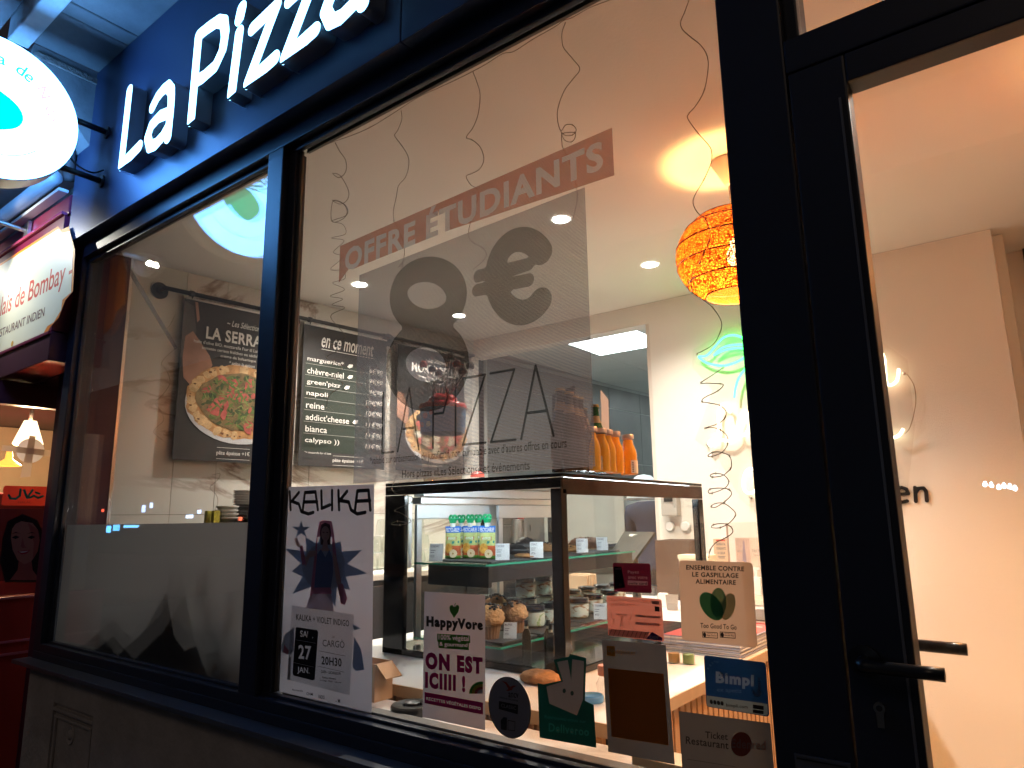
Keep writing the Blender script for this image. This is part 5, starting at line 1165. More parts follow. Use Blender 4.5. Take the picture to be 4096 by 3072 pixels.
for (a, b, lb) in ((2697, 2650, 'small glass bottle with amber drink on the counter'), (2755, 2655, 'slim green tinted bottle standing by the flyer pile')):
    t = thing('small_bottle', lb, 'bottle', at_z(a, b, 0.829)); link('bottle', lathe('bottle', [(0, 0), (0.020, 0), (0.021, 0.04), (0.009, 0.06), (0.008, 0.085), (0.0, 0.086)], 16), CLEAR, t)
    link('contents', lathe('contents', [(0, 0.002), (0.018, 0.002), (0.018, 0.03), (0, 0.031)], 14), mat('amber_drink', (0.4, 0.2, 0.05)) if 'amber' in lb else mat('green_drink', (0.18, 0.25, 0.08)), t)
# acrylic guard on the counter
gd = thing('counter_guard', 'clear acrylic guard standing along the counter by the till', 'screen', (-1.1, 1.2, 0.829))
box('guard_sheet', -1.135, -1.131, 1.72, 2.35, 0.829, 1.27, CLEAR, gd); box('guard_edge', -1.136, -1.130, 1.712, 1.7195, 0.829, 1.27, mat('acrylic_edge', (0.40, 0.33, 0.28), 0.3), gd); box('guard_foot', -1.19, -1.08, 1.70, 1.80, 0.8295, 0.835, CLEAR, gd)
# till screen
tl = thing('till_screen', 'tilted black touch screen till on a stand facing the staff', 'till', (-1.70, 1.9, 0.829))
c4 = [at_y(2447, 2205, 1.90), at_y(2532, 2245, 1.78), at_y(2620, 2128, 1.90), at_y(2497, 2126, 2.02)]
nn = (c4[1] - c4[0]).cross(c4[3] - c4[0]).normalized()
sheet(tl, c4, mat('till_glass', (0.012, 0.016, 0.013), 0.5, spec=0.2), 'screen', 0.012, nn)
mid = (c4[0] + c4[1] + c4[2] + c4[3]) / 4
link('stand', tube_mesh('stand', [(mid.x, mid.y + 0.02, mid.z - 0.02), (mid.x, mid.y + 0.04, 0.95), (mid.x, mid.y + 0.04, 0.832)], 0.022, 10, 3), BLACK, tl, -tl.location)
link('stand_base', lathe('stand_base', [(0, 0), (0.09, 0), (0.09, 0.01), (0.03, 0.02), (0, 0.02)], 24), BLACK, tl, (mid.x - tl.location.x, mid.y + 0.04 - tl.location.y, 0))
ppr = [c4[3] * 0.75 + c4[2] * 0.25, c4[3] * 0.3 + c4[2] * 0.7]; sheet(tl, [p + nn * 0.001 for p in (ppr[0] + (c4[0] - c4[3]) * 0.12, ppr[1] + (c4[1] - c4[2]) * 0.12, ppr[1] + (c4[1] - c4[2]) * 0.22, ppr[0] + (c4[0] - c4[3]) * 0.22)], mat('pale_sticker', (0.5, 0.5, 0.45), 0.5), 'paper_tag', 0.0006, nn)
# brown machine and boxes
bm = thing('brown_box', 'dark brown wooden crate on the counter behind the till', 'crate', at_y(2690, 2270, 2.55))
q0, q1 = at_y(2625, 2300, 2.55), at_y(2756, 2162, 2.55); BRN = mat('brown_crate', (0.075, 0.036, 0.022), 0.6, var=0.15)
q0.z = 0.829
box('front', q0.x, q1.x, 2.55, 2.565, q0.z, q1.z, BRN, bm, bev=0.004); box('side', q1.x - 0.013, q1.x, 2.566, 2.78, q0.z, q1.z, BRN, bm); box('side', q0.x, q0.x + 0.013, 2.566, 2.78, q0.z, q1.z, BRN, bm); box('back', q0.x + 0.014, q1.x - 0.014, 2.767, 2.78, q0.z, q1.z, BRN, bm)
pb = thing('paper_bag_stack', 'stack of folded kraft takeaway boxes on the counter inside the case view', 'boxes', at_y(2300, 2400, 1.9))
q0, q1 = at_y(2278, 2420, 1.9), at_y(2372, 2292, 1.9); KR = mat('kraft_board', (0.52, 0.38, 0.25), 0.8, var=0.12)
q0.z = 0.829
hh = (q1.z - q0.z)
for k in range(7): box('folded_box', q0.x, q0.x + (q1.x - q0.x) * (0.75 + 0.04 * (k % 3)), 1.90 + 0.013 * k, 1.91 + 0.013 * k, q0.z, q0.z + hh * (0.92 + 0.012 * (k % 4)), KR, pb, bev=0.001)
for k in range(3): box('folded_box', q0.x + (q1.x - q0.x) * 0.77, q1.x + 0.03, 1.90 + 0.013 * k, 1.91 + 0.013 * k, q0.z, q0.z + hh * (0.45 + 0.02 * k), KR, pb, bev=0.001)
cb = thing('cream_box', 'pale cream box standing at the counter end behind the round cornered sticker', 'box', at_y(2760, 2260, 2.6))
q0, q1 = at_y(2718, 2300, 2.40), at_y(2835, 2222, 2.40); box('box', q0.x, q1.x, 2.40, 2.50, 0.829, q1.z, mat('cream_card', (0.75, 0.66, 0.50), 0.6), cb, bev=0.002)
box('lid_rim', q0.x - 0.003, q1.x + 0.003, 2.396, 2.504, q1.z - 0.02, q1.z + 0.001, mat('cream_card', (0.75, 0.66, 0.50), 0.6), cb, bev=0.002)
# napkins / dark tray clutter
for i, (a, b, w_, h_, m_, nm, lb) in enumerate(((2560, 2380, 0.20, 0.05, mat('grey_tray', (0.10, 0.09, 0.09), 0.4), 'tray', 'low dark tray on the counter behind the jars'), (2650, 2430, 0.05, 0.07, CREAM, 'napkin_holder', 'white wedge napkin holder on the counter'), (2500, 2330, 0.13, 0.04, mat('card_reader_grey', (0.05, 0.05, 0.055), 0.4), 'card_reader', 'dark card reader lying under the till'))):
    q = at_z(a, b, 0.829); t = thing(nm, lb, nm.replace('_', ' '), q); box('body', q.x - w_ / 2, q.x + w_ / 2, q.y, q.y + w_ * 0.6, 0.829, 0.829 + h_, m_, t, bev=0.004); box('top_edge', q.x - w_ / 2 + 0.004, q.x + w_ / 2 - 0.004, q.y + 0.005, q.y + w_ * 0.6 - 0.005, 0.829 + h_, 0.832 + h_, BLACK if m_ is not CREAM else WHITEP, t)
cupq = at_z(2690, 2440, 0.829); cu_ = thing('tumbler', 'small frosted tumbler on the counter left of the round cornered sticker', 'tumbler', cupq); link('tumbler', lathe('tumbler', [(0, 0), (0.027, 0), (0.033, 0.075), (0.031, 0.075), (0.025, 0.004)], 24), film('frosted_plastic', (0.5, 0.45, 0.42), 0.4, 0.5), cu_)
# flyer pile
fl = thing('flyer_pile', 'thick pile of glossy pizza flyers on the counter corner', 'flyer pile', (-0.98, 1.33, 0.829))
rs_ = random.Random(8)
for k in range(14):
    r_ = rs_.uniform(-0.004, 0.004); c_ = mat(('flyer_white', 'flyer_blue', 'flyer_grey')[k % 3], ((0.7, 0.66, 0.64), (0.30, 0.32, 0.42), (0.45, 0.40, 0.40))[k % 3], 0.4)
    box('flyer_bundle', -1.17 + r_, -0.885 + r_, 1.10 + r_, 1.52 + r_, 0.8292 + 0.004 * k, 0.8328 + 0.004 * k, c_, fl)
P = Panel(fl, Vector((-1.168, 1.102, 0.8855)), Vector((0.28, 0, 0)), Vector((0, 0.41, 0)), Vector((0, 0, 1)))
P.rect(0, 0, 1, 1, mat('flyer_red', (0.50, 0.03, 0.03), 0.3)); P.ell(0.35, 0.40, 0.30, 0.24, CRUSTL, name='pizza_print'); P.ell(0.35, 0.40, 0.24, 0.19, mat('tomato_print', (0.62, 0.10, 0.04), 0.4, var=0.4, vs_=40), name='pizza_print')
P.ell(0.82, 0.30, 0.12, 0.09, WHITEP); P.ell(0.82, 0.30, 0.05, 0.035, mat('green_dot', (0.10, 0.35, 0.12), 0.5)); P.rect(0.05, 0.78, 0.9, 0.82, WHITEP); P.rect(0.05, 0.86, 0.7, 0.89, WHITEP)
fl2 = thing('flyer_stack', 'second fanned stack of red and white flyers beyond the pile', 'flyer pile', (-0.96, 1.75, 0.829))
for k in range(9): box('flyer', -1.15 + 0.004 * k, -0.885 + 0.002 * k, 1.60 + 0.006 * k, 1.95 + 0.004 * k, 0.8292 + 0.006 * k, 0.8345 + 0.006 * k, mat(('flyer_red', 'flyer_white', 'flyer_dark')[k % 3], ((0.5, 0.03, 0.03), (0.7, 0.66, 0.64), (0.08, 0.06, 0.06))[k % 3], 0.4), fl2)

# far right side table under the small menus
st_ = thing('side_counter', 'pale topped side counter with dark slats under the neon sign', 'counter', (-1.2, 2.6, 0.8))
q = at_y(3060, 2395, 2.62)
box('top', -1.62, -1.02, 2.50, 2.915, 0.835, 0.862, mat('pale_oak_top', (0.66, 0.52, 0.40), 0.45), st_, bev=0.002)
for k in range(10): box('slat', -1.60 + k * 0.055, -1.56 + k * 0.055, 2.53, 2.555, 0.0, 0.833, SLATD, st_, bev=0.002, seg=1)
box('body', -1.60, -1.05, 2.556, 2.90, 0.0, 0.833, DARK, st_)
q = at_y(3035, 2330, 2.75); sp_ = thing('soap_dispenser', 'white pump dispenser on the pale side counter', 'dispenser', (q.x, 2.72, 0.862))
box('body', q.x - 0.03, q.x + 0.03, 2.69, 2.75, 0.862, 0.96, WHITEP, sp_, bev=0.006); box('pump', q.x - 0.008, q.x + 0.008, 2.71, 2.73, 0.9605, 1.0, WHITEP, sp_, bev=0.002); box('nozzle', q.x - 0.03, q.x + 0.02, 2.712, 2.728, 1.0005, 1.012, WHITEP, sp_, bev=0.002)
bk = thing('small_black_jar', 'tiny black pot beside the white dispenser', 'pot', (q.x + 0.06, 2.72, 0.862)); link('pot', lathe('pot', [(0, 0), (0.018, 0), (0.02, 0.03), (0.017, 0.034), (0, 0.034)], 16), BLACK, bk)

# small menus on the back wall
def wallposter(name, label, tl_, br_, m):
    a, b = at_y(*tl_, 2.915), at_y(*br_, 2.915); t = thing(name, label, 'menu', (a.x, 2.918, b.z))
    P = Panel(t, Vector((a.x, 2.9155, b.z)), Vector((b.x - a.x, 0, 0)), Vector((0, 0, a.z - b.z)), Vector((0, -1, 0)))
    box('backing', a.x, b.x, 2.916, 2.9195, b.z, a.z, m, t); return P
KM = mat('kraft_menu', (0.62, 0.45, 0.30), 0.6, var=0.05)
P = wallposter('wall_menu', 'small kraft menu headed BURRATA FONDANTE on the white wall', (2852, 2155), (2922, 2290), KM)
P.rect(0.2, 0.93, 0.80, 0.97, mat('menu_red', (0.5, 0.05, 0.04), 0.5))
for i, s_ in enumerate(('BURRATA', 'FONDANTE', 'À CŒUR')): P.text(s_, 0.2 + 0.04 * (i == 2), 0.80 - 0.13 * i, 0.80 - 0.04 * (i == 2), 0.88 - 0.13 * i, CT, bold=0.04)
P.rect(0.25, 0.46, 0.75, 0.475, CT); P.rect(0.3, 0.42, 0.7, 0.435, CT); P.text('+2€50', 0.3, 0.24, 0.7, 0.33, CT, bold=0.03)
P = wallposter('wall_poster', "wide pale poster with a tower picture and the words TU T'ES RÉGALÉ", (2938, 2150), (3140, 2330), mat('pale_poster', (0.66, 0.52, 0.42), 0.6, var=0.08))
P.rect(0.02, 0.02, 0.32, 0.98, mat('poster_pink_photo', (0.50, 0.32, 0.26), 0.6, var=0.2)); P.poly([(0.05, 0.05), (0.16, 0.50), (0.28, 0.20), (0.30, 0.03)], mat('poster_orange', (0.60, 0.26, 0.07), 0.6, var=0.4, vs_=60)); P.poly([(0.14, 0.45), (0.18, 0.92), (0.21, 0.92), (0.23, 0.42)], mat('poster_violet', (0.20, 0.14, 0.22), 0.6))
P.text('DÉLICES', 0.04, 0.66, 0.20, 0.72, CT, shear=0.2); P.text("TU T'ES RÉGALÉ ?", 0.36, 0.66, 0.98, 0.74, CT, bold=0.05); P.text('Laisse-nous un avis', 0.40, 0.58, 0.85, 0.62, CT)

# ================================================================== NEON SIGN
NW = glow('white_neon_tube', (1.0, 0.80, 0.52), 4.2); NG = glow('green_neon_tube', (0.05, 1.0, 0.15), 5.0)
ne = thing('neon_sign', 'neon sign with green leaf and warm white script letters on the wall', 'neon sign', (-1.2, 2.87, 1.9))
YN = 2.872
def npath(pts, m, name='neon_tube', r=0.0078, sm=6): link(name, tube_mesh(name, [(lambda q: (q.x, YN, q.z))(at_y(x, y, YN)) for x, y in pts], r, 8, sm), m, ne, -ne.location)
def n7(x, y): return (2000 + x / 1.8433, 900 + y / 1.8433)
npath([n7(*p) for p in [(1900, 880), (1810, 850), (1780, 828), (1720, 812), (1650, 830), (1590, 890), (1545, 945), (1510, 968), (1465, 970), (1490, 995), (1540, 1022), (1640, 1038), (1720, 1020), (1790, 985), (1850, 930), (1900, 860)]], NG)
npath([n7(*p) for p in [(1576, 962), (1640, 905), (1720, 885), (1810, 884), (1880, 900)]], NG); npath([n7(*p) for p in [(1576, 962), (1650, 925), (1740, 908), (1820, 912), (1890, 925)]], NG)
npath([n7(*p) for p in [(1930, 960), (1870, 1010), (1810, 1060), (1760, 1130), (1735, 1210), (1728, 1275)]], NG)
npath([n7(*p) for p in [(1695, 1385), (1690, 1345), (1665, 1320), (1630, 1330), (1612, 1380), (1612, 1480), (1600, 1560), (1570, 1615), (1548, 1625), (1545, 1600), (1575, 1580), (1620, 1582), (1680, 1592), (1730, 1570), (1752, 1530), (1758, 1440), (1785, 1385), (1820, 1378), (1835, 1420), (1830, 1500), (1805, 1545), (1780, 1550), (1760, 1520)]], NW)
npath([n7(*p) for p in [(1840, 1370), (1838, 1480), (1850, 1540), (1880, 1560)]], NW)
def n5(x, y): return (2200 + x / 2.212, 1850 + y / 2.212)
npath([n5(*p) for p in [(1835, 90), (1800, 60), (1755, 62), (1720, 110), (1710, 180), (1722, 245), (1765, 272), (1810, 250), (1840, 190)]], NW); npath([n5(*p) for p in [(1850, -60), (1846, 100), (1850, 230), (1880, 270)]], NW)
# the hidden middle of the words, behind the post
npath([(3110, 1640), (3105, 1780)], NW); npath([(3110, 1645), (3160, 1640), (3165, 1690), (3115, 1705)], NW); npath([(3210, 1690), (3215, 1780)], NW); npath([(3240, 1690), (3290, 1690), (3250, 1775), (3300, 1775)], NW); npath([(3330, 1690), (3380, 1690), (3340, 1775), (3390, 1775)], NW)
npath([(3120, 1985), (3165, 1980), (3155, 1940), (3120, 1950), (3120, 2010), (3170, 2020)], NW)
def n8(x, y): return (3400 + x / 1.2758, 700 + y / 1.2758)
npath([n8(*p) for p in [(160, 900), (176, 945), (180, 1010), (186, 1058), (205, 1072), (235, 1055), (246, 1020), (248, 990)]], NW); npath([n8(*p) for p in [(180, 1325), (215, 1340), (250, 1328), (272, 1295)]], NW)
for a, b in ((n5(1780, 308)), (n7(1528, 1620)), (n8(275, 1012))):
    q = at_y(a, b, 2.905); o = link('stand_off', lathe('stand_off', [(0.007, 0), (0.007, 0.022), (0.0, 0.024)], 12), STEEL, ne, Vector((q.x, 2.918, q.z)) - ne.location); o.rotation_euler = (PI / 2, 0, 0)
link('cable', tube_mesh('cable', [(lambda q: (q.x, 2.90, q.z))(at_y(*n8(x, y), 2.90)) for x, y in [(290, 1015), (325, 1070), (336, 1140), (328, 1210), (305, 1290), (280, 1320)]], 0.0022, 6, 5), mat('clear_wire', (0.35, 0.25, 0.16), 0.4), ne, -ne.location)
bk_ = [at_y(x, y, 2.885) for x, y in [n5(1480, -60), n5(1520, 30), n5(1690, 330), n5(1760, 395), n5(1900, 390), n5(2400, 390)] + [(3620, 2060), (3660, 1700), (3630, 1440), (3300, 1200), (2960, 1290), (2770, 1400), (2770, 1470), (2850, 1560), (2780, 1760)]]
sheet(ne, [Vector((p.x, 2.886, p.z)) for p in bk_], glass('acrylic_back', (0.985, 0.975, 0.965), 0.02, 0.4), 'acrylic_back', 0.003)
wn = thing('wall_lettering', 'black raised letters ending in en on the orange lit wall', 'lettering', (-0.6, 2.91, 1.4))
def n9(x, y): return (3096 + x / 1.304, 1800 + y / 1.304)
def wst(pts): return [(at_y(*n9(x, y), 2.91).x, at_y(*n9(x, y), 2.91).z) for x, y in pts]
for i, st in enumerate(([wst([(640, 232), (700, 228), (690, 203), (665, 195), (640, 205), (628, 232), (640, 262), (668, 272), (695, 266)])], [wst([(735, 195), (740, 268)]), wst([(738, 222), (755, 200), (780, 198), (793, 215), (797, 265)])], [wst([(590, 205), (560, 200), (545, 235), (565, 268), (595, 262)])])):
    vs_, fs = stroke2d('wl%d' % i, st, 0.0088, 0.003, extrude=0.004); link('letter', mesh('letter', [Vector((p[0], 2.912 - p[2], p[1])) - wn.location for p in vs_], fs), BLACK, wn)
# small dish dispensers on the wall (seen through the case)
for i, (a, b, lb) in enumerate(((2560 + 0, 2105, 'round white wall dial left of the acrylic guard'), (2744, 2105, 'round white wall dial right of the acrylic guard'))):
    q = at_y((2682, 2744)[i], 2105, 2.915); t = thing('wall_dial', lb, 'dial', q, group='round white wall dials')
    o = link('disc', lathe('disc', [(0, 0.02), (0.026, 0.02), (0.03, 0.014), (0.03, 0)], 28), WHITEP, t); o.rotation_euler = (PI / 2, 0, 0)
    o = link('ring', lathe('ring', [(0.031, 0.004), (0.034, 0.006), (0.034, 0)], 28, cap=False), mat('dial_ring', (0.5, 0.48, 0.45), 0.4), t); o.rotation_euler = (PI / 2, 0, 0)
q = at_y(2692, 2020, 2.915); t = thing('towel_dispenser', 'pale wall dispenser just under the case top', 'dispenser', q)
box('body', q.x - 0.055, q.x + 0.055, 2.85, 2.917, q.z - 0.07, q.z + 0.10, mat('dispenser_grey', (0.42, 0.40, 0.37), 0.4), t, bev=0.012); box('window', q.x - 0.03, q.x + 0.03, 2.846, 2.849, q.z + 0.02, q.z + 0.05, BLACK, t)
# picture frame and dark panel at the right end
q = at_y(4096, 980, 3.395); pf_ = thing('wall_picture', 'dark framed picture cut by the right edge of the photo', 'picture', (q.x, 3.38, q.z))
box('frame', q.x - 0.012, q.x + 0.40, 3.37, 3.398, q.z - 0.26, q.z + 0.02, mat('frame_grey', (0.05, 0.05, 0.06), 0.4), pf_, bev=0.003); box('print', q.x + 0.01, q.x + 0.38, 3.3665, 3.3695, q.z - 0.24, q.z, mat('picture_print', (0.12, 0.12, 0.13), 0.4, var=0.4), pf_)
q = at_y(4062, 1645, 3.2); pk = thing('tall_panel', 'tall dark brown panel standing at the right picture edge', 'panel', (q.x, 3.2, 0))
box('panel', q.x, q.x + 0.35, 3.2, 3.24, 0.0, q.z, mat('dark_walnut', (0.05, 0.025, 0.015), 0.5, var=0.2), pk, bev=0.002); box('panel_edge', q.x - 0.012, q.x - 0.0005, 3.195, 3.245, 0.0, q.z + 0.004, mat('walnut_edge', (0.09, 0.045, 0.025), 0.5), pk, bev=0.001); box('foot', q.x, q.x + 0.35, 3.15, 3.30, 0.0005, 0.02, BLACK, pk)

# ================================================================== KITCHEN
hd = thing('dough_mixer', 'large grey steel mixer hood with slanted flank in the kitchen', 'machine', (-2.9, 3.9, 0.0))
KS = mat('kitchen_steel', (0.50, 0.52, 0.51), 0.38, metal=0.55, var=0.06)
for nm_, pl, d0, d1 in (('hood', [(2275, 2155), (2280, 2000), (2310, 1960), (2430, 1955), (2452, 2010), (2470, 2090), (2490, 2155)], 3.9, 4.5), ('hood_face', [(2260, 2155), (2268, 2028), (2450, 2030), (2470, 2155)], 3.80, 3.89)):
    p3 = [at_y(a, b, d0) for a, b in pl]
    link(nm_, prism(nm_, [(p.x, p.z) for p in p3], Vector((0, 0, 0)), Vector((1, 0, 0)), Vector((0, 0, 1)), Vector((0, 1, 0)), d0, d1), KS, hd, -hd.location)
p3 = [at_y(a, b, 3.78) for a, b in [(2430, 1935), (2460, 1995), (2490, 1990), (2530, 1935)]]
link('motor_head', prism('motor_head', [(p.x, p.z) for p in p3], Vector((0, 0, 0)), Vector((1, 0, 0)), Vector((0, 0, 1)), Vector((0, 1, 0)), 3.70, 3.95), mat('enamel_cream', (0.62, 0.62, 0.55), 0.35), hd, -hd.location)
q = at_y(2380, 2165, 3.7); wt = thing('work_table', 'white kitchen work table edge behind the pastry case', 'table', (-2.8, 3.75, 0.0))
box('table_top', -3.3, -2.35, 3.55, 4.3, q.z - 0.05, q.z, mat('table_white', (0.74, 0.78, 0.77), 0.35), wt, bev=0.004)
for x_ in (-3.25, -2.42):
    for y_ in (3.6, 4.2): box('leg', x_, x_ + 0.04, y_, y_ + 0.04, 0.0, q.z - 0.051, STEEL, wt)
bx0 = at_y(1905, 2115, 2.75)
bkt = thing('back_shelf', 'grey steel shelf unit behind the sliding doors of the case', 'shelf', (-3.0, 3.35, 0))
box('panel', -3.35, -2.60, 3.5, 3.53, 0.0, 1.60, mat('grey_panel', (0.42, 0.43, 0.40), 0.5), bkt); box('shelf', -3.35, -2.60, 3.25, 3.499, 1.09, 1.11, STEEL, bkt); box('upright', -3.37, -3.345, 3.25, 3.53, 0, 1.62, mat('dark_upright', (0.12, 0.12, 0.12), 0.4), bkt)
def on_shelf(name, label, cat, px_, py_, y_): q = at_y(px_, py_, y_); return thing(name, label, cat, (q.x, y_, 1.11))
kt_ = on_shelf('kettle', 'brushed steel electric kettle with black handle behind the cookies', 'kettle', 2080, 2180, 3.33)
link('body', lathe('body', [(0, 0), (0.075, 0), (0.078, 0.02), (0.062, 0.17), (0.058, 0.185), (0.0, 0.19)], 28), STEEL, kt_)
link('handle', tube_mesh('handle', [(0.055, -0.02, 0.17), (0.11, -0.03, 0.16), (0.125, -0.03, 0.10), (0.08, -0.02, 0.03)], 0.010, 8, 5), BLACK, kt_); link('spout', lathe('spout', [(0.02, 0.15), (0.012, 0.19), (0, 0.19)], 12), STEEL, kt_, (-0.055, 0, 0))
rdb = on_shelf('red_crate', 'red plastic crate behind the kettle', 'crate', 2110, 2100, 3.42); box('crate', rdb.location.x - 0.09, rdb.location.x + 0.10, 3.40, 3.49, 1.12, 1.33, RED, rdb, bev=0.01); box('crate_rim', rdb.location.x - 0.095, rdb.location.x + 0.105, 3.395, 3.495, 1.331, 1.345, RED, rdb, bev=0.004)
bgp = on_shelf('coffee_bag', 'white and yellow coffee bag with a dark stripe beside the pouches', 'bag', 1985, 2150, 3.33)
link('bag', lump('bag', 0.06, 0.035, 0.13, WHITEP, 5, 0.1, 16, 10, 1.5), mat('bag_white', (0.6, 0.62, 0.6), 0.35, var=0.3, vs_=12), bgp); x_ = bgp.location.x
box('stripe', x_ - 0.05, x_ + 0.05, 3.290, 3.294, 1.15, 1.185, mat('bag_stripe', (0.12, 0.02, 0.03), 0.4), bgp); box('stripe', x_ - 0.05, x_ + 0.05, 3.290, 3.294, 1.24, 1.262, mat('bag_yellow', (0.55, 0.5, 0.15), 0.4), bgp)
gb_ = on_shelf('green_cap_bottle', 'clear squeeze bottle with a lime green cap by the kettle', 'bottle', 2080, 2090, 3.27)
gb_.location = (gb_.location.x + 0.02, 3.26, 1.11); link('bottle', lathe('bottle', [(0, 0), (0.03, 0), (0.032, 0.16), (0.012, 0.20)], 16), CLEAR, gb_); link('cap', lathe('cap', [(0.016, 0.20), (0.016, 0.228), (0, 0.23)], 14), mat('lime_cap', (0.25, 0.6, 0.06), 0.4), gb_)

# cook, seen from behind and partly hidden
def skin_body(name, joints, edges, radii, m, lv=2):
    me = bpy.data.meshes.new(name); me.from_pydata(joints, edges, []); ob = bpy.data.objects.new(name, me); COL.objects.link(ob)
    sm = ob.modifiers.new('s', 'SKIN'); sm.use_smooth_shade = True
    for i, r in enumerate(radii): me.skin_vertices[0].data[i].radius = (r, r) if not isinstance(r, tuple) else r
    me.skin_vertices[0].data[0].use_root = True
    ss = ob.modifiers.new('u', 'SUBSURF'); ss.levels = lv; ss.render_levels = lv
    dg = bpy.context.evaluated_depsgraph_get(); dg.update(); m2 = bpy.data.meshes.new_from_object(ob.evaluated_get(dg)); bpy.data.objects.remove(ob)
    m2.materials.clear(); m2.materials.append(m)
    for p in m2.polygons: p.use_smooth = True
    return m2
px0 = at_y(2618, 2100, 3.55)
pe = thing('person', 'cook in dark shirt with back turned, leaning over in the kitchen', 'person', (px0.x, 3.55, 0.0), math.radians(12))
H_ = 1.62
J = [(0, 0, 0.92), (0, 0.01, 1.08), (0, 0.02, 1.24), (0, 0.03, 1.36), (0, 0.05, 1.43), (0, 0.08, 1.50), (0, 0.10, 1.58),
     (-0.17, 0.03, 1.34), (-0.24, 0.10, 1.12), (-0.18, 0.32, 1.04), (-0.15, 0.40, 1.03), (0.17, 0.03, 1.34), (0.24, 0.10, 1.12), (0.18, 0.32, 1.04), (0.15, 0.40, 1.03),
     (-0.09, 0, 0.85), (-0.10, 0.01, 0.48), (-0.10, -0.01, 0.08), (-0.10, 0.12, 0.04), (0.09, 0, 0.85), (0.10, 0.01, 0.48), (0.10, -0.01, 0.08), (0.10, 0.12, 0.04)]
E_ = [(0, 1), (1, 2), (2, 3), (3, 4), (4, 5), (5, 6), (3, 7), (7, 8), (8, 9), (9, 10), (3, 11), (11, 12), (12, 13), (13, 14), (0, 15), (15, 16), (16, 17), (17, 18), (0, 19), (19, 20), (20, 21), (21, 22)]
Rr = [(0.15, 0.11), (0.145, 0.10), (0.17, 0.115), (0.16, 0.10), 0.055, 0.055, 0.09, 0.075, 0.05, 0.038, 0.03, 0.075, 0.05, 0.038, 0.03, 0.09, 0.06, 0.04, 0.035, 0.09, 0.06, 0.04, 0.035]
SKN = mat('cook_skin', (0.48, 0.27, 0.19), 0.55, var=0.06)
me = skin_body('body', J, E_, Rr, SKN); SH = mat('navy_red_shirt', (0.035, 0.045, 0.085), 0.75, var=0.5, vs_=5); TR = mat('dark_trousers', (0.02, 0.02, 0.025), 0.8); HR = mat('dark_hair', (0.045, 0.035, 0.03), 0.7, var=0.3, vs_=60); CL = mat('white_collar', (0.6, 0.6, 0.6), 0.6)
for x in (SH, TR, HR, CL): me.materials.append(x)
for p in me.polygons:
    c = p.center
    if c.z < 0.90 and c.z > 0.10: p.material_index = 2
    elif c.z <= 0.10: p.material_index = 2
    elif c.z < 1.415 and not (c.y > 0.30): p.material_index = 1
    elif 1.415 <= c.z < 1.428: p.material_index = 4
    elif c.z > 1.47 and (c.y < 0.13 or c.z > 1.62): p.material_index = 3
link('body', me, SKN, pe)
for s_ in (-1, 1):
    hx, hy, hz = s_ * 0.15, 0.40, 1.03
    for k in range(4): link('finger', tube_mesh('finger', [(hx + s_ * (k - 1.5) * 0.014, hy + 0.03, hz), (hx + s_ * (k - 1.5) * 0.016, hy + 0.06, hz - 0.003), (hx + s_ * (k - 1.5) * 0.016, hy + 0.09 - 0.006 * abs(k - 1.5), hz - 0.02)], 0.0075, 8, 3), SKN, pe)
    link('thumb', tube_mesh('thumb', [(hx - s_ * 0.02, hy + 0.0, hz), (hx - s_ * 0.042, hy + 0.025, hz), (hx - s_ * 0.045, hy + 0.055, hz - 0.01)], 0.009, 8, 3), SKN, pe)
# dome cover above juice bottles
q = at_y(2575, 1925, 3.3); dm = thing('white_dome', 'white domed cover showing beyond the juice bottles', 'cover', (q.x, 3.3, q.z - 0.10))
link('dome', lathe('dome', [(0.13, -0.02), (0.128, 0.04), (0.10, 0.10), (0.05, 0.14), (0, 0.15)], 32), mat('dome_white', (0.66, 0.76, 0.80), 0.4), dm); link('dome_base', lathe('dome_base', [(0.14, -0.035), (0.14, -0.021), (0, -0.021)], 32), STEEL, dm)

# ================================================================== LEFT BACK COUNTER
lc = thing('back_counter', 'marble topped back counter with cups and glasses along the left wall', 'counter', (-3.4, 1.5, 0.9))
box('counter_top', -3.76, -3.12, 0.42, 2.90, 0.965, 0.995, mat('counter_pale', (0.62, 0.55, 0.48), 0.35), lc, bev=0.002)
box('cabinet', -3.60, -3.16, 0.45, 2.88, 0.0, 0.964, mat('counter_dark', (0.012, 0.012, 0.014), 0.5), lc)
for k in range(4): box('drawer_front', -3.157, -3.145, 0.50 + 0.6 * k, 1.06 + 0.6 * k, 0.12, 0.93, mat('drawer_grey', (0.018, 0.018, 0.02), 0.4), lc, bev=0.003)
cm = thing('coffee_machine', 'black coffee machine carrying cups above the frosted film', 'coffee machine', (-3.36, 1.0, 0.995))
box('body', -3.56, -3.22, 0.72, 1.42, 0.996, 1.365, mat('machine_black', (0.015, 0.016, 0.02), 0.25), cm, bev=0.012); box('cup_rail', -3.55, -3.23, 0.735, 1.41, 1.366, 1.385, mat('machine_black2', (0.02, 0.02, 0.024), 0.3, metal=0.5), cm, bev=0.004)
box('side_glass', -3.2195, -3.215, 0.90, 1.38, 1.18, 1.35, mat('machine_panel', (0.03, 0.05, 0.10), 0.1, coat=1), cm)
box('display', -3.2148, -3.2135, 1.02, 1.13, 1.26, 1.32, mat('amber_display', (0.2, 0.05, 0.02), 0.3, emis=(1.0, 0.30, 0.08), es=0.8), cm); box('display', -3.2148, -3.2135, 1.18, 1.32, 1.27, 1.33, mat('blue_display', (0.02, 0.08, 0.3), 0.3, emis=(0.12, 0.45, 1.0), es=1.0), cm)
CER = mat('white_ceramic', (0.55, 0.53, 0.50), 0.2)
mug0 = None
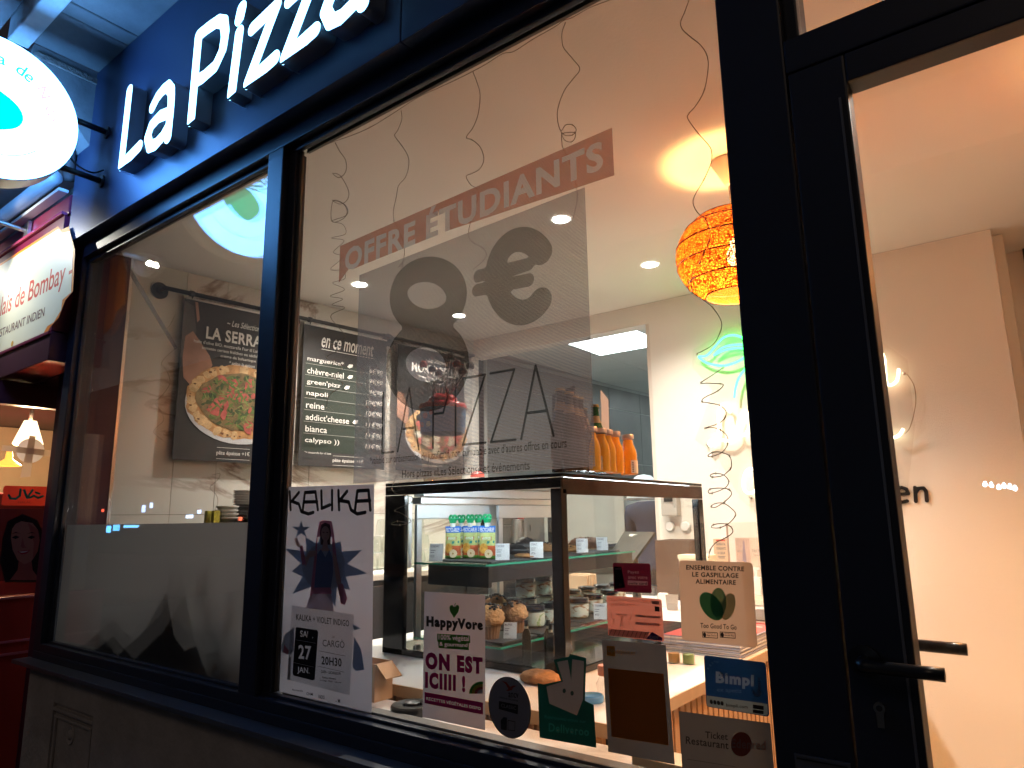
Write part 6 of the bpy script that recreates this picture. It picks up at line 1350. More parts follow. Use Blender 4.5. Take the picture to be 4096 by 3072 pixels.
for k in range(4):
    y_ = 0.985 + 0.088 * k; lb = ['nearest upturned grey mug on the coffee machine', 'second upturned grey mug on the coffee machine', 'third upturned grey mug on the coffee machine', 'fourth upturned mug cut by the window mullion'][k]
    if mug0 is None:
        mug0 = thing('mug', lb, 'mug', (-3.30, y_, 1.3855), 0, 'upturned mugs on the coffee machine'); link('mug_body', lathe('mug_body', [(0.040, 0), (0.041, 0.002), (0.039, 0.05), (0.032, 0.082), (0.024, 0.088), (0, 0.088)], 24), mat('grey_mug', (0.16, 0.16, 0.17), 0.2, coat=0.5), mug0)
        link('mug_handle', tube_mesh('mug_handle', [(0.036, -0.01, 0.065), (0.060, -0.02, 0.06), (0.060, -0.02, 0.025), (0.037, -0.01, 0.02)], 0.005, 8, 4), mat('grey_mug', (0.16, 0.16, 0.17)), mug0)
    else: dup(mug0, (-3.30, y_, 1.3855), None, lb)
def stack(name, label, loc, r, n_, h, m):
    t = thing(name, label, 'plates' if 'plate' in name else 'bowls', loc)
    for k in range(n_): link('plate' if 'plate' in name else 'bowl', lathe('dish', [(r * 0.5, 0), (r * 0.55, 0.002), (r, h * 0.8), (r, h), (r * 0.9, h * 0.95), (r * 0.5, 0.004), (0, 0.004)], 24), m, t, (0.002 * math.sin(k * 2.1), 0.002 * math.cos(k * 1.7), k * h * 0.62))
    return t
stack('plate_stack', 'tall stack of white plates on the coffee machine', (-3.40, 0.80, 1.386), 0.062, 9, 0.014, CER)
stack('bowl_stack', 'short stack of white bowls left of the plates', (-3.33, 0.66, 1.30), 0.055, 4, 0.030, CER)
box('machine_step', -3.52, -3.22, 0.58, 0.719, 0.996, 1.298, mat('machine_black', (0.015, 0.016, 0.02)), cm, bev=0.01)
for k, (y_, lb) in enumerate(((0.50, 'black tray of small jars at the left of the coffee machine'),)):
    t = thing('jar_tray', lb, 'tray', (-3.35, y_, 1.0)); box('tray', -3.42, -3.20, 0.30 + 0.14, 0.565, 0.996, 1.283, BLACK, t, bev=0.004)
    for i in range(2):
        box('yellow_packet', -3.26 + 0.045 * i, -3.235 + 0.045 * i, 0.50 + 0.01 * i, 0.53 + 0.01 * i, 1.284, 1.36, mat('yellow_check', (0.45, 0.38, 0.03), 0.5, var=0.9, vs_=150), t, bev=0.002)
TG = glass('tumbler_glass', (0.93, 0.95, 0.93), 0.08, 1.0)
tg0 = None; n_ = 0
for row, zrow in ((0, 0.996), (1, 1.102), (2, 1.208)):
    for j in range(8 - row * 2):
        for i in range(2):
            x_, y_ = -3.50 + i * 0.085 + 0.03 * row, 1.62 + row * 0.09 + j * 0.085
            lb = 'clear upturned tumbler in the %s layer of the stack, %s row' % (('bottom', 'middle', 'top')[row], ('wall side', 'room side')[i])
            if tg0 is None:
                tg0 = thing('drinking_glass', lb, 'glass', (x_, y_, zrow), 0, 'stacked clear tumblers behind the case'); link('tumbler', lathe('tumbler', [(0.038, 0), (0.039, 0.001), (0.035, 0.035), (0.036, 0.055), (0.027, 0.10), (0.026, 0.102), (0.0, 0.100)], 16), TG, tg0)
                link('rim', tube_mesh('rim', [(0.0385 * math.cos(a), 0.0385 * math.sin(a), 0.001) for a in [2 * PI * i / 16 for i in range(17)]], 0.0016, 5, 1), mat('glass_rim', (0.7, 0.72, 0.7), 0.08, metal=0.3), tg0)
            else: dup(tg0, (x_, y_, zrow), None, lb)
pp2 = thing('paper_sheets', 'loose white papers on the back counter left of the case', 'papers', (-3.2, 1.6, 0.996))
for k in range(3): o = box('sheet', -3.33, -3.13, 1.40 + 0.03 * k, 1.66 + 0.03 * k, 0.996 + 0.002 * k, 0.9975 + 0.002 * k, WHITEP, pp2)

# objects close behind the frosted film (their blurred shapes show through)
bgz = thing('dark_bag', 'dark shape of a slumped bag behind the frosted film', 'bag', (-2.55, 0.17, 0.0))
link('bag', prism('bag', [(-0.75, 0.802), (-0.62, 0.95), (-0.45, 1.02), (-0.28, 0.96), (-0.10, 1.06), (0.03, 1.19), (0.10, 1.06), (0.17, 1.02), (0.24, 1.04), (0.33, 0.95), (0.45, 0.90), (0.50, 0.802)], Vector((0, 0, 0)), Vector((1, 0, 0)), Vector((0, 0, 1)), Vector((0, 1, 0)), -0.05, -0.018), mat('bag_black', (0.01, 0.01, 0.012), 0.7), bgz)

# ================================================================== ON THE LEDGE
cbx = thing('carton', 'open brown carton with a green apple puree label on the ledge', 'carton', at_z(1480, 2810, 0.80))
BX_ = mat('brown_carton', (0.40, 0.24, 0.13), 0.8, var=0.15, vs_=10)
q0, q1 = at_z(1380, 2838, 0.80), at_z(1515, 2795, 0.80)
q1 = at_z(1513, 2808, 0.80); x0, x1, y0, y1 = q1.x - 0.19, q1.x, q1.y - 0.015, q1.y + 0.05
zt = at_y(1513, 2660, y0).z
box('front_wall', x0, x1, y0, y0 + 0.003, 0.8005, zt, BX_, cbx); box('side_wall', x1 - 0.003, x1, y0 + 0.0032, y1, 0.8005, zt, BX_, cbx); box('back_wall', x0, x1, y1 + 0.0002, y1 + 0.003, 0.8005, zt, BX_, cbx); box('side_wall', x0, x0 + 0.003, y0 + 0.0032, y1, 0.8005, zt, BX_, cbx)
sheet(cbx, [Vector((x1, y0 + 0.004, zt)), Vector((x1, y1, zt)), Vector((x1 + 0.042, y1, zt - 0.035)), Vector((x1 + 0.042, y0 + 0.004, zt - 0.035))], BX_, 'open_flap', 0.003, Vector((0.6, 0, 0.8)))
P = Panel(cbx, Vector((x0, y0 - 0.0002, 0.8005)), Vector((x1 - x0, 0, 0)), Vector((0, 0, zt - 0.8005)), Vector((0, -1, 0)))
P.rect(0.45, 0.10, 0.95, 0.92, mat('carton_green', (0.01, 0.20, 0.07), 0.5)); P.text('24 GOURDES', 0.52, 0.80, 0.90, 0.87, WHITEP); P.text('POMME', 0.58, 0.71, 0.86, 0.78, WHITEP, bold=0.02); P.text('NATURE', 0.60, 0.62, 0.84, 0.69, WHITEP, bold=0.02)
for (a, b, r, m_) in ((0.66, 0.44, 0.10, mat('carton_apple_gold', (0.70, 0.42, 0.08), 0.5)), (0.83, 0.34, 0.115, mat('carton_apple_red', (0.55, 0.05, 0.04), 0.5)), (0.83, 0.34, 0.088, mat('carton_flesh', (0.75, 0.62, 0.45), 0.5)), (0.55, 0.26, 0.09, mat('carton_apple_red', (0.55, 0.05, 0.04), 0.5))): P.ell(a, b, r, r * 0.8 * (x1 - x0) / (zt - 0.8), m_, name='apple_print')
ash = thing('black_dispenser', 'round black tape roll shaped object on the marble ledge', 'tape roll', at_z(1650, 2850, 0.8005))
link('ring', lathe('ring', [(0.026, 0.002), (0.026, 0.020), (0.030, 0.022), (0.054, 0.022), (0.058, 0.018), (0.058, 0.0), (0.03, 0.0)], 36, cap=False), BLACK, ash); link('ring', lathe('inner_hub', [(0.018, 0), (0.020, 0.026), (0.010, 0.030), (0, 0.030)], 24), mat('hub_black', (0.02, 0.02, 0.022), 0.35), ash)
pnp = at_z(2640, 3030, 0.80); t = thing('kraft_box', 'edge of a small kraft box at the very bottom of the ledge', 'box', pnp); box('box', pnp.x - 0.02, pnp.x + 0.12, 0.06, 0.13, 0.8005, 0.822, mat('cream_card', (0.75, 0.66, 0.50)), t, bev=0.002)

# ================================================================== STICKERS AND POSTERS ON THE GLASS
YG = 0.0065
TK = 0.55
def G(x, y): return at_y(x, y, YG)
IN_ = Vector((0, -1, 0))
def sticker(name, label, cat, tl_, tr_, bl_, m, back='sheet', r=None):
    a, b, c = G(*tl_), G(*tr_), G(*bl_); t = thing(name, label, cat, c)
    P = Panel(t, c, b - a, a - c, IN_, step=0.0001); P.o.y = YG
    if m is None: return P
    if r is None: P.rect(0, 0, 1, 1, m, back)
    else: P.rrect(0, 0, 1, 1, r, m, back)
    return P
PAP = film('backlit_paper', (0.62, 0.60, 0.62), 0, 0.45); INK = film('black_ink', (0.012, 0.012, 0.014), 0, 0.1); 
def rr_outline(P, r):
    rx, ry = r / P.W, r / P.H; pts = []
    for (x, y, t0) in ((1 - rx, ry, -90), (1 - rx, 1 - ry, 0), (rx, 1 - ry, 90), (rx, ry, 180)):
        for i in range(6): t = math.radians(t0 + 18 * i); pts.append((x + rx * math.cos(t), y + ry * math.sin(t)))
    return pts
def F(name, c, back=0.4): return film(name, c, 0, back)
def cf(tl_, tr_, bl_):
    a, b, c = G(*tl_), G(*tr_), G(*bl_); u = b - a; v = a - c
    def f(x, y):
        q = G(x, y) - c; det = u.x * v.z - u.z * v.x; return ((q.x * v.z - q.z * v.x) / det, (u.x * q.z - u.z * q.x) / det)
    return f
def tshape(s_, tl_, br_, f, bold=0.05, rot=0.06, shear=0.0):
    vs_, fs = text2d(s_, bold, shear); v = fit(vs_, 0, 0, 1, 1)
    return ([f(tl_[0] + (br_[0] - tl_[0]) * p[0], tl_[1] + (br_[1] - tl_[1]) * (1 - p[1]) + rot * (br_[0] - tl_[0]) * p[0]) for p in v], fs)
def pshape(pts): return (list(pts), [tuple(range(len(pts)))])
# concert poster
Kc = ((1148, 1948), (1497, 1937), (1118, 2765))
P = sticker('concert_poster', 'tall concert poster with blue spiked figure and date 27 JAN taped inside the glass', 'poster', *Kc, film('poster_paper', (0.50, 0.52, 0.66), 0, 0.42)); k_ = cf(*Kc)
def z3(x, y): return k_(1050 + x / 1.58, 1850 + y / 1.58)
MET = F('dark_metal_ink', (0.035, 0.035, 0.04), 0.15); BL = F('balloon_blue', (0.28, 0.38, 0.58)); BL2 = F('balloon_blue_light', (0.42, 0.50, 0.66)); PK = F('pink_ink', (0.60, 0.24, 0.36)); SKF = F('poster_figure_skin', (0.60, 0.40, 0.38)); HRF = F('dark_hair_ink', (0.12, 0.07, 0.08)); DNM = F('denim_ink', (0.15, 0.22, 0.40)); WHF = F('pale_trouser_ink', (0.62, 0.52, 0.60))
def zs(*pts): return [z3(*p) for p in pts]
ltr = []
for st in (((172, 185), (178, 298)), ((230, 190), (185, 245), (230, 262), (245, 310), (290, 325), (322, 315)), ((255, 298), (268, 190), (335, 185), (350, 298)), ((262, 250), (345, 248)), ((372, 180), (375, 290), (425, 268)), ((440, 178), (440, 298)), ((480, 178), (485, 298)), ((535, 182), (488, 240), (545, 250), (560, 300), (600, 325), (650, 315)), ((585, 300), (600, 180), (670, 175), (682, 300)), ((592, 245), (680, 240))): ltr.append([z3(*p) for p in st])
P.strokes('kalika_logo', ltr, 0.0052, MET, 'lettering')
# spiked balloon
def star_poly(cx_, cy_, r0, r1, n_, ph=0.0, jit=()):
    o = []
    for i in range(n_):
        a = 2 * PI * i / n_ + ph; rr1 = r1 * (jit[i % len(jit)] if jit else 1)
        o += [(cx_ + r0 * math.cos(a - PI / n_), cy_ + r0 * math.sin(a - PI / n_)), (cx_ + rr1 * math.cos(a), cy_ + rr1 * math.sin(a))]
    return [z3(*p) for p in o]
P.poly(star_poly(390, 660, 150, 275, 11, 0.15, (1.0, 0.8, 0.95, 0.7, 0.95, 0.75)), BL, 'balloon_print'); P.poly([z3(390 + 135 * math.cos(t), 660 + 155 * math.sin(t)) for t in [2 * PI * i / 24 for i in range(24)]], BL2, 'balloon_print')
P.poly(star_poly(245, 425, 22, 60, 5, -PI / 2), BL, 'star_print')
P.poly(zs((200, 1040), (140, 1090), (115, 1190), (170, 1220), (200, 1190)), BL2, 'balloon_print'); P.poly(zs((580, 1100), (625, 1180), (645, 1310), (590, 1318), (570, 1290)), BL, 'balloon_print'); P.poly(zs((570, 1020), (622, 1050), (580, 1060)), BL, 'balloon_print')
P.poly(zs((140, 1150), (170, 1190), (160, 1215), (130, 1200)), PK, 'pink_print')
# figure
P.poly(zs((362, 375), (385, 365), (438, 370), (452, 440), (470, 600), (500, 760), (520, 860), (500, 880), (470, 760), (445, 600), (440, 470), (350, 470), (345, 600), (335, 760), (318, 880), (300, 860), (320, 680), (340, 500), (352, 420)), PK, 'hair_print')
P.poly(zs((372, 392), (398, 380), (428, 392), (435, 440), (430, 520), (368, 520), (365, 440)), HRF, 'hair_print')
P.poly([z3(400 + 27 * math.cos(t), 450 + 48 * math.sin(t)) for t in [2 * PI * i / 18 for i in range(18)]], SKF, 'face_print')
for ex in (388, 412): P.poly([z3(ex + 7 * math.cos(t), 442 + 3 * math.sin(t)) for t in [2 * PI * i / 8 for i in range(8)]], HRF, 'face_print')
P.poly(zs((392, 476), (400, 472), (408, 476), (400, 482)), PK, 'face_print')
P.poly(zs((388, 495), (412, 495), (416, 540), (440, 560), (350, 560), (380, 540)), SKF, 'neck_print')
P.poly(zs((348, 580), (372, 548), (400, 600), (425, 548), (445, 600), (450, 690), (435, 790), (330, 790), (338, 690)), DNM, 'top_print')
P.poly(zs((338, 590), (300, 600), (285, 640), (275, 660), (255, 560), (235, 530), (250, 520), (275, 600), (300, 560), (345, 555)), SKF, 'arm_print'); P.poly(zs((236, 532), (258, 525), (278, 640), (255, 650)), PK, 'glove_print')
P.poly(zs((205, 480), (222, 472), (240, 520), (232, 538), (215, 520)), SKF, 'hand_print')
P.poly(zs((445, 560), (470, 600), (490, 720), (520, 850), (505, 895), (480, 800), (460, 680)), SKF, 'arm_print'); P.poly(zs((482, 770), (512, 765), (540, 860), (525, 900), (498, 890)), PK, 'glove_print')
P.poly(zs((330, 790), (435, 790), (440, 830), (325, 830)), PK, 'belt_print'); P.poly(zs((325, 830), (440, 830), (455, 940), (280, 920), (300, 850)), WHF, 'trouser_print')
# grey info block
P.poly(zs((190, 902), (582, 960), (556, 1470), (160, 1370)), F('grey_block_ink', (0.27, 0.27, 0.32), 0.4), 'grey_block')
def ztext(s, tl_, br_, m=INK, bold=0.03, shear=0.0, rot=0.12):
    """text along the slightly tilted baseline of the block"""
    vs_, fs = text2d(s, bold, shear); v = fit(vs_, 0, 0, 1, 1)
    pts = []
    for p in v:
        x = tl_[0] + (br_[0] - tl_[0]) * p[0]; y = tl_[1] + (br_[1] - tl_[1]) * (1 - p[1]) + rot * (br_[0] - tl_[0]) * p[0]
        pts.append(z3(x, y))
    P.put(pts, fs, m, 'lettering')
ztext('KALIKA + VIOLET INDIGO', (218, 955), (552, 995), rot=0.125)
P.knock(zs((222, 1040), (350, 1058), (357, 1072), (335, 1370), (322, 1376), (200, 1345), (195, 1330), (215, 1045)), [tshape('SAM.', (243, 1060), (325, 1100), z3, 0.02, 0.12), tshape('27', (232, 1150), (312, 1240), z3, 0.05, 0.12), tshape('JAN.', (225, 1288), (302, 1335), z3, 0.02, 0.12)], INK, None, 'date_block')
GY = F('date_grey_ink', (0.32, 0.32, 0.36), 0.4)
ztext('CARGÖ', (385, 1108), (523, 1160), INK, 0.0, rot=0.09); ztext('LE', (445, 1094), (462, 1106), INK, 0.0); ztext('20H30', (378, 1222), (505, 1275), INK, 0.05, rot=0.12); ztext('CAEN - LECARGO.FR', (375, 1310), (500, 1328), INK, 0.04); ztext('Réseaux billetterie', (385, 1350), (470, 1362), INK, 0.02); ztext('Le Cargö - FNAC - City Live', (370, 1368), (502, 1382), INK, 0.02)
for (a, b, c, d) in ((365, 1188, 530, 1221), (355, 1284, 522, 1322), (218, 1118, 345, 1140), (205, 1262, 332, 1290)): P.poly(zs((a, b), (c, d), (c, d + 2.5), (a, b + 2.5)), INK if a > 300 else GY, 'rule')
ztext('Normandie', (195, 1428), (262, 1440), INK); ztext('CNM', (285, 1450), (325, 1468), INK); ztext('RADIO', (362, 1466), (400, 1490), INK); ztext('- M', (470, 1490), (498, 1515), INK)

# vegan flyer
TK = 0.45
Vc = ((1698, 2366), (1941, 2381), (1690, 2868))
P = sticker('vegan_flyer', 'pinkish flyer with a green heart and magenta words ON EST ICIIII', 'flyer', *Vc, film('flyer_paper', (0.48, 0.47, 0.58), 0, 0.42)); v_ = cf(*Vc)
def z6(x, y): return v_(1400 + x / 2.212, 2300 + y / 2.212)
GRN = F('flyer_green', (0.06, 0.28, 0.04)); MAG = F('flyer_magenta', (0.50, 0.02, 0.18)); 
P.poly([z6(*p) for p in [(920, 382), (885, 320), (880, 285), (893, 265), (912, 268), (924, 290), (940, 266), (958, 265), (968, 285), (960, 325)]], GRN, 'heart'); P.strokes('stalk', [[z6(924, 290), z6(928, 262), z6(935, 252)]], 0.0011, GRN, 'stalk')
def ftext(s, tl_, br_, m, bold=0.05, rot=0.06, f=z6, font_squash=1, P_=None, shear=0.0):
    vs_, fs = text2d(s, bold, shear); v = fit(vs_, 0, 0, 1, 1); pts = []
    for p in v: pts.append(f(tl_[0] + (br_[0] - tl_[0]) * p[0], tl_[1] + (br_[1] - tl_[1]) * (1 - p[1]) + rot * (br_[0] - tl_[0]) * p[0]))
    (P_ or P).put(pts, fs, m, 'lettering')
ftext('HappyVore', (677, 362), (1178, 480), INK, 0.14, 0.07)
P.knock([z6(*p) for p in [(773, 518), (1063, 535), (1066, 602), (1052, 603), (1053, 665), (785, 645), (782, 590), (773, 588)]], [tshape('100% végétal', (785, 525), (1055, 585), z6, 0.02, 0.05), tshape('& gourmand', (792, 590), (1040, 638), z6, 0.02, 0.05)], GRN, None, 'green_banner')
LG = F('pale_ink', (0.55, 0.55, 0.52))
ftext('ON EST', (668, 680), (1175, 832), MAG, 0.14, 0.095); ftext('ICIIII !', (666, 852), (1022, 1000), MAG, 0.14, 0.11)
for r0, m_ in ((122, GRN), (98, F('rainbow_yellow', (0.60, 0.42, 0.04))), (74, F('rainbow_red', (0.52, 0.07, 0.05)))):
    P.poly([z6(1178, 1045 + 0)] + [z6(1178 - r0 * math.sin(t), 1050 - r0 * math.cos(t) + 14 * (1 - math.sin(t))) for t in [PI / 2 * i / 12 for i in range(13)]][::1] , m_, 'rainbow')
P.poly([z6(1178, 1047)] + [z6(1178 - 50 * math.sin(t), 1050 - 50 * math.cos(t) + 14 * (1 - math.sin(t))) for t in [PI / 2 * i / 12 for i in range(13)]], F('flyer_paper2', (0.66, 0.56, 0.60), 0.42), 'rainbow')
P.knock([z6(*p) for p in [(663, 1033), (1180, 1128), (1180, 1235), (663, 1133)]], [tshape('RECETTES VÉGÉTALES DISPO', (678, 1070), (1160, 1104), z6, 0.05, 0.19)], MAG, None, 'magenta_banner')

# holiday voucher oval
TK = 0.25
a, b = G(1954, 2829), G(2124, 2829); cc = (a + b) / 2; t = thing('voucher_sticker', 'dark round voucher sticker with a red bird and the word ancv', 'sticker', cc); rr = (b.x - a.x) / 2
rz_ = (G(2040, 2706).z - G(2040, 2951).z) / 2
P = Panel(t, Vector((cc.x - rr, YG, cc.z - rz_)), Vector((2 * rr, 0, 0)), Vector((0, 0, 2 * rz_)), IN_, step=0.0001)
P.ell(0.5, 0.5, 0.5, 0.5, INK, name='rim', n=48); P.ell(0.5, 0.5, 0.485, 0.485, film('grey_violet_vinyl', (0.34, 0.33, 0.40), 0, 0.28), name='sticker_face', n=48)
def z6r(x, y): q = G(1400 + x / 2.212, 2300 + y / 2.212); return ((q.x - cc.x + rr) / (2 * rr), (q.z - cc.z + rz_) / (2 * rz_))
RD = F('bird_red', (0.42, 0.05, 0.03)); P.poly([z6r(*p) for p in [(1340, 935), (1385, 948), (1418, 990), (1440, 978), (1475, 978), (1440, 1000), (1436, 1018), (1400, 1026), (1378, 1020), (1402, 1010), (1378, 965)]], RD, 'bird')
ftext('ancv', (1402, 1038), (1492, 1082), INK, 0.02, 0.1, z6r, 1, P); ftext('CHÈQUE-VACANCES', (1320, 1070), (1490, 1090), INK, 0.03, 0.2, z6r, 1, P)
P.knock([z6r(*p) for p in [(1320, 1115), (1488, 1148), (1486, 1232), (1318, 1185)]], [tshape('CLASSIC', (1338, 1136), (1472, 1168), z6r, 0.02, 0.2)], INK, None, 'label_block')
P.poly([z6r(*p) for p in [(1335, 1285), (1362, 1255), (1390, 1262), (1388, 1375), (1338, 1365)]], INK, 'card_mark'); P.strokes('cardmark', [[z6r(1400, 1285), z6r(1462, 1298), z6r(1460, 1378), z6r(1400, 1370), z6r(1400, 1285)]], 0.0006, INK, 'card_mark')

# delivery sticker: teal silhouette with grey rabbit-eared head
pts = [(1660, 955), (1712, 968), (1865, 935), (1803, 750), (1938, 722), (1945, 697), (2091, 735), (2078, 1112), (2157, 1150), (2180, 1528), (1678, 1438)]
def z6g(x, y): return G(1400 + x / 2.212, 2300 + y / 2.212)
c0 = z6g(1920, 1300); t = thing('delivery_sticker', 'dark teal cut out sticker with a grey eared head logo', 'sticker', c0)
P = Panel(t, Vector((c0.x - 0.1, YG, c0.z - 0.1)), Vector((0.2, 0, 0)), Vector((0, 0, 0.2)), IN_, step=0.0001)
def zd(x, y): q = z6g(x, y); return ((q.x - c0.x + 0.1) / 0.2, (q.z - c0.z + 0.1) / 0.2)
HEAD_ = [zd(*p) for p in [(1738, 988), (1885, 942), (1832, 770), (1926, 752), (1958, 930), (1966, 745), (2070, 762), (2062, 1100), (2008, 1242), (1765, 1138)]]
TD = film('teal_ink', (0.002, 0.05, 0.06), 0, 0.2); TL = film('teal_pale_ink', (0.02, 0.20, 0.20), 0, 0.4); GRV = film('grey_vinyl', (0.22, 0.25, 0.32), 0, 0.35, 0.6, (0.075, 0.085, 0.11))
t1_, t2_ = tshape('Retrouvez-nous sur', (1722, 1238), (2090, 1268), zd, 0.03, 0.12), tshape('Deliveroo', (1758, 1308), (2115, 1385), zd, 0.06, 0.12)
P.knock([zd(*p) for p in pts], [pshape(HEAD_), t1_, t2_], film('teal_vinyl', (0.003, 0.09, 0.085), 0, 0.3), None, 'sticker_face'); P.k -= 1
P.put(HEAD_, [tuple(range(len(HEAD_)))], GRV, 'head_logo'); P.k -= 1
for t_s in (t1_, t2_): P.put(t_s[0], t_s[1], TL, 'lettering'); P.k -= 1
P.k += 2
for ex, ey in ((1896, 1025), (1966, 1046)): P.poly([zd(ex + 15 * math.cos(q), ey + 21 * math.sin(q)) for q in [2 * PI * i / 16 for i in range(16)]], TD, 'eye_mark')

# lunch voucher sheet
TK = 0.42
Uc = ((2407, 2558), (2663, 2579), (2433, 3007))
P = sticker('lunch_sheet', 'grey sheet with a large orange block headed Up déjeuner', 'flyer', *Uc, film('grey_sheet', (0.17, 0.18, 0.21), 0, 0.32)); u_ = cf(*Uc)
def z7(x, y): return u_(2200 + x / 2.149, 2300 + y / 2.149)
OB = film('orange_block_ink', (0.75, 0.22, 0.02), 0, 0.6); OL = film('orange_logo_ink', (0.80, 0.30, 0.02), 0, 0.35)
P.poly([z7(*p) for p in [(498, 800), (977, 850), (1020, 1465), (530, 1390)]], OB, 'orange_block'); P.poly([z7(*p) for p in [(487, 607), (558, 612), (560, 700), (490, 692)]], OL, 'logo_square')
ftext('Up', (498, 625), (548, 672), film('pale_peach_ink', (0.6, 0.4, 0.2), 0, 0.3), 0.05, 0.08, z7, 1, P); ftext('déjeuner', (562, 640), (738, 685), OL, 0.02, 0.06, z7, 1, P)

# meal card sticker
TK = 0.55
Sc = ((2451, 2251), (2601, 2254), (2456, 2366))
P = sticker('meal_card_sticker', 'small dark purple sticker reading Payez avec votre card', 'sticker', *Sc, None); s_ = cf(*Sc)
def z5(x, y): return s_(2200 + x / 2.212, 1850 + y / 2.212)
PLK = film('mauve_ink', (0.30, 0.17, 0.22), 0, 0.35)
P.knock(rr_outline(P, 0.004), [tshape('Payez', (688, 955), (788, 990), z5, 0.03, 0.01), tshape('avec votre', (692, 1002), (862, 1030), z5, 0.03, 0.02), pshape([z5(*p) for p in [(688, 1043), (863, 1052), (864, 1088), (688, 1084)]])], film('purple_vinyl', (0.13, 0.012, 0.035), 0, 0.35), PLK, 'sticker_face')
P.poly([z5(*p) for p in [(562, 920), (632, 920), (665, 1105), (570, 1120)]], F('card_black', (0.008, 0.005, 0.008), 0.2), 'card_print');  ftext('swile card', (695, 1056), (858, 1080), F('card_black', (0.008, 0.005, 0.008)), 0.03, 0.015, z5, 1, P); ftext('swile', (578, 930), (628, 948), PLK, 0.04, 0, z5, 1, P)
P.ell(*z5(624, 1082), 0.045, 0.07, F('card_ring', (0.10, 0.03, 0.03)))

# town permit
TK = 0.75
Pc = ((2426, 2381), (2647, 2397), (2433, 2542))
P = sticker('permit_sticker', 'salmon pink terrace permit sticker dated 2023 with drawn table', 'sticker', *Pc, film('salmon_vinyl', (0.62, 0.25, 0.22), 0, 0.45), r=0.004); p_2 = cf(*Pc)
def z5p(x, y): return p_2(2200 + x / 2.212, 1850 + y / 2.212)
LP_ = F('pale_salmon_ink', (0.80, 0.42, 0.32)); ftext("AUTORISATION D'OCCUPATION", (525, 1200), (880, 1222), LP_, 0.02, 0.06, z5p, 1, P); ftext('DU DOMAINE PUBLIC', (525, 1240), (772, 1262), LP_, 0.02, 0.06, z5p, 1, P)
P.poly([z5p(*p) for p in [(897, 1222), (967, 1226), (968, 1258), (898, 1254)]], F('date_box', (0.55, 0.42, 0.36)), 'date_box'); ftext('2023', (903, 1228), (962, 1250), INK, 0.05, 0.03, z5p, 1, P)
P.poly([z5p(*p) for p in [(927, 1272), (968, 1276), (970, 1320), (928, 1316)]], INK, 'stamp_print'); LN = F('line_ink', (0.62, 0.36, 0.30))
for k, st in enumerate(([(540, 1310), (548, 1385), (578, 1388)], [(720, 1315), (718, 1390), (692, 1394)], [(590, 1340), (680, 1346), (640, 1368), (590, 1340)], [(636, 1368), (622, 1475)], [(638, 1368), (655, 1475)], [(575, 1388), (528, 1468)], [(690, 1395), (745, 1485)], [(626, 1440), (650, 1442)])): P.strokes('permit%d' % k, [[z5p(*p) for p in st]], 0.0007, LN, 'table_drawing')
P.poly([z5p(*p) for p in [(525, 1470), (885, 1500), (860, 1562), (525, 1528)]], F('hatch_band', (0.55, 0.38, 0.34)), 'hatch_band')
for k in range(9): P.strokes('hatch%d' % k, [[z5p(550 + k * 38, 1475 + k * 3.4), z5p(528 + k * 38, 1528 + k * 3.2)]], 0.0005, INK, 'hatch_line')
for b_ in ((760, 1345, 978, 1378), (760, 1408, 978, 1446)): P.poly([z5p(b_[0], b_[1]), z5p(b_[2], b_[1] + 15), z5p(b_[2], b_[3] + 2), z5p(b_[0], b_[3] - 15)], F('form_line', (0.58, 0.40, 0.35)), 'form_line')
ftext('LA PIZZA NICO', (763, 1350), (848, 1360), INK, 0.03, 0.04, z5p, 1, P)
P.poly([z5p(*p) for p in [(855, 1562), (908, 1496), (1000, 1550), (999, 1577)]], F('navy_corner', (0.05, 0.02, 0.13)), 'corner_logo'); ftext('CAEN', (888, 1530), (962, 1556), LG, 0.03, 0.05, z5p, 1, P)

# food saving sticker
TK = 0.62
Tc = ((2715, 2240), (3011, 2250), (2727, 2560))
P = sticker('food_saving_sticker', 'beige square sticker with rounded corners and three green leaf ovals', 'sticker', *Tc, film('beige_vinyl', (0.66, 0.52, 0.43), 0, 0.52), r=0.008); t_ = cf(*Tc)
def z5t(x, y): return t_(2200 + x / 2.212, 1850 + y / 2.212)
for i, (s, a, b) in enumerate((('ENSEMBLE CONTRE', (1205, 905), (1718, 948)), ('LE GASPILLAGE', (1258, 968), (1668, 1010)), ('ALIMENTAIRE', (1288, 1030), (1645, 1072)))): ftext(s, a, b, INK, 0.06, 0.03, z5t, 1, P)
def rotell(cx_, cy_, ra, rb, rot, m):
    P.poly([z5t(cx_ + ra * math.cos(q) * math.cos(rot) - rb * math.sin(q) * math.sin(rot), cy_ + ra * math.cos(q) * math.sin(rot) + rb * math.sin(q) * math.cos(rot)) for q in [2 * PI * i / 32 for i in range(32)]], m, 'leaf_oval')
rotell(1575, 1275, 62, 122, 0.25, F('pale_leaf_green', (0.50, 0.54, 0.34), 0.6)); rotell(1490, 1240, 72, 132, 0.0, F('mid_leaf_green', (0.26, 0.50, 0.30), 0.6)); rotell(1430, 1272, 84, 142, -0.62, F('deep_leaf_green', (0.09, 0.40, 0.20), 0.55))
ftext('Too Good To Go', (1332, 1418), (1652, 1462), INK, 0.03, 0.055, z5t, 1, P)
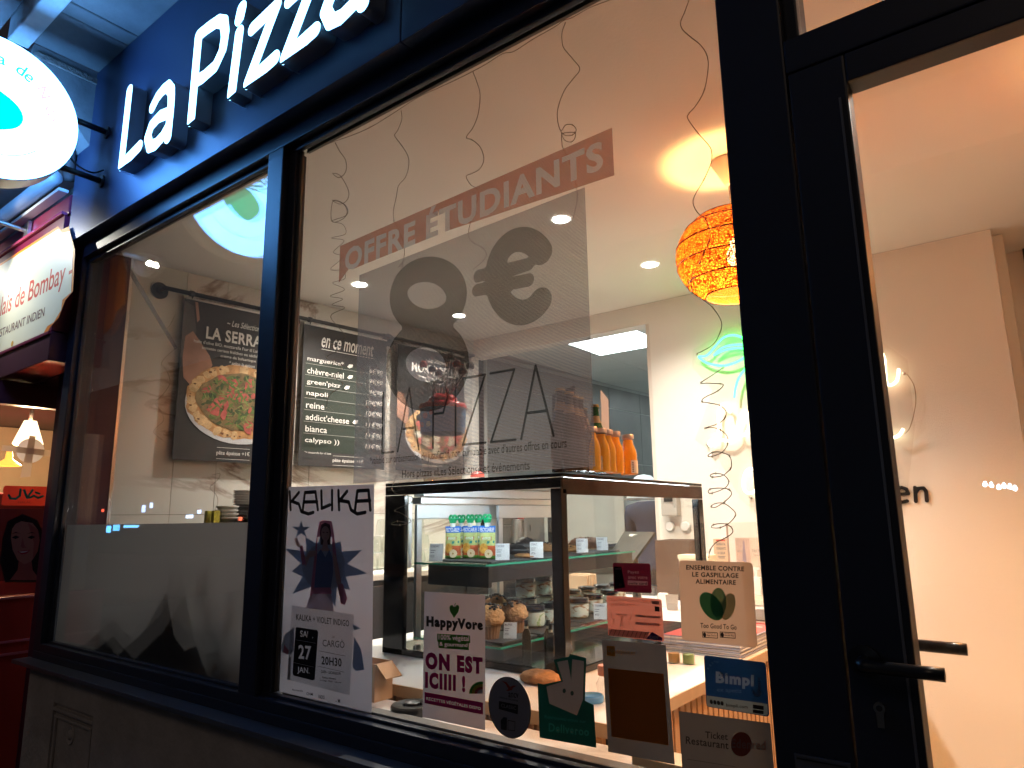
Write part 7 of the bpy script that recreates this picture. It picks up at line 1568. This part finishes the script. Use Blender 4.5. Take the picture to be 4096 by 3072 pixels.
for (x0, s1, s2) in ((1350, 'Télécharger dans', 'App Store'), (1507, 'DISPONIBLE SUR', 'Google Play')):
    P.strokes('badge%d' % x0, [[z5t(x0, 1498), z5t(x0 + 132, 1506), z5t(x0 + 134, 1554), z5t(x0 + 2, 1545), z5t(x0, 1498)]], 0.0006, INK, 'badge'); ftext(s1, (x0 + 40, 1508), (x0 + 120, 1516), INK, 0.03, 0.06, z5t, 1, P); ftext(s2, (x0 + 38, 1520), (x0 + 124, 1538), INK, 0.04, 0.06, z5t, 1, P); P.ell(*z5t(x0 + 20, 1524), 0.022, 0.028, INK, name='badge_mark')

# blue meal voucher sticker
TK = 0.5
Bc = ((2815, 2620), (3063, 2650), (2826, 2826))
P = sticker('blue_sticker', 'dark blue sticker lettered Bimpli low beside the door post', 'sticker', *Bc, None); b_ = cf(*Bc)
def z7b(x, y): return b_(2200 + x / 2.149, 2300 + y / 2.149)
BI = film('pale_blue_ink', (0.12, 0.19, 0.34), 0, 0.4)
FT_ = [z7b(*p) for p in [(1345, 1035), (1870, 1108), (1872, 1195), (1862, 1210), (1372, 1142), (1350, 1125)]]
FT_ = [(max(0.004, min(0.996, a)), max(0.006, b)) for a, b in FT_]
TB_ = [tshape('Bimpl', (1425, 828), (1752, 955), z7b, 0.10, 0.10), tshape('ex apetiz', (1435, 968), (1648, 1012), z7b, 0.02, 0.06)]
P.knock(rr_outline(P, 0.006), TB_ + [pshape(FT_)], film('blue_vinyl', (0.008, 0.045, 0.17), 0, 0.38), None, 'sticker_face'); P.k -= 1
P.put(TB_[0][0], TB_[0][1], BI, 'lettering'); P.k -= 1; P.put(TB_[1][0], TB_[1][1], film('dim_blue_ink', (0.05, 0.11, 0.26), 0, 0.35), 'lettering'); P.k -= 1
P.put(FT_, [tuple(range(len(FT_)))], film('grey_foot_ink', (0.20, 0.27, 0.33), 0, 0.35), 'foot_band'); P.k += 1
P.strokes('bimpli_i', [[z7b(1800, 930), z7b(1800, 985), z7b(1790, 1000)]], 0.0022, BI, 'lettering'); P.ell(*z7b(1798, 895), 0.022, 0.03, BI); P.strokes('bimpli_smile', [[z7b(1750, 1005), z7b(1765, 1030), z7b(1790, 1034), z7b(1812, 1012)]], 0.0024, BI, 'smile_mark')
ftext('bimpli.com', (1515, 1102), (1700, 1138), INK, 0.04, 0.10, z7b, 1, P)
for k in range(4): P.ell(*z7b(1388 + 31 * k, 1089 + 4.5 * k), 0.026, 0.042, INK, name='round_badge')
for k in range(2): P.poly([z7b(1745, 1112 + 42 * k), z7b(1838, 1125 + 42 * k), z7b(1838, 1160 + 36 * k), z7b(1745, 1146 + 36 * k)], INK, 'store_badge')
for i, ch in enumerate('RESTO'):
    vs_, fs = text2d(ch, 0.03); an = math.radians(62 - 14 * i); cx_, cy_ = 1365 + 17 * i, 812 - 32 * i + 4.5 * i * i
    pts2 = [(cx_ + 22 * (p[0] * math.cos(an) + p[1] * math.sin(an)) , cy_ + 22 * (p[0] * -math.sin(an) * 1 - p[1] * math.cos(an) * -1) * 1) for p in vs_]
    pts2 = [(cx_ + 24 * (p[0] * math.cos(an) - p[1] * math.sin(an)), cy_ - 24 * (p[0] * math.sin(an) + p[1] * math.cos(an))) for p in vs_]
    P.put([z7b(*p) for p in pts2], fs, BI, 'lettering')
# meal ticket sticker
TK = 0.3
Ec = ((2715, 2844), (3081, 2893), (2729, 3075))
P = sticker('ticket_sticker', 'grey sticker with an orange red dot reading Ticket Restaurant', 'sticker', *Ec, film('grey_vinyl_dark', (0.20, 0.20, 0.21), 0, 0.32)); e_ = cf(*Ec)
def z7e(x, y): return e_(2200 + x / 2.149, 2300 + y / 2.149)
P.poly([z7e(1645 + 90 * math.cos(q), 1455 + 105 * math.sin(q)) for q in [2 * PI * i / 32 for i in range(32)]], F('dull_red_dot', (0.40, 0.07, 0.035), 0.35), 'red_dot')
ftext('Ticket', (1335, 1343), (1528, 1402), INK, 0.03, 0.09, z7e, 1, P); ftext('Restaurant', (1168, 1385), (1535, 1450), INK, 0.03, 0.13, z7e, 1, P); ftext('Edenred', (1560, 1405), (1855, 1485), F('dull_pink_ink', (0.36, 0.16, 0.13), 0.35), 0.05, 0.07, z7e, 1, P)
P.poly([z7e(*p) for p in [(1180, 1580), (1600, 1648), (1600, 1651), (1180, 1583)]], INK, 'rule')

# mesh poster: perforated film
mp_ = thing('mesh_poster', 'large perforated see-through window poster offering OFFRE ÉTUDIANTS 8 €', 'window poster', G(1900, 1400))
o_ = Vector((-1.70, YG, 1.50)); P = Panel(mp_, o_, Vector((1.1, 0, 0)), Vector((0, 0, 1.1)), IN_, step=0.0001)
def gp(x, y): q = G(x, y); return ((q.x + 1.70) / 1.1, (q.z - 1.50) / 1.1)
def perf(name, c, clear=0.5, back=0.35):
    """printed mesh: rows of fine holes cut through the print"""
    if name in MATS: return MATS[name]
    m, n, o = _new(name); tc = n.nodes.new('ShaderNodeTexCoord'); sx = n.nodes.new('ShaderNodeSeparateXYZ'); n.links.new(tc.outputs['Object'], sx.inputs[0])
    def sine(sock, k):
        a = n.nodes.new('ShaderNodeMath'); a.operation = 'MULTIPLY'; a.inputs[1].default_value = k; n.links.new(sock, a.inputs[0])
        b = n.nodes.new('ShaderNodeMath'); b.operation = 'SINE'; n.links.new(a.outputs[0], b.inputs[0]); return b
    s1 = sine(sx.outputs['X'], 2 * PI / 0.0034); s2 = sine(sx.outputs['Z'], 2 * PI / 0.0034)
    ad = n.nodes.new('ShaderNodeMath'); ad.operation = 'MULTIPLY_ADD'; ad.inputs[1].default_value = 0.35; n.links.new(s1.outputs[0], ad.inputs[0]); n.links.new(s2.outputs[0], ad.inputs[2])
    r = n.nodes.new('ShaderNodeMapRange'); r.inputs[1].default_value = -0.5; r.inputs[2].default_value = 0.5; r.inputs[3].default_value = clear - 0.24; r.inputs[4].default_value = clear + 0.24; n.links.new(ad.outputs[0], r.inputs[0])
    d = n.nodes.new('ShaderNodeBsdfDiffuse'); d.inputs[0].default_value = (*c, 1); t = n.nodes.new('ShaderNodeBsdfTranslucent'); t.inputs[0].default_value = (*c, 1)
    mx = n.nodes.new('ShaderNodeMixShader'); mx.inputs[0].default_value = back; n.links.new(d.outputs[0], mx.inputs[1]); n.links.new(t.outputs[0], mx.inputs[2])
    tr = n.nodes.new('ShaderNodeBsdfTransparent'); m2 = n.nodes.new('ShaderNodeMixShader'); n.links.new(r.outputs[0], m2.inputs[0]); n.links.new(mx.outputs[0], m2.inputs[1]); n.links.new(tr.outputs[0], m2.inputs[2])
    n.links.new(m2.outputs[0], o.inputs[0]); MATS[name] = m; return m
PF = perf('mesh_print_grey', (0.19, 0.21, 0.27), 0.42, 0.6); PO = perf('mesh_print_orange', (0.36, 0.09, 0.05), 0.32, 0.6); PB = perf('mesh_print_brown', (0.05, 0.04, 0.015), 0.40, 0.4); PL_ = perf('mesh_print_pale', (0.42, 0.46, 0.55), 0.30, 0.65); PK_ = perf('mesh_print_black', (0.01, 0.01, 0.01), 0.30, 0.1)
def rc(tl_, tr_, br_, bl_): return [gp(*tl_), gp(*tr_), gp(*br_), gp(*bl_)]
band = rc((1358, 985), (2450, 510), (2456, 702), (1358, 1131))
# keep true rectangles in the glass plane
by0 = (band[0][1] + band[1][1]) / 2; by1 = (band[2][1] + band[3][1]) / 2; bx0_, bx1_ = (band[0][0] + band[3][0]) / 2, (band[1][0] + band[2][0]) / 2
lft = gp(1437, 1120)[0]; rgt = gp(2340, 760)[0]; bot = gp(1418, 1934)[1]; 
def lerp(a, b, t): return a + (b - a) * t
def bandbot(x): return lerp(band[3][1], band[2][1], (x - bx0_) / (bx1_ - bx0_)) - 0.0006
P.poly([(lft, bot), (rgt, gp(2372, 1866)[1]), (rgt, bandbot(rgt)), (lft, bandbot(lft))], PF, 'grey_mesh'); P.k += 1
def btext(s, x0, x1, lo, hi, m, bold):
    vs_, fs = text2d(s, bold); v = fit(vs_, 0, 0, 1, 1); pts = []
    for p in v:
        x = lerp(x0, x1, p[0]); yb = lerp(band[3][1], band[2][1], (x - bx0_) / (bx1_ - bx0_)); yt = lerp(band[0][1], band[1][1], (x - bx0_) / (bx1_ - bx0_)); pts.append((x, lerp(yb, yt, lerp(lo, hi, p[1]))))
    P.knock([(bx0_, band[3][1]), (bx1_, band[2][1]), (bx1_, band[1][1]), (bx0_, band[0][1])], [(pts, fs)], PO, m, 'orange_band')
x_a, x_b = gp(1380, 1050)[0], gp(2412, 600)[0]
btext('OFFRE ÉTUDIANTS', x_a, x_b, 0.22, 0.98, PL_, 0.07)
# figure 8 and euro sign as heavy strokes
def g2(x, y): return gp(1100 + x / 1.8433, 800 + y / 1.8433)
c8 = [g2(1150, 640), g2(1120, 1200)]
def ring(cx_, cy_, rx, ry, r0, m, key):
    pass
def circ(cx_, cy_, rx, ry, a0=0, a1=360, n=30): return [g2(cx_ + rx * math.cos(math.radians(lerp(a0, a1, i / n))), cy_ - ry * math.sin(math.radians(lerp(a0, a1, i / n)))) for i in range(n + 1)]
P.strokes('eight', [(circ(1125, 705, 215, 195), 0.036), (circ(1118, 1215, 228, 235), 0.040)], 0.04, PB, 'figure_eight')
P.strokes('euro', [(circ(1815, 560, 195, 270, 40, 318), 0.032), ([g2(1500, 560), g2(1870, 475)], 0.017), ([g2(1490, 665), g2(1870, 590)], 0.017)], 0.03, PB, 'euro_sign')
q0, q1 = gp(1528, 1812), gp(2212, 1610)
for s_, a_, b_2 in (('L', 0.0, 0.08), ('A', 0.11, 0.25), ('P', 0.34, 0.43), ('I', 0.47, 0.485), ('Z', 0.52, 0.65), ('Z', 0.68, 0.81), ('A', 0.84, 1.0)):
    x0, x1 = lerp(q0[0], q1[0], a_), lerp(q0[0], q1[0], b_2); y0, y1 = q0[1], q0[1] + 0.155
    sh = {'L': [[(0, 1), (0, 0), (1, 0)]], 'A': [[(0, 0), (0.5, 1), (1, 0)], [(0.2, 0.35), (0.8, 0.35)]], 'P': [[(0, 0), (0, 1), (0.7, 1), (1, 0.78), (0.7, 0.52), (0, 0.52)]], 'I': [[(0.5, 0), (0.5, 1)]], 'Z': [[(0, 1), (1, 1), (0, 0), (1, 0)]]}[s_]
    P.strokes('mesh' + s_ + str(a_), [[(lerp(x0, x1, p[0]), lerp(y0, y1, p[1])) for p in st] for st in sh], 0.0032, PK_, 'lettering')
yb_ = gp(1480, 1868)[1]
P.text('*valable sur présentation du justificatif, non cumulable avec d\'autres offres en cours', gp(1480, 1868)[0], yb_, gp(2268, 1790)[0], yb_ + 0.026, PK_, bold=0.01); P.text('Hors pizzas «Les Sélections» et événements', gp(1610, 1900)[0], yb_ - 0.040, gp(2120, 1850)[0], yb_ - 0.014, PK_, bold=0.01)

# ================================================================== FAIRY LIGHT WIRES
WIRE = mat('copper_wire', (0.10, 0.065, 0.04), 0.4, metal=0.4); LEDM = mat('tiny_led', (0.45, 0.38, 0.28), 0.3)
YW = 0.035
def wire(label, pts, r=0.0009, sm=5, dep=0.0):
    t = thing('fairy_light_wire', label, 'fairy lights', at_y(*pts[0], YW), group='curly fairy light wires behind the glass')
    P3 = [at_y(x, y, YW + dep * math.sin(i * 1.7)) for i, (x, y) in enumerate(pts)]
    link('wire', tube_mesh('wire', P3, r, 5, sm), WIRE, t, -t.location)
    vs_, fs = [], []
    for i in range(0, len(P3), 2):
        p = P3[i] - t.location; k = len(vs_); s_ = 0.0022; vs_ += [p + Vector(v) * s_ for v in ((1, 0, 0), (-1, 0, 0), (0, 1, 0), (0, -1, 0), (0, 0, 1.6), (0, 0, -1.6))]; fs += [(k, k + 2, k + 4), (k + 2, k + 1, k + 4), (k + 1, k + 3, k + 4), (k + 3, k, k + 4), (k + 2, k, k + 5), (k + 1, k + 2, k + 5), (k + 3, k + 1, k + 5), (k, k + 3, k + 5)]
    link('led_beads', mesh('led_beads', vs_, fs), LEDM, t)
def zz(x, y): return (1100 + x / 1.8433, y / 1.8433)
def z62(x, y): return (1100 + x / 1.8433, 800 + y / 1.8433)
wire('leftmost curly fairy wire of the big pane, falling to the menu banner', [zz(*p) for p in [(445, 1055), (480, 1120), (522, 1185), (520, 1270), (470, 1310), (425, 1278), (480, 1295), (540, 1400), (535, 1470), (480, 1505), (425, 1478), (500, 1500), (532, 1560), (500, 1615), (418, 1630)]] + [z62(*p) for p in [(430, 5), (520, 40), (530, 110), (420, 155), (500, 180), (520, 250), (415, 280), (510, 300), (430, 385), (500, 420), (410, 510), (500, 520), (515, 580), (425, 612), (515, 660), (408, 708), (500, 730), (420, 772), (515, 795), (410, 860), (520, 1010), (400, 1047), (490, 1090), (380, 1158), (450, 1200), (495, 1245), (430, 1300), (500, 1360), (400, 1440), (380, 1530)]])
wire('second fairy wire from the left, running under the orange band', [zz(*p) for p in [(930, 820), (935, 880), (905, 960), (882, 1000), (925, 1060), (980, 1150), (985, 1230), (960, 1310), (910, 1370), (895, 1450), (872, 1560), (880, 1640)]] + [z62(*p) for p in [(878, 160), (950, 320), (945, 450), (905, 500), (940, 460), (930, 520), (870, 580)]])
wire('third fairy wire with a sharp left kink above the banner', [zz(*p) for p in [(1460, 530), (1490, 610), (1512, 700), (1498, 840), (1460, 940), (1410, 1013), (1450, 1030), (1510, 1080), (1540, 1170), (1510, 1245), (1450, 1280), (1410, 1300), (1440, 1360), (1500, 1430)]] + [z62(*p) for p in [(1425, 260), (1540, 360), (1550, 430), (1450, 520)]])
wire('fourth fairy wire with two small loops above the banner', [(2261, 92), (2248, 130), (2249, 170), (2257, 195), (2290, 235), (2319, 276), (2290, 318), (2258, 361), (2235, 420), (2229, 470), (2243, 523), (2262, 500), (2290, 500), (2305, 520), (2290, 540), (2262, 542), (2246, 530), (2258, 560), (2285, 568), (2300, 550), (2298, 530), (2250, 535), (2248, 570), (2252, 592), (2285, 670), (2310, 780), (2290, 880)])
wire('long fairy wire falling in front of the pendant lamp', [(2756, 0), (2740, 45), (2723, 87), (2730, 118), (2765, 150), (2800, 178), (2825, 215), (2833, 265), (2818, 358), (2785, 420), (2755, 455), (2752, 476), (2790, 530), (2830, 575), (2846, 603), (2845, 650), (2815, 720), (2784, 772), (2772, 810), (2790, 850), (2826, 882), (2838, 950), (2800, 1050), (2770, 1100), (2768, 1162), (2800, 1190), (2850, 1230), (2885, 1285), (2880, 1330), (2850, 1380), (2788, 1415)])
def z8_(x, y): return (2700 + x / 2.2118, 1500 + y / 2.2118)
wire('spiralling fairy wire over the white neon letters', [(2893, 1470), (2850, 1500)] + [z8_(*p) for p in [(228, 70), (290, 72), (400, 78), (428, 90), (380, 140), (260, 200), (240, 235), (300, 248), (395, 268), (450, 320), (440, 380), (380, 430), (265, 470), (330, 465), (400, 485), (460, 540), (465, 610), (420, 680), (330, 720), (290, 715), (330, 685), (400, 682), (480, 715), (500, 780), (490, 830), (420, 890), (330, 903), (312, 885), (360, 870), (430, 885), (475, 940), (440, 1000), (330, 1045), (296, 1040), (310, 1010), (400, 1000), (480, 1015), (498, 1060), (440, 1120), (360, 1170), (322, 1165), (350, 1140), (430, 1135), (510, 1190), (535, 1240), (480, 1310), (400, 1350), (325, 1350), (340, 1325), (430, 1315), (500, 1350), (505, 1400), (430, 1450), (360, 1485), (310, 1550), (298, 1620)]], dep=0.01)
wire('fairy wire tail hanging beside the pastry case top', [(1587, 1900), (1575, 1930), (1568, 1955), (1585, 1975), (1620, 1980), (1650, 1990), (1645, 2010), (1600, 2030), (1580, 2043), (1610, 2055), (1640, 2078), (1640, 2090), (1600, 2100), (1565, 2097), (1590, 2085), (1625, 2090)])
gar = [zz(*p) for p in [(240, 1130), (330, 1090), (430, 1045), (560, 1000), (700, 940), (880, 830), (1050, 720), (1190, 655), (1330, 590), (1460, 525), (1560, 470), (1680, 395), (1760, 380), (1900, 290), (2060, 200), (2130, 150)]] + [(2290, 70), (2360, 30), (2440, 0)]
wire('fairy wire garland draped along the top of the big pane', gar, sm=3)
def z51(x, y): return (x / 1.8433, 800 + y / 1.8433)
CRK = mat('silver_wire', (0.45, 0.42, 0.40), 0.35, metal=0.5)
wire('thin fairy wire down the dark jamb of the left pane', [(380, 1335), (375, 1450), (370, 1560), (352, 1700), (350, 1800), (358, 1880), (330, 1950), (328, 2090)], r=0.0007)
wire('broken fairy wire down the left banner edge', [(700, 1260), (680, 1300), (665, 1320), (685, 1345), (700, 1390), (670, 1420), (645, 1455), (665, 1480), (680, 1530), (650, 1580), (620, 1610), (640, 1640), (655, 1680), (625, 1710), (615, 1730), (650, 1760)], r=0.0006)
wire('loose fairy wire end above the plates', [(850, 1900), (880, 1895), (870, 1920), (840, 1950), (865, 1980), (872, 2010), (860, 2040), (872, 2060), (845, 2090)], r=0.0006)
# clear plastic strip in the left pane
sp2 = thing('plastic_strip', 'clear plastic strip hanging slanted inside the left pane', 'plastic strip', at_y(460, 990, 0.06))
sheet(sp2, [at_y(452, 990, 0.05), at_y(480, 1000, 0.05), at_y(710, 1390, 0.05), at_y(700, 1400, 0.05)], film('cloudy_plastic', (0.42, 0.38, 0.35), 0.72, 0.5), 'strip', 0.0006)

# ================================================================== STREET OPPOSITE (seen only in the glass)
op = thing('opposite_building', 'dark building across the street with a few lit shop windows', 'building', (0, -15, 3))
box('wall', -60, 12, -16.2, -15.5, -0.15, 9, mat('opposite_wall', (0.06, 0.055, 0.055), 0.8, var=0.2), op)
for x_, w_, z_, h_, c, s_ in ((-40.2, 0.5, 0.9, 0.35, (0.1, 0.4, 1.0), 7), (-39.4, 0.7, 1.0, 0.3, (0.1, 0.45, 1.0), 5), (-38.2, 1.6, 1.15, 0.12, (0.15, 0.5, 1.0), 6), (-36.4, 0.3, 1.9, 0.35, (0.35, 0.5, 1.0), 4), (-35.6, 0.25, 2.1, 0.25, (0.4, 0.55, 1.0), 4), (-32.0, 0.6, 1.55, 0.16, (0.5, 0.7, 1.0), 5), (-31.0, 0.25, 1.75, 0.16, (0.4, 0.6, 1.0), 6), (-41.0, 0.2, 2.0, 0.15, (1, 0.1, 0.05), 4), (-27.6, 0.25, 1.4, 0.15, (1, 0.2, 0.1), 4)):
    box('lit_window', x_, x_ + w_, -15.49, -15.46, z_, z_ + h_, glow('lit_window_%d' % int(-x_ * 10), c, s_), op)
sl0 = None
for i, (a, b) in enumerate(((3940, 1938), (3965, 1942), (3995, 1950), (4016, 1945), (4040, 1948), (4060, 1955))):
    r = ray(a, b); p = CAM + r * ((0 - CAM.y) / r.y); d = Vector((r.x, -r.y, r.z)); q = p + d * (13.5 / -d.y)
    if sl0 is None:
        sl0 = thing('festoon_lamp', 'white festoon bulb of the string reflected in the door glass', 'lamp', q, group='festoon bulbs strung across the street'); link('bulb', lathe('bulb', [(0, -0.036), (0.026, -0.026), (0.036, 0), (0.026, 0.026), (0.012, 0.06), (0, 0.06)], 14), glow('festoon_light', (0.75, 0.85, 1.0), 26.0), sl0); link('socket', lathe('socket', [(0.015, 0.058), (0.015, 0.10), (0, 0.10)], 10), BLACK, sl0)
    else: dup(sl0, q, None, 'white festoon bulb of the string reflected in the door glass')
